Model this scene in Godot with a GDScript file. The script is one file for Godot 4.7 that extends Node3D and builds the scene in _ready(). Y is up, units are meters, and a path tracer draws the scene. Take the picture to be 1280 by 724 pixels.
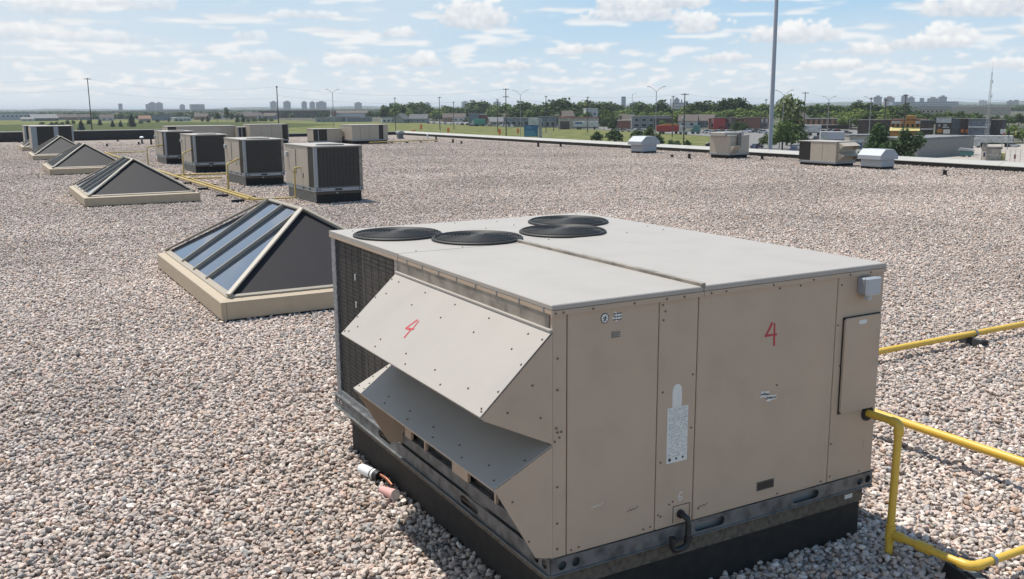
extends Node3D
# The roof of a long warehouse. x runs across the roof, -z runs away along it, y = 0 is the roof deck;
# the corner of the large air conditioner stands at x = 0, z = 0. The streets lie 8.2 m below.

const STREET := -8.2
const EYE := Vector3(-2.03514, 2.34858, 3.28278)
const SIDE := Vector3(0.871464, -0.006924, 0.490411)
const UPWARD := Vector3(0.099075, 0.981772, -0.162195)
const AHEAD := Vector3(0.480349, -0.189935, -0.856265)
const LENS := 1177.03

var taken := {}
var paints := {}
var dice := RandomNumberGenerator.new()


func _ready():
	set_camera()
	set_sky()
	set_sun()
	make_paints()
	build_roof()
	build_land()
	build_main_unit()
	build_skylights()
	build_row_units()
	build_far_units()
	build_vents()
	build_pipes()
	build_litter()
	build_gravel()
	build_trees()
	build_town()
	build_street_things()
	build_skyline()


func set_camera():
	var camera := Camera3D.new()
	camera.name = "camera"
	camera.fov = 34.18
	camera.near = 0.1
	camera.far = 30000.0
	camera.transform = Transform3D(Basis(SIDE, UPWARD, -AHEAD).orthonormalized(), EYE)
	add_child(camera)
	camera.current = true


func set_sun():
	var sun := DirectionalLight3D.new()
	sun.name = "sun"
	sun.light_energy = 1.6
	sun.light_color = Color(1.0, 0.982, 0.95)
	sun.light_angular_distance = 0.55
	sun.shadow_enabled = true
	add_child(sun)
	sun.look_at_from_position(Vector3.ZERO, Vector3(0.16, -1.0, 0.39), Vector3.UP)


func set_sky():
	var world := WorldEnvironment.new()
	world.name = "world_environment"
	var e := Environment.new()
	e.background_mode = Environment.BG_SKY
	e.tonemap_mode = Environment.TONE_MAPPER_LINEAR
	e.tonemap_exposure = 1.14
	e.sdfgi_enabled = true
	e.ssao_enabled = true
	e.ssil_enabled = true
	var m := PanoramaSkyMaterial.new()
	m.panorama = ImageTexture.create_from_image(sky_picture())
	m.energy_multiplier = 0.87
	e.sky = Sky.new()
	e.sky.sky_material = m
	e.fog_enabled = true
	e.fog_density = 0.00011
	e.fog_light_color = Color(0.90, 0.93, 0.96)
	world.environment = e
	add_child(world)


# ---------------------------------------------------------------- sky: air, a thin veil, and fair-weather cumulus
# each cumulus: compass bearing from straight ahead, height of its flat base, half width, height (degrees)
const CUMULUS := [
	[-2.2, 4.95, 2.55, 1.55], [-25.0, 5.25, 2.4, 0.95], [-20.3, 5.6, 1.7, 0.9], [-19.6, 6.75, 1.6, 0.6],
	[7.6, 5.1, 3.3, 0.85], [6.4, 5.7, 1.8, 0.8], [9.2, 5.75, 2.6, 0.9], [10.9, 4.45, 2.0, 0.95], [26.0, 4.9, 3.6, 1.35], [24.2, 3.3, 1.7, 1.15],
	[22.9, 3.15, 2.6, 0.6], [16.2, 3.75, 3.1, 1.0], [14.4, 5.9, 1.8, 0.35], [29.0, 3.6, 1.9, 0.5],
	[-26.5, 3.9, 3.9, 0.75], [-22.6, 3.75, 2.6, 0.55], [-14.9, 4.0, 1.0, 0.5], [-14.6, 2.75, 1.6, 0.65],
	[-5.4, 2.6, 1.3, 0.8], [-9.0, 2.65, 1.9, 0.5], [4.0, 3.25, 1.5, 0.45], [0.2, 2.3, 1.1, 0.5],
	[-6.6, 4.2, 1.6, 0.5], [20.2, 2.9, 1.6, 0.5], [-12.0, 5.2, 2.0, 0.4], [12.5, 2.6, 1.7, 0.5], [18.4, 2.1, 2.4, 0.45], [27.6, 1.95, 2.2, 0.5],
]
var puffs := FastNoiseLite.new()
var veil := FastNoiseLite.new()
var drifts := FastNoiseLite.new()


func air(el: float) -> Color:
	# clear air without sun, from a pale horizon to a deep zenith
	var t := clampf(el / 90.0, 0.0, 1.0)
	var low := Color(0.835, 0.90, 0.945)
	var mid := Color(0.585, 0.785, 0.94)
	var high := Color(0.35, 0.49, 0.69)
	return low.lerp(mid, smoothstep(0.0, 0.10, t)).lerp(high, smoothstep(0.07, 0.75, t))


func sky_colour(az: float, el: float) -> Color:
	var c := air(el)
	# thin high veil, thicker to the left of the view
	var a := deg_to_rad(az)
	var p := Vector3(sin(a), el * 0.10, -cos(a))
	var v := veil.get_noise_3dv(p * Vector3(2.2, 1.6, 2.2))
	var share := clampf(0.52 - 0.80 * sin(a - 0.05) + 0.50 * v, 0.0, 1.0) * smoothstep(75.0, 8.0, el)
	c = c.lerp(Color(0.905, 0.925, 0.945), 0.80 * share)
	# rows of small distant cumulus, finer towards the horizon
	var fine := smoothstep(4.6, 1.2, el)
	var q := Vector3(sin(a), 0.0, -cos(a)) * 57.3
	var n1 := drifts.get_noise_3d(q.x * 0.46, el * 3.3, q.z * 0.46)
	var n2 := drifts.get_noise_3d(q.x * 1.5, el * 6.0 + 40.0, q.z * 1.5)
	var n := lerpf(n1, n2, fine)
	var cover := lerpf(0.16, 0.02, smoothstep(7.0, 1.5, el)) + 0.10 * smoothstep(8.0, 60.0, el) + 0.10 * sin(a - 0.1)
	var d := smoothstep(cover, cover + 0.24, n) * smoothstep(0.15, 1.4, el)
	var below := drifts.get_noise_3d(q.x * lerpf(0.46, 1.5, fine), (el - 0.12) * lerpf(3.3, 6.0, fine) + 40.0 * fine, q.z * lerpf(0.46, 1.5, fine))
	var lit := clampf(0.62 + 1.6 * (n - below), 0.0, 1.0)
	c = c.lerp(Color(0.845, 0.87, 0.905).lerp(Color(0.99, 0.985, 0.98), lit), 0.80 * d)
	# the large near cumulus
	if el < 12.0:
		for k in CUMULUS:
			var dx: float = (az - k[0]) / k[2]
			if absf(dx) > 1.25:
				continue
			var dy: float = (el - k[1]) / k[3]
			if dy < -0.4 or dy > 1.5:
				continue
			var w := puffs.get_noise_3d(az * 7.0, el * 9.0, k[0] * 3.0)
			var w2 := puffs.get_noise_3d(az * 2.4, el * 3.0, k[0] * 5.0 + 9.0)
			var body := 1.0 - dx * dx - (dy * dy if dy > 0.0 else dy * dy * 9.0)
			var o := smoothstep(0.02, 0.30, body * 0.75 + 0.42 * w + 0.60 * w2)
			var light := clampf(0.34 + 0.75 * dy + 0.40 * w + 0.45 * w2, 0.0, 1.0)
			c = c.lerp(Color(0.815, 0.845, 0.885).lerp(Color(1.0, 0.998, 0.994), light), o * lerpf(0.62, 0.95, smoothstep(-15.0, -2.0, az)))
	return c


func sky_picture() -> Image:
	puffs.seed = 4
	puffs.frequency = 0.28
	puffs.fractal_octaves = 4
	veil.seed = 12
	veil.frequency = 0.8
	veil.fractal_octaves = 4
	drifts.seed = 23
	drifts.frequency = 0.35
	drifts.fractal_octaves = 3
	var heading := rad_to_deg(atan2(AHEAD.x, -AHEAD.z))
	var coarse := Image.create_empty(1024, 512, false, Image.FORMAT_RGB8)
	for y in 300:
		var el := 90.0 - (y + 0.5) / 512.0 * 180.0
		for x in 1024:
			var az := wrapf((x + 0.5) / 1024.0 * 360.0 - heading, -180.0, 180.0)
			coarse.set_pixel(x, y, sky_colour(az, maxf(el, 0.0)))
	coarse.fill_rect(Rect2i(0, 257, 1024, 255), Color(0.52, 0.52, 0.50))
	coarse.resize(4096, 2048, Image.INTERPOLATE_BILINEAR)
	var rows := 160
	var band := PackedByteArray()
	band.resize(4096 * rows * 3)
	var at := 0
	for y in rows:
		var el := (rows - y - 0.5) / 2048.0 * 180.0
		for x in 4096:
			var az := wrapf((x + 0.5) / 4096.0 * 360.0 - heading, -180.0, 180.0)
			var c := sky_colour(az, el)
			band[at] = int(clampf(c.r, 0.0, 1.0) * 255.0)
			band[at + 1] = int(clampf(c.g, 0.0, 1.0) * 255.0)
			band[at + 2] = int(clampf(c.b, 0.0, 1.0) * 255.0)
			at += 3
	coarse.blit_rect(Image.create_from_data(4096, rows, false, Image.FORMAT_RGB8, band), Rect2i(0, 0, 4096, rows), Vector2i(0, 1024 - rows))
	return coarse


# ---------------------------------------------------------------- places
func on_street(px: float, py: float) -> Vector3:
	# where the line of sight of a point of the photograph meets the level of the streets
	var d := AHEAD + SIDE * ((px - 640.0) / LENS) - UPWARD * ((py - 362.0) / LENS)
	return EYE + d * ((STREET - EYE.y) / d.y)


func away(px: float, metres: float) -> Vector3:
	# the point of the street level so far ahead on a bearing
	var d := AHEAD + SIDE * ((px - 640.0) / LENS) - UPWARD * ((140.0 - 362.0) / LENS)
	d.y = 0.0
	d *= metres / (d.x * AHEAD.x + d.z * AHEAD.z) * sqrt(AHEAD.x * AHEAD.x + AHEAD.z * AHEAD.z)
	return Vector3(EYE.x + d.x, STREET, EYE.z + d.z)


func size_of(pixels: float, at: Vector3) -> float:
	return pixels * (at - EYE).dot(AHEAD) / LENS


func facing(at: Vector3, off := 0.0) -> float:
	# the turn with which a thing's +z side looks back to the roof
	return atan2(EYE.x - at.x, EYE.z - at.z) + deg_to_rad(off)


# ---------------------------------------------------------------- building meshes
class Solid:
	var v := PackedVector3Array()
	var n := PackedVector3Array()
	var c := PackedColorArray()
	var uv := PackedVector2Array()
	var tint := Color.WHITE

	func tri(a: Vector3, b: Vector3, d: Vector3, na: Vector3, nb: Vector3, nd: Vector3):
		if (b - a).cross(d - a).dot(na + nb + nd) > 0.0:
			v.append_array([a, d, b])
			n.append_array([na, nd, nb])
		else:
			v.append_array([a, b, d])
			n.append_array([na, nb, nd])
		c.append_array([tint, tint, tint])

	func face(points: Array, outward: Vector3):
		var m: Vector3 = Vector3.ZERO
		for i in range(1, points.size() - 1):
			m += (points[i] - points[0]).cross(points[i + 1] - points[0])
		m = m.normalized()
		if m.dot(outward) < 0.0:
			m = -m
		for i in range(1, points.size() - 1):
			tri(points[0], points[i], points[i + 1], m, m, m)

	func quad_uv(a: Vector3, b: Vector3, d: Vector3, e: Vector3, outward: Vector3):
		# a lower left, b lower right, d upper right, e upper left, with texture coordinates
		var m := outward.normalized()
		for t in [[a, d, b, Vector2(0, 1), Vector2(1, 0), Vector2(1, 1)], [a, e, d, Vector2(0, 1), Vector2(0, 0), Vector2(1, 0)]]:
			v.append_array([t[0], t[1], t[2]])
			n.append_array([m, m, m])
			c.append_array([tint, tint, tint])
			uv.append_array([t[3], t[4], t[5]])

	func box(mid: Vector3, size: Vector3, bevel := 0.0, turn := Basis()):
		var h := size / 2.0
		var b := minf(bevel, minf(h.x, minf(h.y, h.z)) * 0.9)
		for axis in 3:
			var p := (axis + 1) % 3
			var q := (axis + 2) % 3
			for s in [-1.0, 1.0]:
				var pts := []
				for k in [[-1, -1], [1, -1], [1, 1], [-1, 1]]:
					var w := Vector3.ZERO
					w[axis] = s * h[axis]
					w[p] = k[0] * (h[p] - b)
					w[q] = k[1] * (h[q] - b)
					pts.append(mid + turn * w)
				var o := Vector3.ZERO
				o[axis] = s
				face(pts, turn * o)
			if b > 0.0:
				for s in [-1.0, 1.0]:
					for t in [-1.0, 1.0]:
						var e := []
						for k in [[0, -1], [0, 1], [1, 1], [1, -1]]:
							var w := Vector3.ZERO
							w[axis] = k[1] * (h[axis] - b)
							w[p] = s * (h[p] - (b if k[0] == 0 else 0.0))
							w[q] = t * (h[q] - (0.0 if k[0] == 0 else b))
							e.append(mid + turn * w)
						var o := Vector3.ZERO
						o[p] = s
						o[q] = t
						face(e, turn * o)
		if b > 0.0:
			for x in [-1.0, 1.0]:
				for y in [-1.0, 1.0]:
					for z in [-1.0, 1.0]:
						face([mid + turn * Vector3(x * h.x, y * (h.y - b), z * (h.z - b)), mid + turn * Vector3(x * (h.x - b), y * h.y, z * (h.z - b)), mid + turn * Vector3(x * (h.x - b), y * (h.y - b), z * h.z)], turn * Vector3(x, y, z))

	func span(lo: Vector3, hi: Vector3, bevel := 0.0):
		box((lo + hi) / 2.0, (hi - lo).abs(), bevel)

	func tube(path: Array, r: float, sides := 10, caps := true, r_end := -1.0):
		var rings := []
		var normals := []
		var ref := Vector3.ZERO
		for i in path.size():
			var din: Vector3 = (path[i] - path[maxi(i - 1, 0)]).normalized() if i > 0 else (path[1] - path[0]).normalized()
			var dout: Vector3 = (path[i + 1] - path[i]).normalized() if i < path.size() - 1 else din
			var t: Vector3 = (din + dout).normalized()
			if ref == Vector3.ZERO:
				ref = t.cross(Vector3.UP if absf(t.y) < 0.9 else Vector3.RIGHT).normalized()
			ref = (ref - t * ref.dot(t)).normalized()
			var w := t.cross(ref)
			var rr := r if r_end < 0.0 else lerpf(r, r_end, float(i) / (path.size() - 1))
			var ring := []
			var nr := []
			for k in sides:
				var a := TAU * k / sides
				var o: Vector3 = ref * cos(a) + w * sin(a)
				nr.append(o)
				ring.append(path[i] + o * rr)
			rings.append(ring)
			normals.append(nr)
		for i in path.size() - 1:
			for k in sides:
				var l := (k + 1) % sides
				tri(rings[i][k], rings[i][l], rings[i + 1][l], normals[i][k], normals[i][l], normals[i + 1][l])
				tri(rings[i][k], rings[i + 1][l], rings[i + 1][k], normals[i][k], normals[i + 1][l], normals[i + 1][k])
		if caps:
			face(rings[0], path[0] - path[1])
			face(rings[-1], path[-1] - path[-2])

	func lathe(base: Vector3, profile: Array, sides := 20, turn := Basis()):
		# profile: [radius, height] pairs from below; each step has its own flat or curved band
		for i in profile.size() - 1:
			var p: Array = profile[i]
			var q: Array = profile[i + 1]
			var slope := Vector2(q[1] - p[1], p[0] - q[0]).normalized()
			for k in sides:
				var a := TAU * k / sides
				var b := TAU * (k + 1) / sides
				var da := Vector3(cos(a), 0, sin(a))
				var db := Vector3(cos(b), 0, sin(b))
				var na: Vector3 = turn * (da * slope.x + Vector3.UP * slope.y)
				var nb: Vector3 = turn * (db * slope.x + Vector3.UP * slope.y)
				var a0: Vector3 = base + turn * (da * p[0] + Vector3.UP * p[1])
				var b0: Vector3 = base + turn * (db * p[0] + Vector3.UP * p[1])
				var a1: Vector3 = base + turn * (da * q[0] + Vector3.UP * q[1])
				var b1: Vector3 = base + turn * (db * q[0] + Vector3.UP * q[1])
				if p[0] > 0.0:
					tri(a0, b0, b1, na, nb, nb)
				if q[0] > 0.0:
					tri(a0, b1, a1, na, nb, na)

	func extrude(outline: PackedVector2Array, origin: Vector3, ax: Vector3, ay: Vector3, depth: Vector3):
		var o := outline
		var flat := Geometry2D.triangulate_polygon(o)
		for s in [0.0, 1.0]:
			for i in range(0, flat.size(), 3):
				var pts := []
				for k in 3:
					pts.append(origin + ax * o[flat[i + k]].x + ay * o[flat[i + k]].y + depth * s)
				face(pts, depth * (s * 2.0 - 1.0))
		var turned := 1.0 if Geometry2D.is_polygon_clockwise(o) else -1.0
		for i in o.size():
			var a := o[i]
			var b := o[(i + 1) % o.size()]
			var e := (b - a)
			var out := Vector2(-e.y, e.x) * turned
			var pa := origin + ax * a.x + ay * a.y
			var pb := origin + ax * b.x + ay * b.y
			face([pa, pb, pb + depth, pa + depth], ax * out.x + ay * out.y)

	func sheet(a: Vector3, b: Vector3, d: Vector3, e: Vector3, thick: float, outward: Vector3):
		# a flat sheet of metal with an edge all round
		var m := (b - a).cross(e - a).normalized()
		if m.dot(outward) < 0.0:
			m = -m
		var t := m * thick
		face([a, b, d, e], m)
		face([a - t, b - t, d - t, e - t], -m)
		var mid := (a + b + d + e) / 4.0
		var ring := [a, b, d, e]
		for i in 4:
			var p: Vector3 = ring[i]
			var q: Vector3 = ring[(i + 1) % 4]
			face([p, q, q - t, p - t], (p + q) / 2.0 - mid)

	func plate(cell: PackedVector2Array, hole: PackedVector2Array, origin: Vector3, ax: Vector3, ay: Vector3, depth: Vector3):
		# a convex plate with one convex hole through it
		var mid := Vector2.ZERO
		for p in hole:
			mid += p / hole.size()
		var angles := []
		for p in cell:
			angles.append((p - mid).angle())
		for p in hole:
			angles.append((p - mid).angle())
		angles.sort()
		var inner := []
		var outer := []
		for a in angles:
			var ray := mid + Vector2.from_angle(a) * 50.0
			inner.append(_edge(hole, mid, ray))
			outer.append(_edge(cell, mid, ray))
		for i in angles.size():
			var j := (i + 1) % angles.size()
			var q := [inner[i], inner[j], outer[j], outer[i]]
			var w := []
			for p in q:
				w.append(origin + ax * p.x + ay * p.y)
			face(w, -depth)
			face([w[0] + depth, w[1] + depth, w[2] + depth, w[3] + depth], depth)
			var u: Vector2 = (mid - (inner[i] + inner[j]) / 2.0)
			face([w[0], w[1], w[1] + depth, w[0] + depth], ax * u.x + ay * u.y)

	func rim(cell: PackedVector2Array, origin: Vector3, ax: Vector3, ay: Vector3, depth: Vector3):
		var mid := Vector2.ZERO
		for p in cell:
			mid += p / cell.size()
		for i in cell.size():
			var a := cell[i]
			var b := cell[(i + 1) % cell.size()]
			var o := (a + b) / 2.0 - mid
			var pa := origin + ax * a.x + ay * a.y
			var pb := origin + ax * b.x + ay * b.y
			face([pa, pb, pb + depth, pa + depth], ax * o.x + ay * o.y)

	func _edge(loop: PackedVector2Array, from: Vector2, to: Vector2) -> Vector2:
		for i in loop.size():
			var hit = Geometry2D.segment_intersects_segment(from, to, loop[i], loop[(i + 1) % loop.size()])
			if hit != null:
				return hit
		var best := loop[0]
		for p in loop:
			if absf((p - from).angle_to(to - from)) < absf((best - from).angle_to(to - from)):
				best = p
		return best

	func mesh(shift := Vector3.ZERO, coloured := false) -> ArrayMesh:
		var out := PackedVector3Array()
		out.resize(v.size())
		for i in v.size():
			out[i] = v[i] - shift
		var a := []
		a.resize(Mesh.ARRAY_MAX)
		a[Mesh.ARRAY_VERTEX] = out
		a[Mesh.ARRAY_NORMAL] = n
		if uv.size() == v.size() and v.size() > 0:
			a[Mesh.ARRAY_TEX_UV] = uv
		if coloured:
			a[Mesh.ARRAY_COLOR] = c
		var m := ArrayMesh.new()
		m.add_surface_from_arrays(Mesh.PRIMITIVE_TRIANGLES, a)
		return m


static func ring_points(mid: Vector2, r: float, count: int, rx := -1.0) -> PackedVector2Array:
	var p := PackedVector2Array()
	for k in count:
		var a := TAU * k / count
		p.append(mid + Vector2(cos(a) * (r if rx < 0.0 else rx), sin(a) * r))
	return p


static func slot_points(mid: Vector2, w: float, h: float) -> PackedVector2Array:
	var p := PackedVector2Array()
	var r := h / 2.0
	for k in 9:
		var a := -PI / 2 + PI * k / 8
		p.append(mid + Vector2(w / 2 - r + cos(a) * r, sin(a) * r))
	for k in 9:
		var a := PI / 2 + PI * k / 8
		p.append(mid + Vector2(-w / 2 + r + cos(a) * r, sin(a) * r))
	return p


func numbered(called: String) -> String:
	taken[called] = taken.get(called, -1) + 1
	return called if taken[called] == 0 else "%s_%03d" % [called, taken[called]]


func tag(o: Node, label := "", category := "", group := "", kind := ""):
	if label:
		o.set_meta("label", label)
	if category:
		o.set_meta("category", category)
	if group:
		o.set_meta("group", group)
	if kind:
		o.set_meta("kind", kind)
	return o


func thing(called: String, label: String, category: String, at := Vector3.ZERO, turn := 0.0, group := "") -> Node3D:
	var o := Node3D.new()
	o.name = numbered(called)
	add_child(o)
	o.position = at
	o.rotation.y = turn
	tag(o, label, category, group)
	return o


func part(called: String, s: Solid, m: Material, parent: Node3D, coloured := false) -> MeshInstance3D:
	# the shape is given in the axes of its parent
	var o := MeshInstance3D.new()
	o.mesh = s.mesh(Vector3.ZERO, coloured)
	o.material_override = m
	o.name = called
	parent.add_child(o, true)
	return o


func piece(called: String, s: Solid, m: Material, parent: Node3D) -> MeshInstance3D:
	# the shape is given in the axes of the world; its parent is not turned
	var o := MeshInstance3D.new()
	o.mesh = s.mesh(parent.global_position)
	o.material_override = m
	o.name = called
	parent.add_child(o, true)
	return o


func single(called: String, s: Solid, m: Material, label: String, category: String, group := "", kind := "") -> MeshInstance3D:
	var o := MeshInstance3D.new()
	o.mesh = s.mesh()
	o.material_override = m
	o.name = numbered(called)
	add_child(o)
	tag(o, label, category, group, kind)
	return o


func structure(called: String, s: Solid, m: Material) -> MeshInstance3D:
	return single(called, s, m, "", "", "", "structure")


func copy(o: Node3D, called: String, at: Vector3, turn: float, label: String, group := "") -> Node3D:
	var r: Node3D = o.duplicate()
	r.name = numbered(called)
	add_child(r)
	r.position = at
	r.rotation.y = turn
	tag(r, label, "", group)
	return r


# ---------------------------------------------------------------- materials
func noise(frequency: float, octaves := 3, number := 1, kind := FastNoiseLite.TYPE_SIMPLEX_SMOOTH) -> FastNoiseLite:
	var f := FastNoiseLite.new()
	f.noise_type = kind
	f.frequency = frequency
	f.fractal_octaves = octaves
	f.seed = number
	return f


func ramp(stops: Array) -> Gradient:
	var g := Gradient.new()
	var at := PackedFloat32Array()
	var colours := PackedColorArray()
	for s in stops:
		at.append(s[0])
		colours.append(s[1])
	g.offsets = at
	g.colors = colours
	return g


func picture(f: FastNoiseLite, side: int, stops := [], bump := 0.0) -> NoiseTexture2D:
	var t := NoiseTexture2D.new()
	t.width = side
	t.height = side
	t.seamless = true
	t.noise = f
	if bump > 0.0:
		t.as_normal_map = true
		t.bump_strength = bump
	if stops.size():
		t.color_ramp = ramp(stops)
	return t


func lin(r: float, g: float, b: float) -> Color:
	return Color(r, g, b).linear_to_srgb()


func grey(x: float) -> Color:
	return Color(x, x, x)


var grime: NoiseTexture2D
var speckle: NoiseTexture2D
var dents: NoiseTexture2D


func paint(called: String, r: float, g: float, b: float, rough := 0.6, metal := 0.0, worn := 0.0, scale := 1.0) -> StandardMaterial3D:
	var m := StandardMaterial3D.new()
	m.resource_name = called
	m.albedo_color = lin(r, g, b)
	m.roughness = rough
	m.metallic = metal
	if worn > 0.0:
		m.uv1_triplanar = true
		m.uv1_world_triplanar = true
		m.uv1_scale = Vector3.ONE * scale
		m.albedo_texture = grime if worn < 0.5 else speckle
	paints[called] = m
	return m


func make_paints():
	dice.seed = 11
	grime = picture(noise(0.006, 5, 3), 512, [[0.0, grey(0.955)], [0.45, grey(0.985)], [1.0, grey(1.0)]])
	speckle = picture(noise(0.02, 5, 5), 512, [[0.0, grey(0.62)], [0.5, grey(0.86)], [1.0, grey(1.0)]])
	dents = picture(noise(0.004, 2, 8), 256, [], 2.0)
	var m: StandardMaterial3D = paint("unit beige", 0.40, 0.345, 0.28, 0.5, 0.0, 0.3, 0.9)
	m = paint("tan paint", 0.455, 0.347, 0.256, 0.5, 0.0, 0.3, 0.9)
	m.normal_enabled = true
	m.normal_texture = dents
	m.normal_scale = 0.025
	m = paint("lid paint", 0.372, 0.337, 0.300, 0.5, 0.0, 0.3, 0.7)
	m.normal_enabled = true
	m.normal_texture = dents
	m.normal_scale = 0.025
	paint("curb paint", 0.42, 0.335, 0.235, 0.5, 0.0, 0.3, 1.3)
	paint("bar paint", 0.34, 0.29, 0.225, 0.45, 0.0, 0.3, 1.3)
	paint("weathered tan", 0.36, 0.315, 0.26, 0.55, 0.0, 0.7, 0.6)
	paint("galvanised steel", 0.42, 0.45, 0.48, 0.42, 0.75, 0.7, 3.0)
	paint("dull zinc", 0.20, 0.205, 0.205, 0.5, 0.4, 0.7, 1.0)
	paint("bare steel", 0.24, 0.24, 0.235, 0.6, 0.3)
	paint("black plastic", 0.018, 0.018, 0.019, 0.5)
	paint("black wire", 0.014, 0.014, 0.015, 0.6)
	paint("coil dark", 0.060, 0.054, 0.047, 0.6, 0.0, 0.7, 2.0)
	paint("coil pale", 0.125, 0.108, 0.09, 0.6, 0.0, 0.7, 2.0)  # paler coil tone; on the large unit it carries painted fin shading
	paint("coil wire", 0.05, 0.048, 0.045, 0.45, 0.3)
	paint("membrane", 0.024, 0.020, 0.017, 0.75, 0.0, 0.7, 1.0)
	paint("old timber", 0.16, 0.13, 0.10, 0.8, 0.0, 0.7, 2.0)
	paint("curb sunlit grey", 0.26, 0.255, 0.24, 0.6, 0.2, 0.7, 1.0)  # curb side tone with the sunlight painted in
	paint("yellow paint", 0.66, 0.415, 0.055, 0.42, 0.0, 0.3, 4.0)
	paint("yellow worn", 0.58, 0.42, 0.12, 0.5, 0.0, 0.7, 2.0)
	paint("rubber", 0.015, 0.015, 0.016, 0.7, 0.0, 0.7, 3.0)
	paint("red marker", 0.42, 0.045, 0.055, 0.6)
	paint("white sticker", 0.66, 0.66, 0.63, 0.5, 0.0, 0.3, 9.0)
	paint("faded print", 0.36, 0.37, 0.36, 0.6)
	paint("pale zinc", 0.36, 0.38, 0.405, 0.6, 0.2, 0.3, 0.8)
	paint("black print", 0.03, 0.03, 0.03, 0.6)
	paint("screw head", 0.17, 0.13, 0.10, 0.45, 0.4)
	paint("white paint", 0.74, 0.74, 0.72, 0.5, 0.0, 0.3, 0.5)
	paint("grey plastic", 0.27, 0.28, 0.30, 0.45)
	paint("light grey plastic", 0.42, 0.435, 0.45, 0.4)
	m = paint("acrylic", 0.036, 0.033, 0.034, 0.5, 0.0, 0.3, 0.8)
	m.metallic_specular = 0.25
	m = paint("mirror glazing", 0.17, 0.225, 0.325, 0.03, 0.95)
	paint("copper", 0.25, 0.10, 0.055, 0.4, 0.6)
	paint("pink cup", 0.60, 0.33, 0.30, 0.5)
	paint("pale paper", 0.68, 0.58, 0.52, 0.7)
	paint("green wrapper", 0.09, 0.16, 0.07, 0.4)


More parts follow.
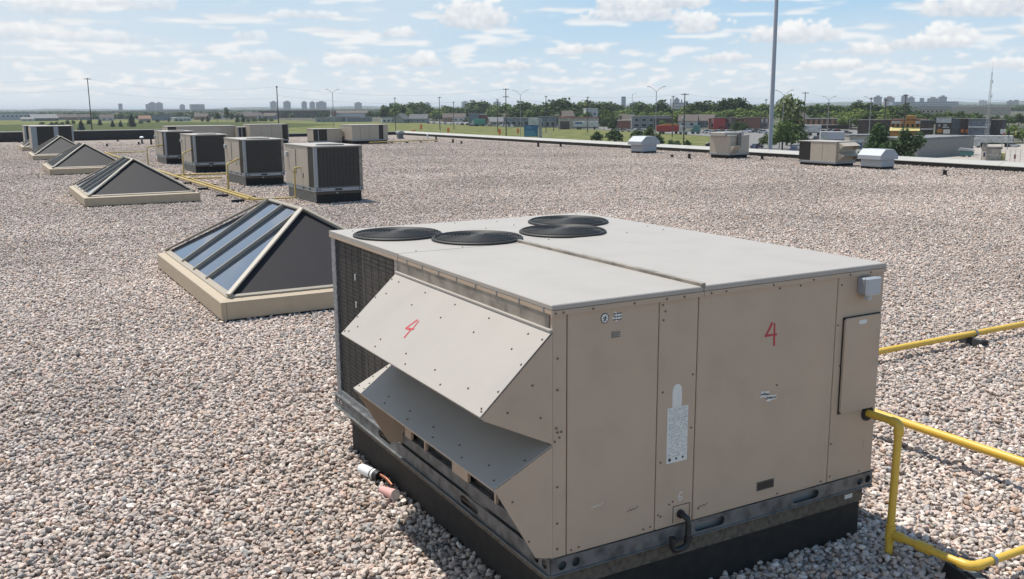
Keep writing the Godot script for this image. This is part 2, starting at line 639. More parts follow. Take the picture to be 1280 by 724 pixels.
# ---------------------------------------------------------------- the roof and the land round it
func build_roof():
	var outline := PackedVector2Array([Vector2(-60, -79.4), Vector2(11.7, -79.4), Vector2(11.7, -77.9), Vector2(31.9, -76.8), Vector2(29.3, 12), Vector2(-60, 12)])
	var stone := StandardMaterial3D.new()
	stone.resource_name = "gravel bed"
	var cells := noise(0.105, 1, 41, FastNoiseLite.TYPE_CELLULAR)
	cells.cellular_return_type = FastNoiseLite.RETURN_CELL_VALUE
	cells.fractal_type = FastNoiseLite.FRACTAL_NONE
	cells.cellular_jitter = 1.0
	var lumps := noise(0.105, 1, 41, FastNoiseLite.TYPE_CELLULAR)
	lumps.cellular_return_type = FastNoiseLite.RETURN_DISTANCE
	lumps.fractal_type = FastNoiseLite.FRACTAL_NONE
	lumps.cellular_jitter = 1.0
	stone.albedo_texture = picture(cells, 2048, [[0.0, lin(0.061, 0.052, 0.046)], [0.12, lin(0.148, 0.107, 0.076)], [0.3, lin(0.225, 0.181, 0.153)], [0.5, lin(0.282, 0.221, 0.187)], [0.7, lin(0.321, 0.263, 0.228)], [0.88, lin(0.379, 0.338, 0.298)], [1.0, lin(0.514, 0.458, 0.404)]])
	stone.normal_enabled = true
	stone.normal_texture = picture(lumps, 2048, [], 5.0)
	stone.normal_scale = -0.8
	stone.roughness = 0.95
	stone.uv1_triplanar = true
	stone.uv1_world_triplanar = true
	stone.uv1_scale = Vector3.ONE / 8.0
	stone.detail_enabled = true
	stone.detail_blend_mode = BaseMaterial3D.BLEND_MODE_MUL
	stone.detail_uv_layer = BaseMaterial3D.DETAIL_UV_2
	stone.detail_albedo = picture(noise(0.008, 4, 77), 512, [[0.0, grey(0.90)], [0.4, grey(0.98)], [1.0, grey(1.0)]])
	stone.uv2_triplanar = true
	stone.uv2_world_triplanar = true
	stone.uv2_scale = Vector3.ONE / 17.0
	paints["gravel bed"] = stone
	var s := Solid.new()
	var flat := Geometry2D.triangulate_polygon(outline)
	for i in range(0, flat.size(), 3):
		var t := []
		for k in 3:
			t.append(Vector3(outline[flat[i + k]].x, 0.0, outline[flat[i + k]].y))
		s.face(t, Vector3.UP)
	structure("roof_deck", s, stone)
	s = Solid.new()
	s.extrude(outline, Vector3(0, STREET, 0), Vector3.RIGHT, Vector3.BACK, Vector3(0, -STREET - 0.03, 0))
	single("warehouse_building", s, paints["weathered tan"], "long flat roofed warehouse that carries the gravel roof", "building")

	paint("parapet cap", 0.37, 0.355, 0.325, 0.55, 0.0, 0.3, 0.5)
	paint("parapet flashing", 0.055, 0.05, 0.048, 0.7, 0.0, 0.7, 0.6)
	# the high parapet at the far left end
	var w := thing("parapet_wall", "high black parapet wall at the far left end of the roof", "wall", Vector3(-24, 0, -79.3))
	s = Solid.new()
	s.span(Vector3(-60, 0, -79.4), Vector3(11.6, 0.72, -79.15))
	piece("upstand", s, paints["parapet flashing"], w)
	s = Solid.new()
	s.span(Vector3(-60.05, 0.722, -79.45), Vector3(11.65, 0.80, -79.1), 0.02)
	piece("cap", s, paints["parapet cap"], w)
	w = thing("parapet_wall", "low dark kerb along the far end of the roof behind the beige units", "wall", Vector3(21, 0, -77.3))
	s = Solid.new()
	s.extrude(PackedVector2Array([Vector2(11.66, -77.85), Vector2(31.55, -76.75), Vector2(31.55, -76.5), Vector2(11.66, -77.6)]), Vector3.ZERO, Vector3.RIGHT, Vector3.BACK, Vector3(0, 0.24, 0))
	piece("upstand", s, paints["parapet flashing"], w)
	s = Solid.new()
	s.extrude(PackedVector2Array([Vector2(11.62, -77.9), Vector2(31.5, -76.8), Vector2(31.5, -76.42), Vector2(11.62, -77.52)]), Vector3(0, 0.242, 0), Vector3.RIGHT, Vector3.BACK, Vector3(0, 0.06, 0))
	piece("cap", s, paints["parapet cap"], w)
	w = thing("parapet_wall", "low parapet with a broad pale metal coping along the right edge of the roof", "wall", Vector3(30.6, 0, -32))
	s = Solid.new()
	s.extrude(PackedVector2Array([Vector2(31.40, -76.8), Vector2(31.86, -76.8), Vector2(29.26, 12), Vector2(28.80, 12)]), Vector3.ZERO, Vector3.RIGHT, Vector3.BACK, Vector3(0, 0.165, 0))
	piece("upstand", s, paints["parapet flashing"], w)
	# the coping comes in lengths of metal with a joint between them
	for i in 15:
		var a := -76.85 + i * 5.92
		var b := a + 5.90
		var xa := 31.9 - (a + 76.85) / 88.85 * 2.6
		var xb := 31.9 - (b + 76.85) / 88.85 * 2.6
		s = Solid.new()
		var e := [Vector3(xa - 0.56, 0.17, a), Vector3(xb - 0.56, 0.17, b), Vector3(xb - 0.56, 0.19, b), Vector3(xa - 0.56, 0.19, a), Vector3(xb - 0.26, 0.305, b), Vector3(xa - 0.26, 0.305, a), Vector3(xb, 0.315, b), Vector3(xa, 0.315, a), Vector3(xb, 0.05, b), Vector3(xa, 0.05, a)]
		s.face([e[0], e[1], e[2], e[3]], Vector3.LEFT)
		s.face([e[3], e[2], e[4], e[5]], Vector3(-1, 1, 0))
		s.face([e[5], e[4], e[6], e[7]], Vector3.UP)
		s.face([e[7], e[6], e[8], e[9]], Vector3.RIGHT)
		s.face([e[0], e[3], e[5], e[7], e[9]], Vector3.FORWARD)
		s.face([e[1], e[2], e[4], e[6], e[8]], Vector3.BACK)
		piece("coping", s, paints["parapet cap"], w)


func patch(called: String, corners: Array, lift: float, m: Material, kind := "structure"):
	# a level sheet of ground through points of the street level
	var outline := PackedVector2Array()
	for p in corners:
		outline.append(Vector2(p.x, p.z))
	var flat := Geometry2D.triangulate_polygon(outline)
	var s := Solid.new()
	for i in range(0, flat.size(), 3):
		var t := []
		for k in 3:
			t.append(Vector3(outline[flat[i + k]].x, STREET + lift, outline[flat[i + k]].y))
		s.face(t, Vector3.UP)
	single(called, s, m, "", "", "", kind)


func streets(points: Array) -> Array:
	var out := []
	for p in points:
		out.append(on_street(p[0], p[1]))
	return out


func ground_paint(called: String, stops: Array, frequency: float, metres: float, number: int) -> StandardMaterial3D:
	var m := StandardMaterial3D.new()
	m.resource_name = called
	m.albedo_texture = picture(noise(frequency, 6, number), 1024, stops)
	m.roughness = 1.0
	m.metallic_specular = 0.1
	m.uv1_triplanar = true
	m.uv1_world_triplanar = true
	m.uv1_scale = Vector3.ONE / metres
	paints[called] = m
	return m


func build_land():
	var plain := ground_paint("plain", [[0.0, lin(0.045, 0.055, 0.036)], [0.45, lin(0.075, 0.08, 0.055)], [0.6, lin(0.115, 0.108, 0.09)], [1.0, lin(0.18, 0.165, 0.145)]], 0.02, 400.0, 3)
	var s := Solid.new()
	s.face([Vector3(-14000, STREET, -14000), Vector3(14000, STREET, -14000), Vector3(14000, STREET, 14000), Vector3(-14000, STREET, 14000)], Vector3.UP)
	structure("ground", s, plain)
	var grass := ground_paint("field grass", [[0.0, lin(0.070, 0.105, 0.034)], [0.4, lin(0.105, 0.122, 0.045)], [0.62, lin(0.165, 0.158, 0.066)], [1.0, lin(0.225, 0.195, 0.105)]], 0.012, 90.0, 9)
	patch("grass_field", streets([[-150, 151.5], [200, 149.5], [340, 150.5], [480, 152.5], [600, 156], [700, 160], [800, 165], [905, 172], [905, 182], [700, 205], [400, 240], [-200, 280]]), 0.05, grass)
	var lush := ground_paint("lush grass", [[0.0, lin(0.040, 0.055, 0.022)], [0.5, lin(0.068, 0.082, 0.032)], [1.0, lin(0.12, 0.115, 0.055)]], 0.02, 60.0, 19)
	patch("meadow", streets([[-150, 158], [60, 155.5], [200, 153], [330, 153], [420, 156], [330, 162], [250, 200], [-200, 260]]), 0.10, lush)
	var tar := ground_paint("asphalt", [[0.0, lin(0.13, 0.128, 0.125)], [0.5, lin(0.19, 0.185, 0.18)], [1.0, lin(0.26, 0.25, 0.24)]], 0.02, 40.0, 29)
	patch("road", streets([[480, 152.3], [600, 155.8], [700, 159.8], [800, 164.8], [905, 171.8], [905, 168], [800, 161], [700, 156.5], [600, 153], [480, 150]]), 0.06, tar)
	patch("parking_lot", streets([[905, 166], [905, 183], [800, 215], [1000, 215], [1120, 205], [1160, 190], [1130, 176], [1070, 163], [960, 160]]), 0.08, tar)
	var yard := ground_paint("yard", [[0.0, lin(0.26, 0.235, 0.205)], [0.5, lin(0.34, 0.305, 0.27)], [1.0, lin(0.42, 0.385, 0.345)]], 0.02, 25.0, 39)
	patch("gravel_yard", streets([[1120, 204], [1160, 197], [1226, 181], [1420, 180], [1420, 300], [1080, 300]]), 0.12, yard)
	# low far hills with the last woods, out to the horizon
	var hill := ground_paint("hills", [[0.0, lin(0.05, 0.07, 0.05)], [0.5, lin(0.075, 0.09, 0.065)], [1.0, lin(0.13, 0.13, 0.11)]], 0.02, 900.0, 49)
	var bumps := noise(0.0009, 4, 5)
	s = Solid.new()
	for i in 120:
		var a := -260.0 + i * 15.0
		var ridge := []
		for k in 2:
			var px := a + 15.0 * k
			var q := away(px, 6500.0)
			var back := away(px, 9500.0)
			var foot := away(px, 4200.0)
			var up := 16.0 + 22.0 * bumps.get_noise_1d(px * 9.0) + (9.0 if px > 1000 else 0.0)
			ridge.append([foot - Vector3(0, 0.5, 0), Vector3(q.x, STREET + maxf(up, 5.0), q.z), Vector3(back.x, STREET + maxf(up, 5.0) + 9.0, back.z)])
		s.face([ridge[0][0], ridge[1][0], ridge[1][1], ridge[0][1]], Vector3.UP)
		s.face([ridge[0][1], ridge[1][1], ridge[1][2], ridge[0][2]], Vector3.UP)
	structure("hills", s, hill)


# ---------------------------------------------------------------- the large air conditioner in front
const LID := 1.535
const UNIT_W := 2.046
const UNIT_D := 2.86


func screws(spots: Array, parent: Node3D, r := 0.0055):
	# spots: [place, outward direction]
	var s := Solid.new()
	for k in spots:
		var o: Vector3 = k[1]
		s.tube([k[0], k[0] + o * 0.004], r, 6, true, r * 0.7)
	tag(piece("screws", s, paints["screw head"], parent), "", "", "", "stuff")


func strokes(lines: Array, origin: Vector3, ax: Vector3, ay: Vector3, width: float, lift: Vector3) -> Solid:
	# brush strokes that lie flat on a panel
	var s := Solid.new()
	for line in lines:
		for i in line.size() - 1:
			var a: Vector2 = line[i]
			var b: Vector2 = line[i + 1]
			var d := (b - a).normalized()
			var q := Vector2(-d.y, d.x) * width / 2.0 * (0.8 + 0.4 * dice.randf())
			var e := d * width * 0.35
			var p := []
			for u in [a - e + q, b + e + q, b + e - q, a - e - q]:
				p.append(origin + ax * u.x + ay * u.y + lift * (1.0 + 0.05 * i))
			s.face(p, lift)
	return s


func rough_patch(mid: Vector3, ax: Vector3, ay: Vector3, w: float, h: float, out: Vector3, number: int, ragged := 0.25) -> Solid:
	# a torn sticker
	var r := RandomNumberGenerator.new()
	r.seed = number
	var loop := PackedVector2Array()
	for k in 22:
		var a := TAU * k / 22
		var u := Vector2(cos(a), sin(a))
		var box := 1.0 / maxf(absf(u.x), absf(u.y))
		loop.append(Vector2(u.x * w / 2, u.y * h / 2) * box * (1.0 - ragged * r.randf()))
	var s := Solid.new()
	s.extrude(loop, mid, ax, ay, out * 0.0012)
	return s


func writing(words: String, size: float, at: Vector3, turn: Basis, m: Material, parent: Node3D, called := "lettering", face := "Droid Sans"):
	var t := TextMesh.new()
	t.text = words
	var f := SystemFont.new()
	f.font_names = PackedStringArray([face])
	f.font_weight = 700
	t.font = f
	t.font_size = 32
	t.pixel_size = size / 32.0
	t.depth = 0.002
	t.curve_step = 4.0
	var o := MeshInstance3D.new()
	o.mesh = t
	o.material_override = m
	o.name = called
	parent.add_child(o, true)
	o.global_transform = Transform3D(turn, at)


func build_main_unit():
	var u := thing("rooftop_air_conditioner", "large tan rooftop air conditioner with a red 4 and four fans in front", "air conditioner", Vector3(1.02, 0.31, -1.43))
	var tan: Material = paints["tan paint"]
	var lid: Material = paints["lid paint"]
	var zinc: Material = paints["dull zinc"]
	var X := Vector3.RIGHT
	var Y := Vector3.UP
	var Z := Vector3.BACK
	var s := Solid.new()
	# dark carcass behind the panels
	s.span(Vector3(0.09, 0.386, -1.66), Vector3(UNIT_W - 0.03, 1.5, -0.022))
	s.span(Vector3(0.16, 0.386, -2.80), Vector3(UNIT_W - 0.03, 1.22, -1.66))
	piece("carcass", s, paints["bare steel"], u)
	# panels of the side that faces us
	for p in [[0.0, 0.0725], [0.0775, 0.5640], [0.5685, 0.7915], [0.7965, 1.7030], [1.7080, UNIT_W]]:
		s = Solid.new()
		s.span(Vector3(p[0], 0.387, -0.02), Vector3(p[1], 1.506, 0.0), 0.003)
		piece("side_panel", s, tan, u)
	# the two hidden sides
	s = Solid.new()
	s.span(Vector3(UNIT_W - 0.02, 0.387, -2.80), Vector3(UNIT_W + 0.0, 1.506, -0.022), 0.003)
	piece("end_panel", s, tan, u)
	s = Solid.new()
	s.span(Vector3(0.06, 0.387, -UNIT_D), Vector3(UNIT_W, 1.506, -UNIT_D + 0.02), 0.003)
	piece("rear_panel", s, tan, u)
	# little door with its gasket, catch and label
	s = Solid.new()
	s.span(Vector3(1.753, 0.757, 0.0), Vector3(2.027, 1.277, 0.006), 0.002)
	var gasket := piece("door_gasket", s, paints["rubber"], u)
	s = Solid.new()
	var loop := PackedVector2Array()
	for k in [[2.006, 1.256, 0.0], [1.774, 1.256, PI / 2], [1.774, 0.778, PI], [2.006, 0.778, 1.5 * PI]]:
		for j in 5:
			var a: float = k[2] + j * PI / 8
			loop.append(Vector2(k[0] + 0.016 * cos(a), k[1] + 0.016 * sin(a)))
	s.extrude(loop, Vector3(0, 0, 0.0055), X, Y, Vector3(0, 0, 0.012))
	piece("access_door", s, tan, u)
	s = Solid.new()
	s.extrude(slot_points(Vector2(1.885, 1.243), 0.06, 0.022), Vector3(0, 0, 0.0176), X, Y, Vector3(0, 0, 0.001))
	piece("door_label", s, paints["white sticker"], u)
	# grey switch box on the corner
	s = Solid.new()
	s.span(Vector3(1.842, 1.392, 0.0), Vector3(1.942, 1.480, 0.052), 0.006)
	var sw := piece("switch_box", s, paints["grey plastic"], u)
	s = Solid.new()
	s.span(Vector3(1.838, 1.388, 0.0525), Vector3(1.946, 1.484, 0.070), 0.008)
	s.box(Vector3(1.89, 1.376, 0.035), Vector3(0.035, 0.03, 0.03), 0.004)
	piece("switch_cover", s, paints["light grey plastic"], u)
	# slot with a dark opening, and the hole of the gas pipe
	s = Solid.new()
	s.span(Vector3(1.205, 0.446, 0.0), Vector3(1.322, 0.494, 0.002), 0.001)
	piece("grille_rim", s, paints["coil pale"], u)
	s = Solid.new()
	s.span(Vector3(1.214, 0.454, 0.0022), Vector3(1.313, 0.486, 0.0035))
	piece("grille_slot", s, paints["black plastic"], u)
	s = Solid.new()
	s.tube([Vector3(1.982, 0.728, -0.002), Vector3(1.982, 0.728, 0.007)], 0.043, 20)
	piece("pipe_collar", s, paints["rubber"], u)
	# drain with its trap
	s = Solid.new()
	s.tube([Vector3(0.716, 0.440, -0.01), Vector3(0.716, 0.440, 0.030), Vector3(0.724, 0.430, 0.048), Vector3(0.728, 0.40, 0.050), Vector3(0.728, 0.318, 0.050), Vector3(0.722, 0.300, 0.050), Vector3(0.702, 0.290, 0.050), Vector3(0.668, 0.286, 0.050), Vector3(0.645, 0.292, 0.050), Vector3(0.637, 0.308, 0.050), Vector3(0.637, 0.345, 0.050)], 0.0145, 12)
	s.tube([Vector3(0.716, 0.440, 0.002), Vector3(0.716, 0.440, 0.014)], 0.021, 12)
	s.tube([Vector3(0.637, 0.335, 0.050), Vector3(0.637, 0.355, 0.050)], 0.019, 12)
	s.tube([Vector3(0.728, 0.340, 0.050), Vector3(0.728, 0.312, 0.050)], 0.019, 12)
	piece("drain_trap", s, paints["black plastic"], u)

	# lids: two at the front, one with four fan openings at the back, and the raised seam strip
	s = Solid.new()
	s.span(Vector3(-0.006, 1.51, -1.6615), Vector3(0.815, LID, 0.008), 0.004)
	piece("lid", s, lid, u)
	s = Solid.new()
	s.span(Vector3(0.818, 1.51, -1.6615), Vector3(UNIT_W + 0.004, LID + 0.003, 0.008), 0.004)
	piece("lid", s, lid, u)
	s = Solid.new()
	s.span(Vector3(0.798, LID - 0.002, -1.70), Vector3(0.822, LID + 0.017, 0.013), 0.003)
	piece("seam_strip", s, paints["weathered tan"], u)
	# drip flanges below the lid
	s = Solid.new()
	s.span(Vector3(-0.0065, 1.487, 0.0005), Vector3(0.8155, 1.5098, 0.0085))
	s.span(Vector3(0.8185, 1.489, 0.0005), Vector3(UNIT_W + 0.0045, 1.5098, 0.0085))
	s.span(Vector3(-0.0070, 1.493, -1.66), Vector3(-0.0005, 1.5098, 0.0))
	s.span(Vector3(-0.0070, 1.493, -UNIT_D - 0.01), Vector3(-0.0005, 1.5098, -1.668))
	piece("drip_flange", s, tan, u)
	for k in 8:
		s = Solid.new()
		s.box(Vector3(-0.0085, 1.505, -0.06 - k * 0.21), Vector3(0.003, 0.026, 0.008), 0.001)
		piece("lid_clip", s, paints["galvanised steel"], u)
	var fans := [Vector2(0.30, -2.40), Vector2(0.655, -1.955), Vector2(1.285, -1.945), Vector2(1.61, -2.385)]
	var whole := PackedVector2Array([Vector2(-0.006, -UNIT_D - 0.012), Vector2(UNIT_W + 0.004, -UNIT_D - 0.012), Vector2(UNIT_W + 0.004, -1.6665), Vector2(-0.006, -1.6665)])
	s = Solid.new()
	for f in fans:
		var cell := whole
		for g in fans:
			if g != f:
				var m: Vector2 = (f + g) / 2.0
				var d: Vector2 = (f - g).normalized()
				var e := Vector2(-d.y, d.x)
				var cut := Geometry2D.intersect_polygons(cell, PackedVector2Array([m + e * 9, m - e * 9, m - e * 9 + d * 18, m + e * 9 + d * 18]))
				cell = cut[0]
		s.plate(cell, ring_points(f, 0.264, 40), Vector3(0, 1.511, 0), X, Z, Vector3(0, LID - 1.511, 0))
	s.rim(whole, Vector3(0, 1.511, 0), X, Z, Vector3(0, LID - 1.511, 0))
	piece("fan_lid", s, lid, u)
	for f in fans:
		var at := Vector3(f.x, LID, f.y)
		var g := Solid.new()
		g.lathe(at, [[0.289, 0.001], [0.289, 0.011], [0.283, 0.016], [0.275, 0.0175]], 44)
		for k in 15:
			var r := 0.268 - k * 0.0172
			var ring := []
			for j in 37:
				var a := TAU * j / 36
				ring.append(at + Vector3(cos(a) * r, 0.0185 + 0.010 * (1.0 - pow(r / 0.28, 2.0)), sin(a) * r))
			g.tube(ring, 0.0036, 5, false)
		for j in 8:
			var a := TAU * j / 8 + 0.3
			var d := Vector3(cos(a), 0, sin(a))
			g.tube([at + d * 0.283 + Y * 0.0135, at + d * 0.15 + Y * 0.0215, at + Y * 0.0245], 0.0036, 5, false)
		g.lathe(at, [[0.045, 0.022], [0.045, 0.030], [0.0, 0.032]], 16)
		var guard := piece("fan_guard", g, paints["black wire"], u)
		g = Solid.new()
		g.lathe(at, [[0.2645, -0.30], [0.2645, -0.0245]], 40)
		g.lathe(at, [[0.0, -0.299], [0.2645, -0.30]], 40)
		piece("fan_well", g, paints["black plastic"], u)
		g = Solid.new()
		g.lathe(at, [[0.07, -0.11], [0.07, -0.03], [0.05, -0.02], [0.0, -0.02]], 18)
		for j in 4:
			var a: float = TAU * j / 4 + f.x * 3.0
			var b := Basis(Y, a) * Basis(X, 0.5)
			g.box(at + Basis(Y, a) * Vector3(0.16, -0.07, 0.0), Vector3(0.17, 0.004, 0.15), 0.0015, b)
		piece("fan_blades", g, paints["coil dark"], u)

	# the end with the coil, on the left
	s = Solid.new()
	s.span(Vector3(0.0, 0.387, -UNIT_D), Vector3(0.055, 1.506, -UNIT_D + 0.075), 0.004)
	piece("corner_post", s, paints["galvanised steel"], u)
	s = Solid.new()
	s.span(Vector3(0.0, 0.387, -1.735), Vector3(0.03, 1.506, -1.690), 0.003)
	piece("corner_post", s, tan, u)
	for k in [[-2.75, -2.325, "coil dark"], [-2.318, -1.737, "coil pale"]]:  # two coil tones: the shading of the fins is painted in
		s = Solid.new()
		s.span(Vector3(0.014, 0.40, k[0]), Vector3(0.10, 1.490, k[1]))
		piece("coil", s, paints[k[2]], u)
	s = Solid.new()
	for k in 40:
		s.box(Vector3(0.011, 0.41 + k * 0.0272, -2.245), Vector3(0.003, 0.003, 1.02))
	for k in 9:
		s.box(Vector3(0.0082, 0.94, -2.72 + k * 0.118), Vector3(0.0022, 1.08, 0.0022))
	tag(piece("coil_grid", s, paints["coil wire"], u), "", "", "", "stuff")
	for y in [1.28, 1.10]:
		s = Solid.new()
		s.box(Vector3(0.006, y, -2.42), Vector3(0.006, 0.04, 0.011), 0.002)
		piece("coil_clip", s, paints["white paint"], u)

	# upper panel over the hoods, with a bracket at its far end
	s = Solid.new()
	s.span(Vector3(-0.004, 1.418, -1.688), Vector3(0.016, 1.4925, -0.022), 0.002)
	piece("filter_panel", s, paints["weathered tan"], u)
	s = Solid.new()
	s.span(Vector3(-0.003, 1.40, -1.712), Vector3(0.006, 1.484, -1.689), 0.002)
	piece("hood_bracket", s, paints["galvanised steel"], u)
	# dark filter screen behind the hoods
	s = Solid.new()
	s.span(Vector3(0.030, 0.416, -1.689), Vector3(0.05, 1.417, -0.022))
	piece("filter_screen", s, paints["coil dark"], u)
	# upper hood
	var a0 := Vector3(-0.006, 1.419, -1.694)
	var a1 := Vector3(-0.006, 1.419, 0.003)
	var b1 := Vector3(-0.350, 1.104, 0.003)
	var b0 := Vector3(-0.350, 1.104, -1.694)
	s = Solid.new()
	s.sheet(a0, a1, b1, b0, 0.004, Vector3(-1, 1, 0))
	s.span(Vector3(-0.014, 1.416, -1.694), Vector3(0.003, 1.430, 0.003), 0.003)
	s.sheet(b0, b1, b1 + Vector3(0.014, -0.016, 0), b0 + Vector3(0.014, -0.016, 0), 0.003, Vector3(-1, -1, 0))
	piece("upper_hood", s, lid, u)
	for z in [0.0005, -1.6935]:
		s = Solid.new()
		s.extrude(PackedVector2Array([Vector2(-0.001, 1.412), Vector2(-0.344, 1.098), Vector2(-0.332, 1.083), Vector2(-0.001, 0.921)]), Vector3(0, 0, z), X, Y, Vector3(0, 0, 0.0022))
		piece("hood_cheek", s, tan, u)
	# lower hood
	a0 = Vector3(-0.006, 0.916, -1.694)
	a1 = Vector3(-0.006, 0.916, 0.003)
	b1 = Vector3(-0.291, 0.776, 0.003)
	b0 = Vector3(-0.291, 0.776, -1.694)
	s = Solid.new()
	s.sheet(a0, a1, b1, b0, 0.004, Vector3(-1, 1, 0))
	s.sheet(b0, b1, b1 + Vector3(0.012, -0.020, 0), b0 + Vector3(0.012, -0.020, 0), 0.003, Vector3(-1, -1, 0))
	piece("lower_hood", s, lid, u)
	for z in [0.0005, -1.6935]:
		s = Solid.new()
		s.extrude(PackedVector2Array([Vector2(-0.001, 0.910), Vector2(-0.286, 0.770), Vector2(-0.086, 0.416), Vector2(-0.001, 0.392)]), Vector3(0, 0, z), X, Y, Vector3(0, 0, 0.0022))
		piece("hood_cheek", s, tan, u)
	# frames of the filter rack below the lower hood
	s = Solid.new()
	s.span(Vector3(-0.002, 0.391, -1.685), Vector3(0.029, 0.455, -0.022), 0.003)
	piece("filter_rail", s, zinc, u)
	s = Solid.new()
	s.span(Vector3(0.012, 0.535, -1.685), Vector3(0.026, 0.552, -0.022), 0.002)
	piece("filter_rail", s, tan, u)
	s = Solid.new()
	s.span(Vector3(0.012, 0.628, -1.685), Vector3(0.026, 0.645, -0.022), 0.002)
	piece("filter_rail", s, tan, u)
	for k in [[-1.585, 0.09], [-1.343, 0.018], [-0.90, 0.185], [-0.512, 0.018]]:
		s = Solid.new()
		s.span(Vector3(-0.010, 0.456, k[0] - k[1] / 2), Vector3(0.009, 0.68, k[0] + k[1] / 2), 0.002)
		piece("filter_post", s, tan, u)

	# galvanised base rail: near side with slots and holes, left side as an open channel
	s = Solid.new()
	var low := 0.312
	var high := 0.3855
	var cuts := [[0.05, 0.0225], [0.122, 0.0225], [0.90, -0.19], [1.55, -0.19], [1.955, 0.0215], [2.018, 0.0215]]
	var x0 := -0.008
	for k in cuts.size():
		var x1: float = UNIT_W + 0.006 if k == cuts.size() - 1 else (cuts[k][0] + cuts[k + 1][0]) / 2.0
		var cell := PackedVector2Array([Vector2(x0, low), Vector2(x1, low), Vector2(x1, high), Vector2(x0, high)])
		var mid := Vector2(cuts[k][0], 0.347)
		var hole := ring_points(mid, cuts[k][1], 20) if cuts[k][1] > 0 else slot_points(mid, -cuts[k][1], 0.046)
		s.plate(cell, hole, Vector3(0, 0, 0.001), X, Y, Vector3(0, 0, 0.006))
		x0 = x1
	s.rim(PackedVector2Array([Vector2(-0.008, low), Vector2(UNIT_W + 0.006, low), Vector2(UNIT_W + 0.006, high), Vector2(-0.008, high)]), Vector3(0, 0, 0.001), X, Y, Vector3(0, 0, 0.006))
	s.span(Vector3(-0.008, 0.3045, -0.04), Vector3(UNIT_W + 0.006, 0.3115, 0.014), 0.002)
	s.span(Vector3(UNIT_W - 0.002, low, -UNIT_D), Vector3(UNIT_W + 0.006, high, 0.0))
	piece("base_rail", s, zinc, u)
	s = Solid.new()
	x0 = 0.0
	var cuts2 := [[0.045, 0.0225], [0.115, 0.0225], [0.79, -0.20], [1.95, -0.20], [2.76, 0.02], [2.82, 0.02]]
	for k in cuts2.size():
		var x1: float = UNIT_D + 0.01 if k == cuts2.size() - 1 else (cuts2[k][0] + cuts2[k + 1][0]) / 2.0
		var cell := PackedVector2Array([Vector2(x0, low), Vector2(x1, low), Vector2(x1, high), Vector2(x0, high)])
		var mid := Vector2(cuts2[k][0], 0.347)
		var hole := ring_points(mid, cuts2[k][1], 20) if cuts2[k][1] > 0 else slot_points(mid, -cuts2[k][1], 0.046)
		s.plate(cell, hole, Vector3(-0.014, 0, 0.001), -Z, Y, Vector3(0.006, 0, 0))
		x0 = x1
	s.rim(PackedVector2Array([Vector2(0, low), Vector2(UNIT_D + 0.01, low), Vector2(UNIT_D + 0.01, high), Vector2(0, high)]), Vector3(-0.014, 0, 0.001), -Z, Y, Vector3(0.006, 0, 0))
	s.span(Vector3(-0.030, 0.3045, -UNIT_D - 0.01), Vector3(0.02, 0.3115, 0.004), 0.002)
	s.span(Vector3(-0.020, 0.3858, -UNIT_D - 0.01), Vector3(0.012, 0.390, -1.70), 0.001)
	piece("base_rail", s, zinc, u)
	s = Solid.new()
	s.span(Vector3(0.004, 0.388, -2.79), Vector3(0.010, 0.43, -1.74), 0.001)
	piece("coil_sill", s, paints["galvanised steel"], u)
	s = Solid.new()
	s.span(Vector3(0.03, 0.3116, -UNIT_D + 0.02), Vector3(UNIT_W - 0.03, 0.384, -0.03))
	piece("floor_pan", s, paints["bare steel"], u)

	# screws
	var k := []
	for x in [0.012, 0.05, 0.20, 0.42, 0.60, 0.70, 0.86, 0.95, 1.25, 1.52, 1.78, 1.93]:
		k.append([Vector3(x, 1.498, 0.0085), Z])
	for y in [0.43, 0.55, 0.72, 0.97, 1.16, 1.30]:
		k.append([Vector3(0.025, y, 0.0027), Z])
	for p in [[0.585, 1.47], [0.600, 1.44], [0.59, 1.40], [0.595, 1.06], [0.592, 0.72], [0.585, 0.46], [0.60, 0.45], [1.30, 1.475], [1.44, 1.475], [1.35, 0.405], [1.66, 0.405], [1.73, 1.45], [1.725, 0.42], [1.75, 1.02], [1.95, 0.405], [0.10, 0.405], [0.14, 0.41], [0.50, 0.41], [0.54, 0.413], [0.83, 0.44], [1.245, 0.925], [1.23, 0.955], [1.31, 0.985], [1.72, 1.24], [1.72, 0.60], [0.65, 0.50], [0.67, 0.51], [0.77, 1.12], [0.77, 0.86], [2.035, 1.10]]:
		k.append([Vector3(p[0], p[1], 0.0), Z])
	for p in [[0.02, 0.99], [0.035, 0.945], [0.045, 0.97], [0.012, 0.93], [-0.10, 1.20], [-0.22, 1.10], [-0.06, 1.05], [-0.12, 0.50], [-0.20, 0.70]]:
		k.append([Vector3(p[0], p[1], 0.0027), Z])
	var out := Vector3(-0.675, 0.737, 0)
	for i in 5:
		for t in [0.10, 0.30]:
			k.append([Vector3(-0.006, 1.419, 0) .lerp(Vector3(-0.350, 1.104, 0), t) + Vector3(0, 0, -0.12 - i * 0.36 - t * 0.12), out])
		k.append([Vector3(-0.325, 1.127, -0.03 - i * 0.40), out])
		k.append([Vector3(-0.29, 1.159, -0.22 - i * 0.34), out])
	for t in [0.1, 0.4, 0.72, 0.95]:
		k.append([Vector3(-0.006, 1.419, -0.015).lerp(Vector3(-0.350, 1.104, -0.015), t), out])
		k.append([Vector3(-0.006, 1.419, -1.675).lerp(Vector3(-0.350, 1.104, -1.675), t), out])
	out = Vector3(-0.44, 0.897, 0)
	for i in 6:
		k.append([Vector3(-0.26, 0.791, -0.05 - i * 0.31), out])
		k.append([Vector3(-0.22, 0.811, -0.17 - i * 0.29), out])
	k.append([Vector3(-0.12, 0.86, -0.03), out])
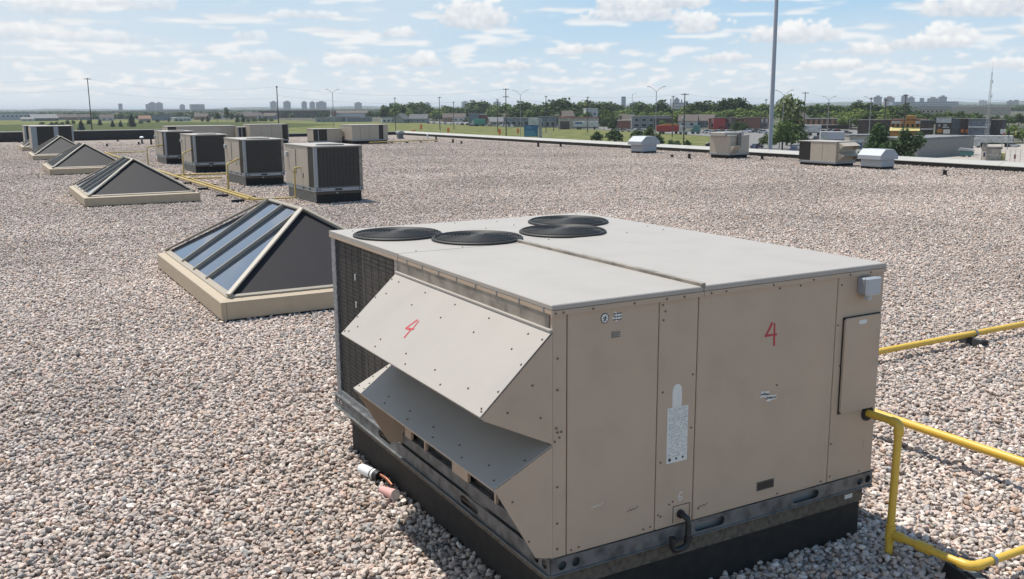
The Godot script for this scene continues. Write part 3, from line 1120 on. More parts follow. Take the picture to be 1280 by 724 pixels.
	for t in [0.3, 0.6, 0.9]:
		k.append([Vector3(-0.006, 0.916, -1.672).lerp(Vector3(-0.291, 0.776, -1.672), t), out])
	for i in 14:
		k.append([Vector3(0.845, LID + 0.003, -0.08 - i * 0.115), Y])
	for i in 7:
		k.append([Vector3(0.12 + i * 0.30, LID, -1.69), Y])
	for p in [[0.12, -2.75], [0.9, -2.78], [1.2, -2.7], [1.95, -2.8], [1.95, -1.9], [0.95, -2.4], [1.2, -2.45]]:
		k.append([Vector3(p[0], LID, p[1]), Y])
	screws(k, u)

	# the marks: red numbers, stickers, the data plate
	var red: Material = paints["red marker"]
	var four := [[Vector2(0.011, 0.056), Vector2(-0.004, 0.030), Vector2(-0.028, -0.003), Vector2(0.0, -0.002), Vector2(0.044, -0.004)], [Vector2(0.029, 0.050), Vector2(0.030, 0.0), Vector2(0.032, -0.056)]]
	piece("red_number", strokes(four, Vector3(1.247, 1.250, 0), X, Y, 0.013, Vector3(0, 0, 0.0008)), red, u)
	var up_hood := Vector3(-0.1605, 1.2775, -1.10)
	four = [[Vector2(0.038, 0.005), Vector2(0.020, -0.027), Vector2(0.003, -0.058), Vector2(0.040, -0.055), Vector2(0.077, -0.046)], [Vector2(0.060, 0.002), Vector2(0.066, -0.040), Vector2(0.059, -0.063), Vector2(0.062, -0.105)]]
	piece("red_number", strokes(four, up_hood, Z, Vector3(0.7375, 0.6753, 0.0), 0.012, Vector3(-0.675, 0.737, 0) * 0.0012), red, u)
	# warning disc with a figure
	s = Solid.new()
	s.extrude(ring_points(Vector2(0.267, 1.447), 0.0235, 26, 0.0215), Vector3.ZERO, X, Y, Vector3(0, 0, 0.001))
	piece("warning_sticker", s, paints["black print"], u)
	s = Solid.new()
	s.extrude(ring_points(Vector2(0.267, 1.447), 0.0195, 26, 0.0175), Vector3(0, 0, 0.0012), X, Y, Vector3(0, 0, 0.0008))
	piece("warning_ground", s, paints["white sticker"], u)
	var figure := [[Vector2(0.002, 0.006), Vector2(0.0, -0.003), Vector2(-0.006, -0.012)], [Vector2(0.0, -0.003), Vector2(0.006, -0.012)], [Vector2(-0.008, 0.001), Vector2(0.001, 0.004), Vector2(0.008, -0.001)], [Vector2(0.002, 0.010), Vector2(0.0025, 0.011)]]
	piece("warning_figure", strokes(figure, Vector3(0.267, 1.447, 0.0021), X, Y, 0.0045, Vector3(0, 0, 0.0004)), paints["black print"], u)
	piece("torn_sticker", rough_patch(Vector3(0.336, 1.447, 0), X, Y, 0.062, 0.05, Z, 5, 0.5), paints["white sticker"], u)
	s = Solid.new()
	for j in 3:
		for i in 3:
			s.box(Vector3(0.320 + i * 0.015, 1.460 - j * 0.013, 0.0016), Vector3(0.011, 0.005, 0.0006))
	tag(piece("fine_print", s, paints["black print"], u), "", "", "", "stuff")
	piece("scratch", rough_patch(Vector3(0.392, 1.495, 0), (X * 0.35 + Y * 0.94), (Y * 0.35 - X * 0.94), 0.03, 0.008, Z, 8, 0.3), paints["white sticker"], u)
	s = Solid.new()
	s.span(Vector3(0.302, 1.352, 0.0), Vector3(0.352, 1.383, 0.0008))
	piece("small_label", s, paints["weathered tan"], u)
	for j in 3:
		var mark := Solid.new()
		for i in 4:
			mark.box(Vector3(0.309 + i * 0.0115, 1.375 - j * 0.009, 0.0010), Vector3(0.008, 0.0028, 0.0006))
		tag(piece("fine_print", mark, paints["black print"], u), "", "", "", "stuff")
	piece("caution_sticker", rough_patch(Vector3(1.232, 0.951, 0), X, Y, 0.075, 0.036, Z, 21, 0.35), paints["white sticker"], u)
	piece("caution_sticker", rough_patch(Vector3(1.275, 0.925, 0), X, Y, 0.085, 0.032, Z, 22, 0.4), paints["white sticker"], u)
	writing("CAUTION", 0.0125, Vector3(1.230, 0.950, 0.0016), Basis(Z, -0.12), paints["black print"], u)
	writing("POWER OF", 0.0125, Vector3(1.276, 0.926, 0.0016), Basis(Z, -0.1), paints["black print"], u)
	# data plate: a white sheet with rows of fine print
	s = Solid.new()
	s.span(Vector3(0.626, 0.706, 0.0), Vector3(0.748, 0.976, 0.0012))
	piece("data_plate", s, paints["white sticker"], u)
	s = Solid.new()
	var r := RandomNumberGenerator.new()
	r.seed = 3
	for row in 27:
		var y := 0.966 - row * 0.0088
		var x := 0.634
		while x < 0.738:
			var w := r.randf_range(0.004, 0.018)
			if r.randf() < 0.72:
				s.box(Vector3(x + w / 2, y, 0.0015), Vector3(w, 0.0030 if row % 5 else 0.0046, 0.0006))
			x += w + r.randf_range(0.002, 0.009)
	tag(piece("fine_print", s, paints["faded print"], u), "", "", "", "stuff")
	for p in [[0.644, 0.723, 0.0085], [0.683, 0.724, 0.006], [0.722, 0.725, 0.006]]:
		s = Solid.new()
		s.extrude(ring_points(Vector2(p[0], p[1]), p[2], 14), Vector3(0, 0, 0.0013), X, Y, Vector3(0, 0, 0.0007))
		piece("approval_mark", s, paints["black print"], u)
	s = Solid.new()
	s.extrude(PackedVector2Array([Vector2(0.653, 0.977), Vector2(0.708, 0.977), Vector2(0.707, 1.05), Vector2(0.704, 1.072), Vector2(0.692, 1.085), Vector2(0.672, 1.087), Vector2(0.657, 1.075), Vector2(0.652, 1.05)]), Vector3.ZERO, X, Y, Vector3(0, 0, 0.0012))
	piece("bare_patch", s, paints["white sticker"], u)
	var six := [[Vector2(0.012, 0.02), Vector2(-0.006, 0.014), Vector2(-0.010, -0.006), Vector2(-0.004, -0.02), Vector2(0.008, -0.016), Vector2(0.009, -0.004), Vector2(-0.006, -0.002)]]
	piece("chalk_number", strokes(six, Vector3(0.716, 0.528, 0), X, Y, 0.004, Vector3(0, 0, 0.0008)), paints["white sticker"], u)
	s = Solid.new()
	s.extrude(PackedVector2Array([Vector2(0.672, 0.485), Vector2(0.776, 0.485), Vector2(0.776, 0.40), Vector2(0.772, 0.40), Vector2(0.772, 0.481), Vector2(0.676, 0.481), Vector2(0.676, 0.40), Vector2(0.672, 0.40)]), Vector3.ZERO, X, Y, Vector3(0, 0, 0.0014))
	piece("knockout_edge", s, paints["coil pale"], u)

	var scribble := [[Vector2(-0.03, -0.006), Vector2(-0.012, 0.004), Vector2(-0.006, -0.004), Vector2(0.006, 0.006), Vector2(0.014, -0.002), Vector2(0.034, 0.010)]]
	piece("pen_scribble", strokes(scribble, Vector3(0.435, 0.523, 0), X, Y, 0.003, Vector3(0, 0, 0.0006)), paints["black print"], u)
	piece("pen_scribble", strokes(scribble, Vector3(0.855, 0.448, 0), X, Y, 0.003, Vector3(0, 0, 0.0006)), paints["black print"], u)
	piece("chalk_scribble", strokes(scribble, Vector3(0.235, 0.585, 0), X, Y, 0.0028, Vector3(0, 0, 0.0006)), paints["white sticker"], u)
	var curl := [[Vector2(0.0, 0.03), Vector2(0.007, 0.012), Vector2(0.006, -0.008), Vector2(-0.004, -0.02)]]
	piece("pen_scribble", strokes(curl, Vector3(1.965, 0.55, 0), X, Y, 0.0022, Vector3(0, 0, 0.0006)), paints["screw head"], u)
	# kerb that carries the unit
	var c := thing("roof_curb", "black roof curb with a timber top edge under the large air conditioner", "curb", Vector3(1.02, 0, -1.43))
	s = Solid.new()
	s.span(Vector3(0.055, 0.0, -2.74), Vector3(2.02, 0.205, -0.04), 0.004)
	piece("flashing", s, paints["membrane"], c)
	s = Solid.new()
	s.span(Vector3(0.045, 0.2052, -2.75), Vector3(2.03, 0.304, -0.03), 0.005)
	piece("nailer", s, paints["old timber"], c)
	s = Solid.new()
	s.span(Vector3(1.886, 0.244, -0.0299), Vector3(1.945, 0.268, -0.0285))
	piece("white_tag", s, paints["white sticker"], c)


# ---------------------------------------------------------------- skylights: hipped glass roofs on tan curbs
func make_skylight(label: String) -> Node3D:
	# origin at the middle of its base; 2.75 m wide, 4.23 m long, ridge along z
	var o := thing("hipped_skylight", label, "skylight", Vector3.ZERO, 0.0, "skylights in a row on the roof")
	var w := 1.375
	var l := 2.115
	var s := Solid.new()
	s.span(Vector3(-w, 0.035, -l), Vector3(-w + 0.06, 0.235, l), 0.006)
	s.span(Vector3(w - 0.06, 0.035, -l), Vector3(w, 0.235, l), 0.006)
	s.span(Vector3(-w + 0.0605, 0.035, l - 0.06), Vector3(w - 0.0605, 0.235, l - 0.001), 0.006)
	s.span(Vector3(-w + 0.0605, 0.035, -l + 0.001), Vector3(w - 0.0605, 0.235, -l + 0.06), 0.006)
	part("curb", s, paints["curb paint"], o)
	s = Solid.new()
	s.span(Vector3(-w + 0.03, 0.0, -l + 0.03), Vector3(w - 0.03, 0.05, l - 0.03))
	part("base_flashing", s, paints["membrane"], o)
	# sloping top of the curb
	s = Solid.new()
	var wi := w - 0.10
	var li := l - 0.10
	s.face([Vector3(-w + 0.002, 0.236, -l), Vector3(-w + 0.002, 0.236, l), Vector3(-wi, 0.262, li), Vector3(-wi, 0.262, -li)], Vector3.UP)
	s.face([Vector3(w - 0.002, 0.236, -l), Vector3(w - 0.002, 0.236, l), Vector3(wi, 0.262, li), Vector3(wi, 0.262, -li)], Vector3.UP)
	s.face([Vector3(-w, 0.236, l - 0.002), Vector3(w, 0.236, l - 0.002), Vector3(wi, 0.262, li), Vector3(-wi, 0.262, li)], Vector3.UP)
	s.face([Vector3(-w, 0.236, -l + 0.002), Vector3(w, 0.236, -l + 0.002), Vector3(wi, 0.262, -li), Vector3(-wi, 0.262, -li)], Vector3.UP)
	part("curb_top", s, paints["curb paint"], o)
	var top := 1.06
	var foot := 0.275
	var rz := 0.775
	var e := wi - 0.03
	var f := li - 0.03
	var slope_n := Vector3(-(top - foot), e, 0).normalized()
	# dark acrylic faces at the two short ends
	for sz in [1.0, -1.0]:
		s = Solid.new()
		s.face([Vector3(-e, foot, sz * f), Vector3(e, foot, sz * f), Vector3(0, top, sz * rz)], Vector3(0, 1, sz))
		part("end_glazing", s, paints["acrylic"], o)
	# four panes of mirror glass on either long side
	for sx in [-1.0, 1.0]:
		var zs := [-f, -rz, 0.0, rz, f]
		for i in 4:
			var pts := []
			var za: float = zs[i]
			var zb: float = zs[i + 1]
			pts.append(Vector3(sx * e, foot, za))
			pts.append(Vector3(sx * e, foot, zb))
			if i == 0:
				pts.append(Vector3(0, top, -rz))
			elif i == 3:
				pts.append(Vector3(0, top, rz))
			else:
				pts.append(Vector3(0, top, zb))
				pts.append(Vector3(0, top, za))
			s = Solid.new()
			s.face(pts, Vector3(sx, 1, 0))
			part("pane", s, paints["mirror glazing"], o)
		for z in [-rz, 0.0, rz]:
			var a: Vector3 = Vector3(sx * e, foot, z)
			var b: Vector3 = Vector3(sx * 0.01, top, z)
			var d := (b - a)
			var turn := Basis(Vector3.BACK, atan2(d.y, d.x))
			s = Solid.new()
			s.box((a + b) / 2.0 + Vector3(slope_n.x * -sx, slope_n.y, 0) * 0.018, Vector3(d.length(), 0.046, 0.022), 0.004, turn)
			part("glazing_bar", s, paints["bar paint"], o)
		s = Solid.new()
		s.box(Vector3(sx * e, foot + 0.004, 0), Vector3(0.075, 0.026, 2.0 * f + 0.06), 0.006, Basis(Vector3.BACK, -sx * 0.5))
		part("sill", s, paints["bar paint"], o)
	for sz in [-1.0, 1.0]:
		s = Solid.new()
		s.box(Vector3(0, foot + 0.002, sz * (f + 0.012)), Vector3(2.0 * e + 0.05, 0.026, 0.05), 0.006, Basis(Vector3.RIGHT, sz * 0.5))
		for k in 11:
			s.box(Vector3(-e + 0.12 + k * 0.225, foot - 0.014, sz * (f + 0.045)), Vector3(0.012, 0.03, 0.012), 0.002)
		part("sill", s, paints["bar paint"], o)
		for sx in [-1.0, 1.0]:
			# hip bars: three-sided caps along the corners of the glass roof
			var a: Vector3 = Vector3(sx * (e + 0.02), foot + 0.012, sz * (f + 0.02))
			var b: Vector3 = Vector3(0, top + 0.03, sz * rz)
			var d := (b - a).normalized()
			var side := d.cross(Vector3.UP).normalized()
			var up := side.cross(d).normalized()
			var turn := Basis(d, up, side)
			s = Solid.new()
			s.box((a + b) / 2.0 + up * 0.012, Vector3((b - a).length(), 0.028, 0.070), 0.008, turn)
			part("hip_bar", s, paints["bar paint"], o)
	s = Solid.new()
	s.box(Vector3(0, top + 0.018, 0), Vector3(0.06, 0.034, 2.0 * rz + 0.05), 0.010)
	part("ridge_bar", s, paints["bar paint"], o)
	return o


func build_skylights():
	var o := make_skylight("nearest glass skylight, left of the large air conditioner, sky mirrored in its panes")
	o.position = Vector3(1.53, 0, -9.345)
	copy(o, "hipped_skylight", Vector3(1.50, 0, -24.0), 0.0, "second skylight from the front, beside the black blocks of the gas lines")
	copy(o, "hipped_skylight", Vector3(1.58, 0, -37.4), 0.0, "third skylight in the row, between the second and the one before the lone dark unit")
	copy(o, "hipped_skylight", Vector3(1.62, 0, -49.6), 0.0, "fourth skylight in the row, its peak before the twin coil unit")
	copy(o, "hipped_skylight", Vector3(1.68, 0, -62.2), 0.0, "farthest skylight, half hidden behind the twin coil unit near the black parapet")


# ---------------------------------------------------------------- units of the row behind the gas lines
func coil_face(mid: Vector3, size: Vector2, ax: Vector3, out: Vector3, m: Material, parent: Node3D):
	# a coil with its wire guard, standing upright
	var s := Solid.new()
	var turn := Basis(ax, Vector3.UP, out)
	s.box(mid - out * 0.02, Vector3(size.x, size.y, 0.03), 0.0, turn)
	part("coil", s, m, parent)
	s = Solid.new()
	for k in int(size.y / 0.06):
		s.box(mid + Vector3.UP * (-size.y / 2 + 0.03 + k * 0.06), Vector3(size.x, 0.006, 0.006), 0.0, turn)
	for k in int(size.x / 0.10):
		s.box(mid + out * 0.004 + ax * (-size.x / 2 + 0.05 + k * 0.10), Vector3(0.005, size.y, 0.005), 0.0, turn)
	part("coil_guard", s, paints["coil wire"], parent)


func make_row_unit(label: String) -> Node3D:
	# 1.26 m wide (x), 2.5 m long (z); origin under its near left corner, on top of its curb
	var o := thing("rooftop_unit", label, "air conditioner", Vector3.ZERO, 0.0, "units in a row behind the gas lines")
	var W := 1.26
	var D := 2.5
	var H := 1.13
	var s := Solid.new()
	s.span(Vector3(0.05, 0.09, -D + 0.03), Vector3(W - 0.05, H - 0.03, -0.06))
	part("carcass", s, paints["bare steel"], o)
	# near end: coil between two posts
	coil_face(Vector3(W / 2 - 0.01, 0.595, -0.012), Vector2(W - 0.19, 0.95), Vector3.RIGHT, Vector3.BACK, paints["coil dark"], o)
	for x in [0.0, W - 0.085]:
		s = Solid.new()
		s.span(Vector3(x, 0.092, -0.085), Vector3(x + 0.085, H - 0.032, 0.0), 0.006)
		part("corner_post", s, paints["weathered tan"] if x > 0.5 else paints["galvanised steel"], o)
	# left side: short coil, then panels with an access door
	coil_face(Vector3(0.006, 0.595, -0.31), Vector2(0.40, 0.95), Vector3.BACK, Vector3.LEFT, paints["coil pale"], o)
	for p in [[-0.52, -0.60], [-0.605, -1.45], [-1.455, -2.0], [-2.005, -D]]:
		s = Solid.new()
		s.span(Vector3(0.0, 0.092, p[1]), Vector3(0.03, H - 0.032, p[0]), 0.004)
		part("side_panel", s, paints["unit beige"], o)
	s = Solid.new()
	s.span(Vector3(-0.014, 0.42, -1.92), Vector3(0.0, 1.0, -1.55), 0.005)
	var door := part("access_door", s, paints["unit beige"], o)
	s = Solid.new()
	s.span(Vector3(-0.006, 0.405, -1.935), Vector3(-0.0005, 1.015, -1.535))
	part("door_gasket", s, paints["rubber"], o)
	s = Solid.new()
	s.span(Vector3(-0.06, 0.80, -2.36), Vector3(0.0, 0.92, -2.22), 0.01)
	part("switch_box", s, paints["light grey plastic"], o)
	s = Solid.new()
	s.span(Vector3(-0.004, 0.30, -0.98), Vector3(0.0, 0.42, -0.92))
	part("vent_slot", s, paints["black plastic"], o)
	# hidden sides
	s = Solid.new()
	s.span(Vector3(W - 0.02, 0.092, -D), Vector3(W, H - 0.032, -0.0855), 0.004)
	s.span(Vector3(0.0, 0.092, -D - 0.02), Vector3(W, H - 0.032, -D - 0.001), 0.004)
	part("side_panel", s, paints["unit beige"], o)
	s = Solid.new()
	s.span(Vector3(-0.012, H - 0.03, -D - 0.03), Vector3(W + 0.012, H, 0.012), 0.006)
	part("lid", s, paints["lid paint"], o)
	s = Solid.new()
	s.lathe(Vector3(W / 2, H, -0.62), [[0.36, 0.0], [0.36, 0.012], [0.34, 0.018], [0.10, 0.022], [0.0, 0.024]], 26)
	part("fan_guard", s, paints["black wire"], o)
	# base rail with slots
	s = Solid.new()
	s.span(Vector3(-0.006, 0.0, -D), Vector3(W + 0.006, 0.0895, 0.006), 0.004)
	s.span(Vector3(-0.02, 0.0005, -D), Vector3(W + 0.02, 0.008, 0.02), 0.002)
	part("base_rail", s, paints["galvanised steel"], o)
	s = Solid.new()
	s.extrude(slot_points(Vector2(0.60, 0.046), 0.20, 0.05), Vector3(0, 0, 0.0062), Vector3.RIGHT, Vector3.UP, Vector3(0, 0, 0.001))
	for z in [0.42, 0.95, 1.75]:
		s.extrude(slot_points(Vector2(z, 0.046), 0.18, 0.05), Vector3(-0.0062, 0, 0), Vector3.FORWARD, Vector3.UP, Vector3(-0.001, 0, 0))
	for x in [0.05, 0.12, 1.15, 1.21]:
		s.extrude(ring_points(Vector2(x, 0.046), 0.022, 14), Vector3(0, 0, 0.0062), Vector3.RIGHT, Vector3.UP, Vector3(0, 0, 0.001))
	part("rail_slots", s, paints["black plastic"], o)
	return o


func build_row_units():
	var spots := [Vector3(5.20, 0.31, -19.57), Vector3(5.07, 0.31, -26.15), Vector3(4.99, 0.30, -33.35), Vector3(5.08, 0.30, -40.1)]
	var labels := ["nearest of the dark coil units, behind the large air conditioner at left", "second dark coil unit, with a yellow riser pipe before its tan side", "third dark coil unit, bright sun glint low on its tan side", "farthest dark coil unit of the row, end nearest the black parapet"]
	var curbs := ["black curb, left side painted sunlit grey, under the nearest dark coil unit", "black curb under the second dark coil unit", "black curb under the third dark coil unit", "black curb under the farthest dark coil unit of the row"]
	var o := make_row_unit(labels[0])
	o.position = spots[0]
	var c := thing("roof_curb", curbs[0], "curb", Vector3.ZERO, 0.0, "curbs under the dark coil units")
	var s := Solid.new()
	s.span(Vector3(0.04, 0.0, -2.46), Vector3(1.22, 0.306, -0.05), 0.004)
	part("flashing", s, paints["membrane"], c)
	s = Solid.new()
	s.span(Vector3(0.028, 0.01, -2.45), Vector3(0.0395, 0.302, -0.055), 0.002)
	part("sunlit_side", s, paints["curb sunlit grey"], c)  # left face in a paler grey: its grazing sunlight is put into the colour
	s = Solid.new()
	s.span(Vector3(0.035, 0.24, -0.0495), Vector3(1.225, 0.304, -0.040), 0.003)
	part("nailer", s, paints["old timber"], c)
	s = Solid.new()
	s.span(Vector3(0.55, 0.25, -0.0398), Vector3(0.60, 0.275, -0.0385))
	part("white_tag", s, paints["white sticker"], c)
	c.position = Vector3(spots[0].x, 0, spots[0].z)
	for i in range(1, 4):
		copy(o, "rooftop_unit", spots[i], 0.0, labels[i])
		copy(c, "roof_curb", Vector3(spots[i].x, 0, spots[i].z), 0.0, curbs[i])


# ---------------------------------------------------------------- units farther along the roof
func curb_under(at: Vector3, turn: float, w: float, d: float, h: float, label: String):
	var s := Solid.new()
	var c := thing("roof_curb", label, "curb", at, turn)
	s.span(Vector3(0.05, 0.0, -d + 0.05), Vector3(w - 0.05, h, -0.05), 0.004)
	part("flashing", s, paints["membrane"], c)


func plain_unit(label: String, at: Vector3, turn: float, w: float, d: float, h: float, bands: Array, parent_group := "") -> Node3D:
	# bands along the near side: [from, to, kind]; kinds are tan, coil, post, dark
	var o := thing("rooftop_unit", label, "air conditioner", at, turn, parent_group)
	var s := Solid.new()
	s.span(Vector3(0.04, 0.08, -d + 0.03), Vector3(w - 0.04, h - 0.03, -0.05))
	part("carcass", s, paints["bare steel"], o)
	for b in bands:
		if b[2] == "coil":
			coil_face(Vector3((b[0] + b[1]) / 2, h / 2 + 0.03, -0.01), Vector2(b[1] - b[0], h - 0.14), Vector3.RIGHT, Vector3.BACK, paints["coil dark"], o)
			continue
		s = Solid.new()
		s.span(Vector3(b[0] + 0.004, 0.082, -0.04), Vector3(b[1] - 0.004, h - 0.032, 0.0), 0.006)
		part("side_panel" if b[2] == "tan" else "corner_post", s, paints["unit beige"] if b[2] == "tan" else paints["galvanised steel"], o)
	s = Solid.new()
	s.span(Vector3(0.0, 0.082, -d), Vector3(0.03, h - 0.032, -0.0405), 0.004)
	part("end_panel", s, paints["unit beige"], o)
	s = Solid.new()
	s.span(Vector3(w - 0.03, 0.082, -d), Vector3(w, h - 0.032, -0.0405), 0.004)
	part("end_panel", s, paints["unit beige"], o)
	s = Solid.new()
	s.span(Vector3(0.031, 0.082, -d), Vector3(w - 0.031, h - 0.032, -d + 0.025), 0.004)
	part("rear_panel", s, paints["unit beige"], o)
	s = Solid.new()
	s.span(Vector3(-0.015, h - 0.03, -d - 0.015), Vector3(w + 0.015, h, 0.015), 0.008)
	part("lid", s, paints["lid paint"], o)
	s = Solid.new()
	s.span(Vector3(-0.006, 0.0, -d), Vector3(w + 0.006, 0.08, 0.006), 0.004)
	part("base_rail", s, paints["galvanised steel"], o)
	return o


func add_hood(o: Node3D, x: float, z0: float, z1: float, h0: float, h1: float, reach: float, called := "intake_hood"):
	# a sloping intake hood on the +x end of a unit
	var s := Solid.new()
	s.sheet(Vector3(x, h1, z0), Vector3(x, h1, z1), Vector3(x + reach, lerpf(h1, h0, 0.42), z1), Vector3(x + reach, lerpf(h1, h0, 0.42), z0), 0.01, Vector3(1, 1, 0))
	for z in [z0, z1]:
		s.extrude(PackedVector2Array([Vector2(x, h1 - 0.012), Vector2(x + reach - 0.004, lerpf(h1, h0, 0.42) - 0.012), Vector2(x, h0)]), Vector3(0, 0, z - 0.004), Vector3.RIGHT, Vector3.UP, Vector3(0, 0, 0.008))
	part(called, s, paints["unit beige"], o)


func build_far_units():
	var o := plain_unit("dark twin coil unit behind the fourth skylight", Vector3(0.58, 0.28, -54.0), 0.0, 2.08, 2.6, 1.26, [[0.0, 0.28, "post"], [0.30, 1.10, "coil"], [1.10, 1.34, "post"], [1.36, 1.98, "coil"], [1.98, 2.08, "post"]])
	curb_under(Vector3(0.58, 0, -54.0), 0.0, 2.08, 2.6, 0.276, "black curb under the twin coil unit behind the fourth skylight")
	o = plain_unit("small dark unit half hidden left of the twin coil unit", Vector3(0.76, 0.25, -66.5), 0.0, 1.4, 2.4, 1.15, [[0.0, 0.12, "post"], [0.13, 1.3, "coil"], [1.3, 1.4, "post"]])
	curb_under(Vector3(0.76, 0, -66.5), 0.0, 1.4, 2.4, 0.246, "black curb under the small dark unit by the far parapet")
	# long low units behind the row
	o = plain_unit("low beige unit behind the third and fourth dark units, left one", Vector3(8.6, 0.2, -60.0), 0.0, 3.2, 2.0, 1.12, [[0.0, 0.5, "coil"], [0.5, 3.2, "tan"]])
	curb_under(Vector3(8.6, 0, -60.0), 0.0, 3.2, 2.0, 0.196, "curb under the low beige unit behind the third dark unit")
	o = plain_unit("low beige unit with a sloping hood on its right end behind the second dark unit", Vector3(11.2, 0.2, -64.0), 0.0, 2.6, 2.0, 1.05, [[0.0, 2.6, "tan"]])
	add_hood(o, 2.6, -1.7, -0.2, 0.25, 0.95, 0.45)
	curb_under(Vector3(11.2, 0, -64.0), 0.0, 2.6, 2.0, 0.196, "curb under the low beige hooded unit behind the second dark unit")
	o = plain_unit("beige panelled unit with dark ends, between the second and nearest dark units", Vector3(14.26, 0.2, -62.0), 0.0, 2.66, 1.9, 1.13, [[0.0, 0.75, "tan"], [0.75, 1.45, "tan"], [1.45, 2.22, "tan"], [2.24, 2.60, "coil"], [2.60, 2.66, "post"]])
	curb_under(Vector3(14.26, 0, -62.0), 0.0, 2.66, 1.9, 0.196, "curb under the beige panelled unit with dark ends")
	o = plain_unit("small dark coil unit at the left end of the beige panelled unit", Vector3(13.7, 0.2, -63.2), 0.0, 0.7, 1.5, 0.95, [[0.0, 0.10, "post"], [0.12, 0.25, "coil"], [0.25, 0.34, "post"], [0.36, 0.7, "coil"]])
	curb_under(Vector3(13.7, 0, -63.2), 0.0, 0.7, 1.5, 0.196, "curb under the small dark coil unit beside the beige panelled unit")
	o = plain_unit("small beige unit, dark coil at its left and a hood at its right", Vector3(17.57, 0.15, -58.5), 0.0, 1.95, 1.4, 0.88, [[0.0, 0.30, "coil"], [0.31, 0.37, "post"], [0.38, 0.92, "coil"], [0.93, 1.95, "tan"]])
	add_hood(o, 1.95, -1.3, -0.1, 0.20, 0.80, 0.32)
	curb_under(Vector3(17.57, 0, -58.5), 0.0, 1.95, 1.4, 0.146, "curb under the small beige unit with coil and hood")
	o = plain_unit("long beige unit with one dark stripe standing on timber sleepers", Vector3(19.72, 0.22, -57.0), 0.0, 2.55, 2.4, 1.06, [[0.0, 0.58, "tan"], [0.58, 1.22, "tan"], [1.22, 1.90, "tan"], [1.91, 2.20, "coil"], [2.21, 2.55, "tan"]])
	curb_under(Vector3(19.72, 0, -57.0), 0.0, 2.55, 2.4, 0.216, "timber sleepers under the long beige unit with one dark stripe")
	# right-hand units near the low parapet
	o = plain_unit("grey and tan unit with a slanted tan scoop, between the two hooded vents", Vector3(27.45, 0.16, -29.2), 0.10, 1.30, 1.2, 0.88, [[0.0, 0.5, "tan"], [0.5, 0.62, "post"], [0.62, 1.30, "tan"]])
	var s := Solid.new()
	s.span(Vector3(-0.10, 0.84, -1.1), Vector3(1.15, 1.02, -0.2), 0.02)
	part("cowl", s, paints["lid paint"], o)
	s = Solid.new()
	s.span(Vector3(0.44, 0.35, 0.0005), Vector3(0.62, 1.0, 0.14), 0.02)
	part("duct", s, paints["dull zinc"], o)
	s = Solid.new()
	s.extrude(PackedVector2Array([Vector2(0.0, 0.06), Vector2(0.28, 0.42), Vector2(0.0, 0.42)]), Vector3(0.02, 0, 0.001), Vector3(0, 0, 1), Vector3.UP, Vector3(0.40, 0, 0))
	part("scoop", s, paints["unit beige"], o)
	curb_under(Vector3(27.45, 0, -29.2), 0.10, 1.30, 1.2, 0.156, "black curb under the grey and tan unit with the scoop")
	# this one shows its long side, the hoods on its near end
	o = plain_unit("tan unit with a dark coil and two hoods, beside the galvanised gabled vent", Vector3(26.72, 0.12, -24.35), -PI / 2, 1.9, 1.1, 0.85, [[0.0, 0.60, "coil"], [0.60, 1.22, "tan"], [1.22, 1.9, "tan"]])
	add_hood(o, 1.9, -1.0, -0.1, 0.50, 0.82, 0.30)
	add_hood(o, 1.9, -1.0, -0.1, 0.10, 0.45, 0.28)
	curb_under(Vector3(26.72, 0, -24.35), -PI / 2, 1.9, 1.1, 0.116, "black curb under the tan unit with a coil and two hoods")


# ---------------------------------------------------------------- vents of galvanised sheet
func gabled_vent(label: String, at: Vector3, turn: float, w: float, l: float, h: float):
	# gabled hood, ridge along z, on a narrower neck
	var o := thing("relief_vent", label, "roof vent", at, turn)
	var s := Solid.new()
	s.span(Vector3(-w / 2 * 0.72, 0.0, -l / 2 * 0.86), Vector3(w / 2 * 0.72, 0.10, l / 2 * 0.86))
	part("curb", s, paints["membrane"], o)
	s = Solid.new()
	s.span(Vector3(-w / 2 * 0.75, 0.1002, -l / 2 * 0.88), Vector3(w / 2 * 0.75, h * 0.62, l / 2 * 0.88), 0.006)
	part("neck", s, paints["pale zinc"], o)
	s = Solid.new()
	s.extrude(PackedVector2Array([Vector2(-w / 2, h * 0.50), Vector2(w / 2, h * 0.50), Vector2(w / 2, h * 0.70), Vector2(w * 0.24, h), Vector2(-w * 0.24, h), Vector2(-w / 2, h * 0.70)]), Vector3(0, 0, -l / 2), Vector3.RIGHT, Vector3.UP, Vector3(0, 0, l))
	part("hood", s, paints["pale zinc"], o)


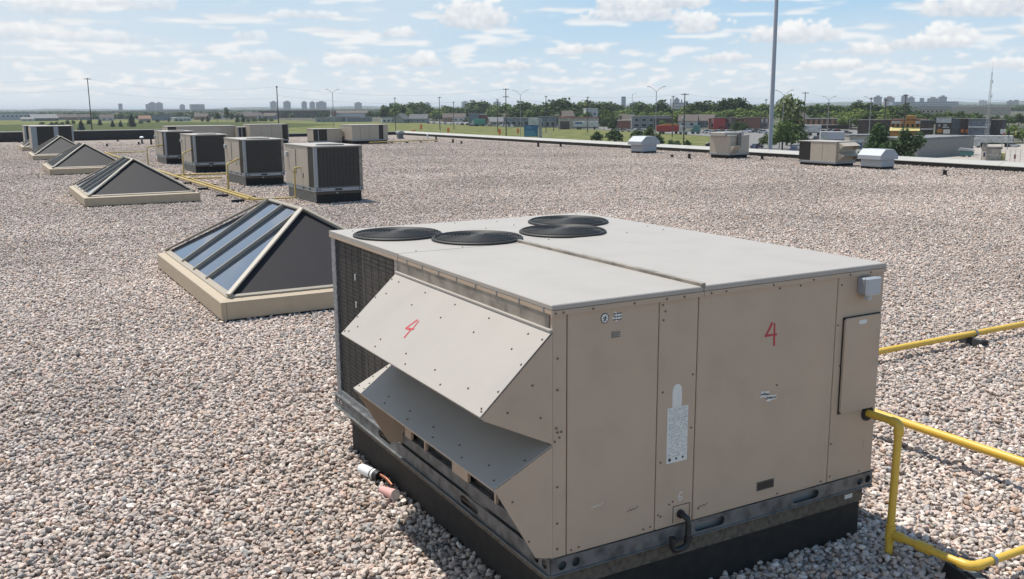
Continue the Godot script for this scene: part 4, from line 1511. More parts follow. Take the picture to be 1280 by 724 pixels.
func build_vents():
	gabled_vent("galvanised gabled roof vent at the right, beside the tan unit with two hoods", Vector3(27.15, 0, -20.85), 0.0, 0.95, 1.05, 0.74)
	gabled_vent("galvanised gabled roof vent in the middle distance near the low parapet", Vector3(27.75, 0, -35.9), 0.15, 1.35, 0.95, 0.86)
	# grey ventilators by the bend of the parapet
	var o := thing("roof_ventilator", "grey box ventilator behind the long beige unit", "roof vent", Vector3(26.9, 0, -66.0))
	var s := Solid.new()
	s.span(Vector3(-0.20, 0.0, -0.2), Vector3(0.20, 0.42, 0.2), 0.01)
	part("neck", s, paints["dull zinc"], o)
	s = Solid.new()
	s.extrude(PackedVector2Array([Vector2(-0.28, 0.42), Vector2(0.28, 0.42), Vector2(0.26, 0.52), Vector2(0.10, 0.60), Vector2(-0.10, 0.60), Vector2(-0.26, 0.52)]), Vector3(0, 0, -0.27), Vector3.RIGHT, Vector3.UP, Vector3(0, 0, 0.54))
	part("hood", s, paints["galvanised steel"], o)
	o = thing("roof_ventilator", "thin white ventilator pipe right of the grey box ventilator", "roof vent", Vector3(28.6, 0, -64.6))
	s = Solid.new()
	s.lathe(Vector3.ZERO, [[0.06, 0.0], [0.06, 0.32]], 12)
	part("pipe", s, paints["white paint"], o)
	s = Solid.new()
	s.lathe(Vector3.ZERO, [[0.0, 0.321], [0.10, 0.322], [0.10, 0.38], [0.0, 0.42]], 12)
	part("cap", s, paints["white paint"], o)
	o = thing("roof_ventilator", "pale mushroom vent pipe near the black parapet at left", "roof vent", Vector3(8.2, 0, -68.4))
	s = Solid.new()
	s.lathe(Vector3.ZERO, [[0.12, 0.0], [0.12, 0.05], [0.07, 0.08], [0.07, 0.40]], 12)
	part("pipe", s, paints["dull zinc"], o)
	s = Solid.new()
	s.lathe(Vector3.ZERO, [[0.0, 0.401], [0.15, 0.402], [0.15, 0.46], [0.05, 0.52], [0.0, 0.53]], 14)
	part("cap", s, paints["white paint"], o)
	# short black vent pipes
	var spots := [[0.78, -80.36 + 3.0, 0.18, "farthest left, by the foot of the high parapet"], [5.5, -64.8, 0.14, "left of the mushroom vent"], [7.36, -74.7, 0.14, "at the foot of the high parapet"], [7.7, -66.4, 0.16, "just left of the mushroom vent pipe"], [8.45, -66.0, 0.36, "just right of the mushroom vent pipe"],
		[26.1, -54.9, 0.24, "right of the thin white ventilator"], [25.9, -53.2, 0.14, "lowest of the three right of the white ventilator"], [27.9, -61.5, 0.22, "nearest the bend of the parapet"], [27.25, -45.6, 0.22, "left of a pair before the low parapet"], [28.3, -44.75, 0.28, "right of a pair before the low parapet"],
		[26.2, -31.7, 0.10, "flat one left of the unit with the scoop"], [25.9, -30.1, 0.20, "alone before the unit with the scoop"], [28.0, -27.7, 0.24, "right of the unit with the scoop"], [26.07, -17.2, 0.16, "rightmost, right of the gabled vent"]]
	for k in spots:
		o = thing("vent_pipe", "short black vent pipe in the gravel, " + k[3], "vent pipe", Vector3(k[0], 0, k[1]), 0.0, "black vent pipes in the gravel")
		s = Solid.new()
		s.lathe(Vector3.ZERO, [[0.13, 0.0], [0.10, 0.03], [0.065, 0.05], [0.06, k[2]]], 12)
		part("pipe", s, paints["membrane"], o)
		s = Solid.new()
		s.lathe(Vector3.ZERO, [[0.045, k[2] - 0.02], [0.075, k[2] + 0.001], [0.075, k[2] + 0.03], [0.0, k[2] + 0.035]], 12)
		part("cap", s, paints["rubber"], o)


# ---------------------------------------------------------------- yellow gas pipes on rubber blocks
func pipe_block(at: Vector3, turn: float, label: String, proto: Node3D = null) -> Node3D:
	if proto:
		return copy(proto, "pipe_support", at, turn, label)
	var o := thing("pipe_support", label, "pipe support", at, turn, "black blocks under the gas pipes")
	var s := Solid.new()
	s.extrude(PackedVector2Array([Vector2(-0.075, 0.0), Vector2(0.075, 0.0), Vector2(0.05, 0.075), Vector2(-0.05, 0.075)]), Vector3(-0.15, 0, 0), Vector3(0, 0, 1), Vector3.UP, Vector3(0.30, 0, 0))
	part("block", s, paints["rubber"], o)
	s = Solid.new()
	s.span(Vector3(-0.13, 0.0752, -0.022), Vector3(0.13, 0.083, 0.022), 0.002)
	part("channel", s, paints["dull zinc"], o)
	return o


func strap(at: Vector3, axis: Vector3, r: float, parent: Node3D):
	var s := Solid.new()
	s.tube([at - axis * 0.012, at + axis * 0.012], r + 0.005, 14)
	piece("clamp", s, paints["galvanised steel"], parent)


func run_pipe(label: String, path: Array, r: float, m: String = "yellow paint", fittings := []) -> Node3D:
	var o := thing("gas_pipe", label, "gas pipe", path[0])
	var s := Solid.new()
	s.tube(path, r, 14)
	piece("pipe", s, paints[m], o)
	for f in fittings:
		s = Solid.new()
		s.tube(f, r * 1.28, 14)
		piece("fitting", s, paints[m], o)
	return o


func build_pipes():
	var first := pipe_block(Vector3(2.03, 0, 0.66), PI / 2 - 0.3, "black block under the corner of the yellow gas pipe in front")
	# riser at the front: out of the unit, down, then along the roof to the right
	var r := 0.0200
	var x := 1.972
	var o := run_pipe("yellow gas riser bending out of the large unit and down to the gravel", [Vector3(1.982, 0.728, 0.004), Vector3(1.978, 0.730, 0.185), Vector3(1.976, 0.722, 0.205), Vector3(1.974, 0.703, 0.212), Vector3(1.962, 0.0, 0.215)], r, "yellow paint", [[Vector3(1.979, 0.729, 0.165), Vector3(1.977, 0.729, 0.19), Vector3(1.976, 0.720, 0.208), Vector3(1.974, 0.700, 0.213), Vector3(1.9735, 0.672, 0.213)], [Vector3(1.965, 0.175, 0.215), Vector3(1.964, 0.085, 0.215)]])
	var s := Solid.new()
	var low := 0.128
	s.tube([Vector3(1.964, low, 0.215), Vector3(1.99, low, 0.625), Vector3(2.0, low, 0.652), Vector3(2.03, low, 0.668), Vector3(2.06, low, 0.671), Vector3(3.4, low, 0.70)], r, 14)
	piece("pipe", s, paints["yellow paint"], o)
	s = Solid.new()
	s.tube([Vector3(1.966, low, 0.25), Vector3(1.9685, low, 0.29)], r * 1.3, 14)
	s.tube([Vector3(1.974, low, 0.375), Vector3(1.979, low, 0.45)], r * 1.45, 8)
	s.tube([Vector3(1.988, low, 0.60), Vector3(1.991, low, 0.63), Vector3(2.001, low, 0.653), Vector3(2.03, low, 0.669), Vector3(2.07, low, 0.6715)], r * 1.25, 14)
	piece("fitting", s, paints["yellow paint"], o)
	strap(Vector3(2.15, low, 0.673), Vector3.RIGHT, r, o)
	# long pipe along the roof behind the riser
	o = run_pipe("long straight yellow gas pipe running past the right end of the large unit", [Vector3(3.34, 0.20, -2.40), Vector3(3.34, 0.20, 3.2)], 0.029)
	s = Solid.new()
	s.tube([Vector3(3.34, 0.20, -2.40), Vector3(3.34, 0.14, -2.40)], 0.032, 14)
	piece("pipe", s, paints["yellow paint"], o)
	pipe_block(Vector3(3.34, 0.075, 2.4), 0.0, "black block under the long straight gas pipe beyond the frame", first)
	# branch along x behind the large unit
	o = run_pipe("yellow gas pipe behind the large unit, resting on a black block", [Vector3(2.2, 0.115, -2.40), Vector3(12.0, 0.115, -2.40)], 0.029)
	strap(Vector3(6.42, 0.115, -2.40), Vector3.RIGHT, 0.033, o)
	pipe_block(Vector3(6.36, 0, -2.40), PI / 2, "black block under the yellow pipe at the right, behind the large unit", first)
	pipe_block(Vector3(9.6, 0, -2.40), PI / 2, "black block under the pipe behind the large unit, outside the picture", first)
	# two lines along the row of units
	run_pipe("thicker of two parallel yellow gas lines beside the second skylight", [Vector3(3.85, 0.115, -20.75), Vector3(3.80, 0.115, -29.0), Vector3(3.82, 0.115, -39.0), Vector3(3.95, 0.115, -52.0)], 0.036, "yellow worn")
	var n := 0
	for z in [-21.2, -22.95, -25.5, -28.0, -30.2, -32.6, -35.2, -38.0, -41.0, -44.0]:
		n += 1
		pipe_block(Vector3(3.66, 0, z), 0.06, ["black block under the gas lines, nearest the first skylight", "second black block along the gas lines from the front", "third black block along the gas lines from the front", "fourth black block along the gas lines, beside the second skylight", "fifth black block along the gas lines, before the branch pipes", "sixth black block along the gas lines, just past the branch pipes", "seventh black block along the gas lines", "eighth black block along the gas lines", "ninth black block along the gas lines", "farthest black block along the gas lines"][n - 1], first)
	run_pipe("thinner gas line closest to the dark units, ending in the nearest riser", [Vector3(4.05, 0.10, -20.72), Vector3(4.06, 0.10, -31.0)], 0.026, "yellow worn")
	for z in [-22.0, -24.4, -26.8]:
		pipe_block(Vector3(4.16, 0, z), 0.0, "black block under the thinner gas line " + {-22.0: "near the nearest dark unit", -24.4: "at the foot of the second unit's riser", -26.8: "beside the second dark unit"}[z], first)
	run_pipe("yellow gas riser with a bend at the nearest dark unit", [Vector3(3.85, 0.10, -20.72), Vector3(5.0, 0.10, -20.72), Vector3(5.03, 0.13, -20.72), Vector3(5.03, 0.82, -20.72), Vector3(5.06, 0.86, -20.72), Vector3(5.21, 0.86, -20.72)], 0.022, "yellow worn")
	run_pipe("yellow gas riser in front of the second dark unit", [Vector3(4.06, 0.02, -23.95), Vector3(4.06, 0.80, -23.95), Vector3(4.08, 0.83, -23.99), Vector3(5.08, 0.83, -26.9)], 0.026, "yellow worn", [[Vector3(4.06, 0.42, -23.95), Vector3(4.06, 0.50, -23.95)], [Vector3(4.06, 0.05, -23.95), Vector3(4.06, 0.17, -23.95)]])
	run_pipe("farther of two yellow branch pipes crossing to the second dark unit", [Vector3(3.86, 0.13, -31.0), Vector3(5.7, 0.13, -30.7)], 0.034, "yellow worn")
	run_pipe("nearer of two yellow branch pipes crossing to the second dark unit", [Vector3(3.86, 0.12, -29.2), Vector3(5.0, 0.12, -28.95)], 0.028, "yellow worn")
	run_pipe("yellow gas riser in front of the third dark unit", [Vector3(4.14, 0.02, -30.95), Vector3(4.14, 0.84, -30.95), Vector3(4.16, 0.87, -30.99), Vector3(5.0, 0.87, -33.9)], 0.024, "yellow worn")
	run_pipe("yellow gas riser in front of the farthest dark unit", [Vector3(4.12, 0.02, -38.6), Vector3(4.12, 0.80, -38.6), Vector3(4.14, 0.83, -38.6), Vector3(5.1, 0.83, -40.8)], 0.024, "yellow worn")
	run_pipe("faint yellow pipe crossing behind the third skylight", [Vector3(2.4, 0.10, -52.0), Vector3(6.0, 0.10, -52.0)], 0.03, "yellow worn")
	# pipe with blocks right of the long beige unit
	o = run_pipe("yellow gas pipe on four blocks right of the long beige unit", [Vector3(20.6, 0.14, -56.2), Vector3(26.2, 0.14, -57.6)], 0.035, "yellow worn")
	for k in [[22.4, -56.7, "first"], [23.6, -57.0, "second"], [24.8, -57.3, "third"], [26.1, -57.6, "last"]]:
		pipe_block(Vector3(k[0], 0, k[1]), PI / 2, k[2] + " black block from the left under the pipe by the long beige unit", first)


# ---------------------------------------------------------------- litter
func build_litter():
	# a white canister with a black end, a bit of copper pipe, a crushed cup and a green wrapper
	var o := thing("canister", "white canister with a black band and black mouth lying by the curb", "canister", Vector3(-0.045, 0.058, -2.14))
	var turn := Basis(Vector3.UP, -1.25) * Basis(Vector3.BACK, -PI / 2 - 0.04)
	var s := Solid.new()
	s.lathe(Vector3.ZERO, [[0.0, -0.097], [0.028, -0.096], [0.033, -0.088], [0.033, 0.02]], 20, turn)
	s.lathe(Vector3.ZERO, [[0.033, 0.030], [0.033, 0.05]], 20, turn)
	part("body", s, paints["white paint"], o)
	s = Solid.new()
	s.lathe(Vector3.ZERO, [[0.0335, 0.02], [0.0335, 0.030]], 20, turn)
	s.lathe(Vector3.ZERO, [[0.0345, 0.05], [0.0345, 0.090], [0.030, 0.092], [0.027, 0.075], [0.0, 0.068]], 20, turn)
	part("band", s, paints["black plastic"], o)
	s = Solid.new()
	s.tube([Vector3(-0.01, 0.065, -2.05), Vector3(0.005, 0.06, -1.98), Vector3(0.015, 0.04, -1.91)], 0.011, 10)
	single("copper_scrap", s, paints["copper"], "orange brown scrap of pipe between the canister and the crushed cup", "scrap")
	s = Solid.new()
	turn = Basis(Vector3.UP, -1.35) * Basis(Vector3.BACK, -PI / 2 + 0.06)
	o = thing("paper_cup", "crushed pink paper cup lying on the gravel by the curb", "cup", Vector3(-0.055, 0.052, -1.79))
	s.lathe(Vector3.ZERO, [[0.023, -0.085], [0.034, 0.06]], 18, turn)
	part("cup", s, paints["pink cup"], o)
	s = Solid.new()
	s.lathe(Vector3.ZERO, [[0.034, 0.0602], [0.036, 0.064], [0.030, 0.066], [0.0, 0.064]], 18, turn)
	part("cup_bottom", s, paints["pale paper"], o)
	s = Solid.new()
	var r := RandomNumberGenerator.new()
	r.seed = 6
	var pts := []
	for k in 7:
		var row := []
		for j in 6:
			row.append(Vector3(0.79 + k * 0.022 + r.randf_range(-0.006, 0.006), 0.035 + r.randf() * 0.055, 0.52 + j * 0.022 + r.randf_range(-0.006, 0.006)))
		pts.append(row)
	for k in 6:
		for j in 5:
			s.face([pts[k][j], pts[k + 1][j], pts[k + 1][j + 1]], Vector3.UP)
			s.face([pts[k][j], pts[k + 1][j + 1], pts[k][j + 1]], Vector3.UP)
	single("wrapper", s, paints["green wrapper"], "crumpled green wrapper in the shade before the large unit", "wrapper")


# ---------------------------------------------------------------- the pebbles of the roof, one by one
func pebble(number: int) -> ArrayMesh:
	var t := (1.0 + sqrt(5.0)) / 2.0
	var base := [Vector3(-1, t, 0), Vector3(1, t, 0), Vector3(-1, -t, 0), Vector3(1, -t, 0), Vector3(0, -1, t), Vector3(0, 1, t), Vector3(0, -1, -t), Vector3(0, 1, -t), Vector3(t, 0, -1), Vector3(t, 0, 1), Vector3(-t, 0, -1), Vector3(-t, 0, 1)]
	var faces := [[0, 11, 5], [0, 5, 1], [0, 1, 7], [0, 7, 10], [0, 10, 11], [1, 5, 9], [5, 11, 4], [11, 10, 2], [10, 7, 6], [7, 1, 8], [3, 9, 4], [3, 4, 2], [3, 2, 6], [3, 6, 8], [3, 8, 9], [4, 9, 5], [2, 4, 11], [6, 2, 10], [8, 6, 7], [9, 8, 1]]
	var lumps := noise(0.55, 2, number)
	var place := func(d: Vector3) -> Vector3:
		var u := d.normalized()
		return u * (1.0 + 0.34 * lumps.get_noise_3dv(u * 1.6)) * Vector3(1.0, 0.80, 0.90)
	var s := Solid.new()
	var tris := []
	for f in faces:
		var a: Vector3 = base[f[0]]
		var b: Vector3 = base[f[1]]
		var c: Vector3 = base[f[2]]
		var ab := (a + b) / 2.0
		var bc := (b + c) / 2.0
		var ca := (c + a) / 2.0
		tris.append_array([[a, ab, ca], [ab, b, bc], [ca, bc, c], [ab, bc, ca]])
	for q in tris:
		var w := []
		var nn := []
		for p in q:
			var u: Vector3 = p.normalized()
			var e := u.cross(Vector3(0.3, 0.8, 0.5)).normalized() * 0.12
			var g := u.cross(e).normalized() * 0.12
			var here: Vector3 = place.call(u)
			var m: Vector3 = (place.call(u + e) - here).cross(place.call(u + g) - here).normalized()
			if m.dot(u) < 0.0:
				m = -m
			w.append(here)
			nn.append(m)
		s.tri(w[0], w[1], w[2], nn[0], nn[1], nn[2])
	return s.mesh()


func build_gravel():
	var m := StandardMaterial3D.new()
	m.resource_name = "pebble"
	m.vertex_color_use_as_albedo = true
	m.roughness = 0.85
	m.metallic_specular = 0.35
	m.albedo_texture = picture(noise(0.05, 4, 61), 128, [[0.0, grey(0.80)], [0.5, grey(0.95)], [1.0, grey(1.0)]])
	m.uv1_triplanar = true
	m.uv1_scale = Vector3.ONE * 0.35
	var palette := [Color(0.445, 0.356, 0.305), Color(0.493, 0.410, 0.356), Color(0.387, 0.331, 0.296), Color(0.462, 0.374, 0.308), Color(0.563, 0.486, 0.428), Color(0.334, 0.292, 0.262), Color(0.669, 0.593, 0.522), Color(0.424, 0.293, 0.210), Color(0.265, 0.202, 0.161), Color(0.185, 0.168, 0.154), Color(0.477, 0.348, 0.288), Color(0.303, 0.288, 0.273)]
	var often := [18, 19, 16, 10, 10, 10, 3, 2, 3, 3, 6, 6]
	var bag := []
	for i in often.size():
		for k in often[i]:
			bag.append(palette[i])
	var kinds := 3
	var rows := []
	for k in kinds:
		rows.append(PackedFloat32Array())
	var r := RandomNumberGenerator.new()
	r.seed = 5
	var drift := noise(0.16, 3, 14)
	var ahead := atan2(AHEAD.x, -AHEAD.z)
	var half := deg_to_rad(32.5)
	var solids := [Rect2(0.06, -2.735, 1.955, 2.69), Rect2(0.19, -11.42, 2.68, 4.16), Rect2(5.25, -22.0, 1.17, 2.37)]
	var pitch := 0.0305
	var rho := 1.7
	while rho < 80.0:
		var step := pitch / rho
		var keep := 1.0 if rho < 14.0 else maxf(0.5 * pow(20.0 / rho, 1.7), 1.0 - (rho - 14.0) / 10.0) * minf(1.0, (80.0 - rho) / 25.0)
		var reach := half + atan(1.7 / rho) * clampf((16.0 - rho) / 10.0, 0.0, 1.0)
		var a := -reach
		while a < reach:
			a += step
			var seconds := 1 if r.randf() > 0.24 else 2
			if r.randf() > keep:
				continue
			for layer in seconds:
				var d := rho + pitch * r.randf()
				var b := ahead + a + step * r.randf()
				var p := Vector3(EYE.x + sin(b) * d, 0.0, EYE.z - cos(b) * d)
				if p.x > 31.0 + p.z * 0.0292 + 0.3:
					continue
				var inside := false
				for q in solids:
					if q.has_point(Vector2(p.x, p.z)):
						inside = true
				if inside:
					continue
				var size := (0.0108 + 0.010 * r.randf() * r.randf() + 0.0035 * r.randf()) * (1.0 + clampf((rho - 18.0) / 60.0, 0.0, 0.3))
				if layer == 1:
					size *= 1.12
				p.y = size * (0.25 + 0.35 * r.randf()) + (0.013 if layer == 1 else 0.0)
				var turn := Basis(Vector3(r.randf() - 0.5, r.randf() - 0.5, r.randf() - 0.5).normalized(), r.randf() * 1.3) * Basis(Vector3.UP, r.randf() * TAU)
				turn = turn * Basis.from_scale(Vector3(size * (0.95 + 0.55 * r.randf()), size * (0.62 + 0.38 * r.randf()), size * (0.85 + 0.25 * r.randf())))
				var c: Color = bag[r.randi() % bag.size()]
				var f := 1.22 * (0.86 + 0.28 * r.randf()) * (1.0 + 0.24 * drift.get_noise_2d(p.x, p.z))
				rows[r.randi() % kinds].append_array(PackedFloat32Array([turn.x.x, turn.y.x, turn.z.x, p.x, turn.x.y, turn.y.y, turn.z.y, p.y, turn.x.z, turn.y.z, turn.z.z, p.z, c.r * f, c.g * f, c.b * f, 1.0]))
		rho += pitch
	var o := Node3D.new()
	o.name = "roof_gravel"
	add_child(o)
	tag(o, "", "", "", "stuff")
	for k in kinds:
		var mm := MultiMesh.new()
		mm.transform_format = MultiMesh.TRANSFORM_3D
		mm.use_colors = true
		mm.mesh = pebble(30 + k)
		mm.instance_count = rows[k].size() / 16
		mm.buffer = rows[k]
		var i := MultiMeshInstance3D.new()
		i.name = "pebbles"
		i.multimesh = mm
		i.material_override = m
		o.add_child(i, true)
		tag(i, "", "", "", "stuff")


# ---------------------------------------------------------------- trees
func leaf_crown(number: int, blobs: Array, count: int, leaf: float, colours: Array, droop := 0.0) -> ArrayMesh:
	# many leaf clumps spread through a few round masses, thicker towards their outside
	var r := RandomNumberGenerator.new()
	r.seed = number
	var s := Solid.new()
	var total := 0.0
	for b in blobs:
		total += b[1] * b[1]
	for b in blobs:
		var n := int(count * b[1] * b[1] / total)
		var mid: Vector3 = b[0]
		for k in n:
			var u := Vector3(r.randfn(), r.randfn(), r.randfn()).normalized()
			var reach: float = b[1] * pow(r.randf(), 0.36) * (0.82 + 0.3 * r.randf())
			var p := mid + u * reach * Vector3(1.0, b[2], 1.0)
			var size := leaf * (0.55 + 0.75 * r.randf())
			var m := (u + Vector3(r.randfn(), r.randfn() + 0.6, r.randfn()) * 0.7).normalized()
			var a := m.cross(Vector3(r.randfn(), r.randfn(), r.randfn())).normalized() * size
			var e := m.cross(a).normalized() * size * (0.5 + 0.4 * r.randf())
			if droop > 0.0:
				a = (a * 0.5 + Vector3.DOWN * size * droop)
			var c: Color = colours[r.randi() % colours.size()]
			s.tint = c * (0.8 + 0.4 * r.randf())
			s.tri(p - a * 0.6 - e, p + a, p - a * 0.3 + e, m, m, m)
			s.tri(p + a, p + e * 1.3 + a * 0.3, p - a * 0.3 + e, m, m, m)
	return s.mesh(Vector3.ZERO, true)


func trunk_solid(h: float, r: float, limbs: Array) -> Solid:
	var s := Solid.new()
	s.tube([Vector3.ZERO, Vector3(r * 0.3, h * 0.5, 0), Vector3(0, h, r * 0.2)], r, 7, true, r * 0.4)
	for l in limbs:
		s.tube([l[0], l[1]], r * 0.42, 5, true, r * 0.15)
	return s


var tree_kinds := {}

const LANDMARKS := [[40, "the grey roofed barn"], [113, "the thin wooden pole"], [181, "the pinkish house"], [228, "the low white building"], [284, "the tall meadow tree"], [347, "the bare wooden pole"], [416, "the warehouse's double lamp"], [463, "the white warehouse's end"], [516, "the grey gabled house"], [549, "the slender wooden pole"], [577, "the parked row's end"], [600, "the teal container"], [632, "the two armed wooden pole"], [664, "the blue billboard"], [695, "the dark grey shops"], [711, "the orange brick house"], [740, "the white building"], [766, "the trailer's dark tree"], [790, "the grey block's left end"], [820, "the tall double lamp"], [838, "the red trailer's right end"], [855, "the transformer pole"], [872, "the teal truck tractor"], [900, "the left red storefront"], [922, "the storefronts' dark tree"], [945, "the long red storefront"], [966, "the tall grey mast"], [985, "the willow"], [1005, "the willow's pole"], [1035, "the arcade's double lamp"], [1060, "the arcade's right end"], [1082, "the beige windowless building"], [1101, "the pine"], [1136, "the orange restaurant"], [1160, "the pale apartment block"], [1181, "the white sign board"], [1208, "the orange boarded shop"], [1240, "the lattice mast"], [1270, "the right edge"]]


func near(px: float) -> String:
	# names the landmark closest to a bearing, and the side on which one looks for it
	var best: Array = LANDMARKS[0]
	for k in LANDMARKS:
		if absf(k[0] - px) < absf(best[0] - px):
			best = k
	var off: float = px - best[0]
	return ("behind " if absf(off) < 3.0 else "left of " if off < 0.0 else "right of ") + best[1]


func tree_kind(called: String, crown: ArrayMesh, trunk: Solid):
	# all kinds are one metre high and scaled to the tree's height
	tree_kinds[called] = [crown, trunk.mesh()]


func tree(called: String, kind: String, px: float, base_py: float, top_py: float, label: String, group := "", far := -1.0, fat := 1.0):
	var at := on_street(px, base_py) if far < 0.0 else away(px, far)
	var depth := (at - EYE).dot(AHEAD)
	# its height from the two rows of the photograph
	var d := AHEAD + SIDE * ((px - 640.0) / LENS) - UPWARD * ((top_py - 362.0) / LENS)
	var top := EYE + d * (depth / d.dot(AHEAD))
	var h := maxf(top.y - STREET, 1.0)
	var o := thing(called, label, "bush" if h < 3.2 else "tree", at, dice.randf() * TAU, group)
	for k in 2:
		var i := MeshInstance3D.new()
		i.mesh = tree_kinds[kind][k]
		i.material_override = paints["leaves"] if k == 0 else paints["bark"]
		i.name = "crown" if k == 0 else "trunk"
		o.add_child(i, true)
	o.scale = Vector3(h * fat, h, h * fat)


func build_trees():
	var m := StandardMaterial3D.new()
	m.resource_name = "leaves"
	m.vertex_color_use_as_albedo = true
	m.roughness = 0.7
	m.metallic_specular = 0.25
	m.backlight_enabled = true
	m.backlight = lin(0.35, 0.40, 0.20)
	paints["leaves"] = m
	paint("bark", 0.09, 0.07, 0.055, 0.9)
	var dark := [Color(0.045, 0.069, 0.027), Color(0.060, 0.091, 0.035), Color(0.083, 0.117, 0.040)]
	var mid := [Color(0.068, 0.103, 0.033), Color(0.093, 0.138, 0.040), Color(0.128, 0.172, 0.053)]
	var light := [Color(0.112, 0.159, 0.043), Color(0.158, 0.207, 0.056), Color(0.203, 0.241, 0.075)]
	var yellow := [Color(0.210, 0.207, 0.044), Color(0.285, 0.262, 0.062), Color(0.150, 0.166, 0.037)]
	var grey_green := [Color(0.128, 0.159, 0.075), Color(0.180, 0.207, 0.106), Color(0.098, 0.124, 0.056)]
	var blue := [Color(0.042, 0.072, 0.045), Color(0.060, 0.094, 0.055)]
	var round_blobs := [[Vector3(0, 0.62, 0), 0.30, 1.0], [Vector3(0.20, 0.50, 0.05), 0.20, 0.9], [Vector3(-0.20, 0.54, -0.08), 0.21, 0.9], [Vector3(0.05, 0.80, 0.08), 0.19, 0.95], [Vector3(-0.06, 0.44, 0.2), 0.18, 0.8], [Vector3(0.08, 0.46, -0.22), 0.19, 0.8], [Vector3(-0.1, 0.74, -0.12), 0.17, 1.0]]
	var wide_blobs := [[Vector3(0.0, 0.55, 0), 0.32, 0.85], [Vector3(0.34, 0.50, 0.1), 0.26, 0.9], [Vector3(-0.34, 0.48, -0.1), 0.28, 0.85], [Vector3(0.14, 0.78, -0.05), 0.22, 0.9], [Vector3(-0.2, 0.72, 0.12), 0.22, 0.9], [Vector3(0.1, 0.38, 0.3), 0.24, 0.8], [Vector3(-0.05, 0.40, -0.3), 0.24, 0.8]]
	var tall_blobs := [[Vector3(0, 0.48, 0), 0.22, 1.3], [Vector3(0.1, 0.66, 0.03), 0.17, 1.2], [Vector3(-0.1, 0.60, -0.05), 0.18, 1.2], [Vector3(0.0, 0.84, 0.02), 0.14, 1.1], [Vector3(0.06, 0.33, 0.1), 0.18, 1.0], [Vector3(-0.05, 0.34, -0.1), 0.17, 1.0]]
	var low_blobs := [[Vector3(0, 0.42, 0), 0.42, 0.95], [Vector3(0.38, 0.34, 0.05), 0.32, 0.95], [Vector3(-0.36, 0.36, 0.0), 0.33, 0.95], [Vector3(0.1, 0.66, 0.1), 0.28, 0.95], [Vector3(-0.12, 0.62, -0.1), 0.27, 0.95], [Vector3(0.0, 0.30, 0.38), 0.32, 0.8]]
	var limbs := [[Vector3(0, 0.30, 0), Vector3(0.18, 0.55, 0.04)], [Vector3(0, 0.34, 0), Vector3(-0.18, 0.58, -0.06)], [Vector3(0, 0.40, 0), Vector3(0.05, 0.62, 0.16)], [Vector3(0, 0.42, 0), Vector3(0.03, 0.72, -0.12)]]
	tree_kind("round dark", leaf_crown(1, round_blobs, 900, 0.050, dark), trunk_solid(0.62, 0.022, limbs))
	tree_kind("round", leaf_crown(2, round_blobs, 900, 0.052, mid), trunk_solid(0.62, 0.022, limbs))
	tree_kind("round light", leaf_crown(3, round_blobs, 900, 0.052, light), trunk_solid(0.62, 0.022, limbs))
	tree_kind("wide", leaf_crown(4, wide_blobs, 1200, 0.050, mid), trunk_solid(0.62, 0.026, limbs))
	tree_kind("wide dark", leaf_crown(5, wide_blobs, 1200, 0.050, dark), trunk_solid(0.62, 0.026, limbs))
	tree_kind("wide light", leaf_crown(6, wide_blobs, 1200, 0.052, light), trunk_solid(0.62, 0.026, limbs))
	tree_kind("tall", leaf_crown(7, tall_blobs, 800, 0.046, dark), trunk_solid(0.7, 0.018, limbs))
	tree_kind("yellow", leaf_crown(8, wide_blobs, 1000, 0.055, yellow), trunk_solid(0.62, 0.026, limbs))
	tree_kind("bush", leaf_crown(9, low_blobs, 900, 0.075, dark), trunk_solid(0.4, 0.03, limbs))
	tree_kind("bush light", leaf_crown(10, low_blobs, 900, 0.075, grey_green), trunk_solid(0.4, 0.03, limbs))
	var willow := [[Vector3(0, 0.66, 0), 0.24, 1.0], [Vector3(0.17, 0.74, 0.1), 0.17, 1.1], [Vector3(-0.17, 0.70, -0.06), 0.18, 1.1], [Vector3(0.25, 0.50, 0.0), 0.17, 1.4], [Vector3(-0.24, 0.46, 0.06), 0.17, 1.4], [Vector3(0.02, 0.88, 0.0), 0.12, 1.0], [Vector3(0.0, 0.40, 0.2), 0.17, 1.2], [Vector3(0.1, 0.84, -0.1), 0.12, 1.0]]
	tree_kind("willow", leaf_crown(11, willow, 1500, 0.040, grey_green, 0.7), trunk_solid(0.7, 0.024, limbs))
	var cone := []
	for k in 9:
		var t := k / 9.0
		cone.append([Vector3(0.02 * sin(k * 2.0), 0.14 + t * 0.80, 0.02 * cos(k * 2.0)), 0.27 * (1.0 - t) + 0.03, 0.55])
	tree_kind("spruce", leaf_crown(12, cone, 1000, 0.045, blue), trunk_solid(0.8, 0.016, []))
	var pine := [[Vector3(0, 0.50, 0), 0.30, 0.9], [Vector3(0.22, 0.36, 0.08), 0.24, 0.8], [Vector3(-0.22, 0.38, -0.05), 0.25, 0.8], [Vector3(0.06, 0.72, 0.05), 0.24, 0.9], [Vector3(-0.08, 0.86, 0.0), 0.15, 0.9], [Vector3(0.1, 0.24, -0.2), 0.24, 0.7], [Vector3(-0.05, 0.22, 0.22), 0.25, 0.7]]
	tree_kind("pine", leaf_crown(13, pine, 2600, 0.036, [Color(0.030, 0.062, 0.022), Color(0.045, 0.088, 0.030), Color(0.075, 0.12, 0.045)]), trunk_solid(0.8, 0.02, limbs))
	var loose := [[Vector3(0.05, 0.62, 0), 0.28, 1.0], [Vector3(0.28, 0.72, 0.08), 0.20, 1.0], [Vector3(-0.25, 0.55, -0.05), 0.22, 0.9], [Vector3(0.02, 0.86, 0.02), 0.14, 1.0], [Vector3(0.05, 0.36, 0.12), 0.20, 0.9], [Vector3(-0.04, 0.24, -0.1), 0.17, 0.9]]
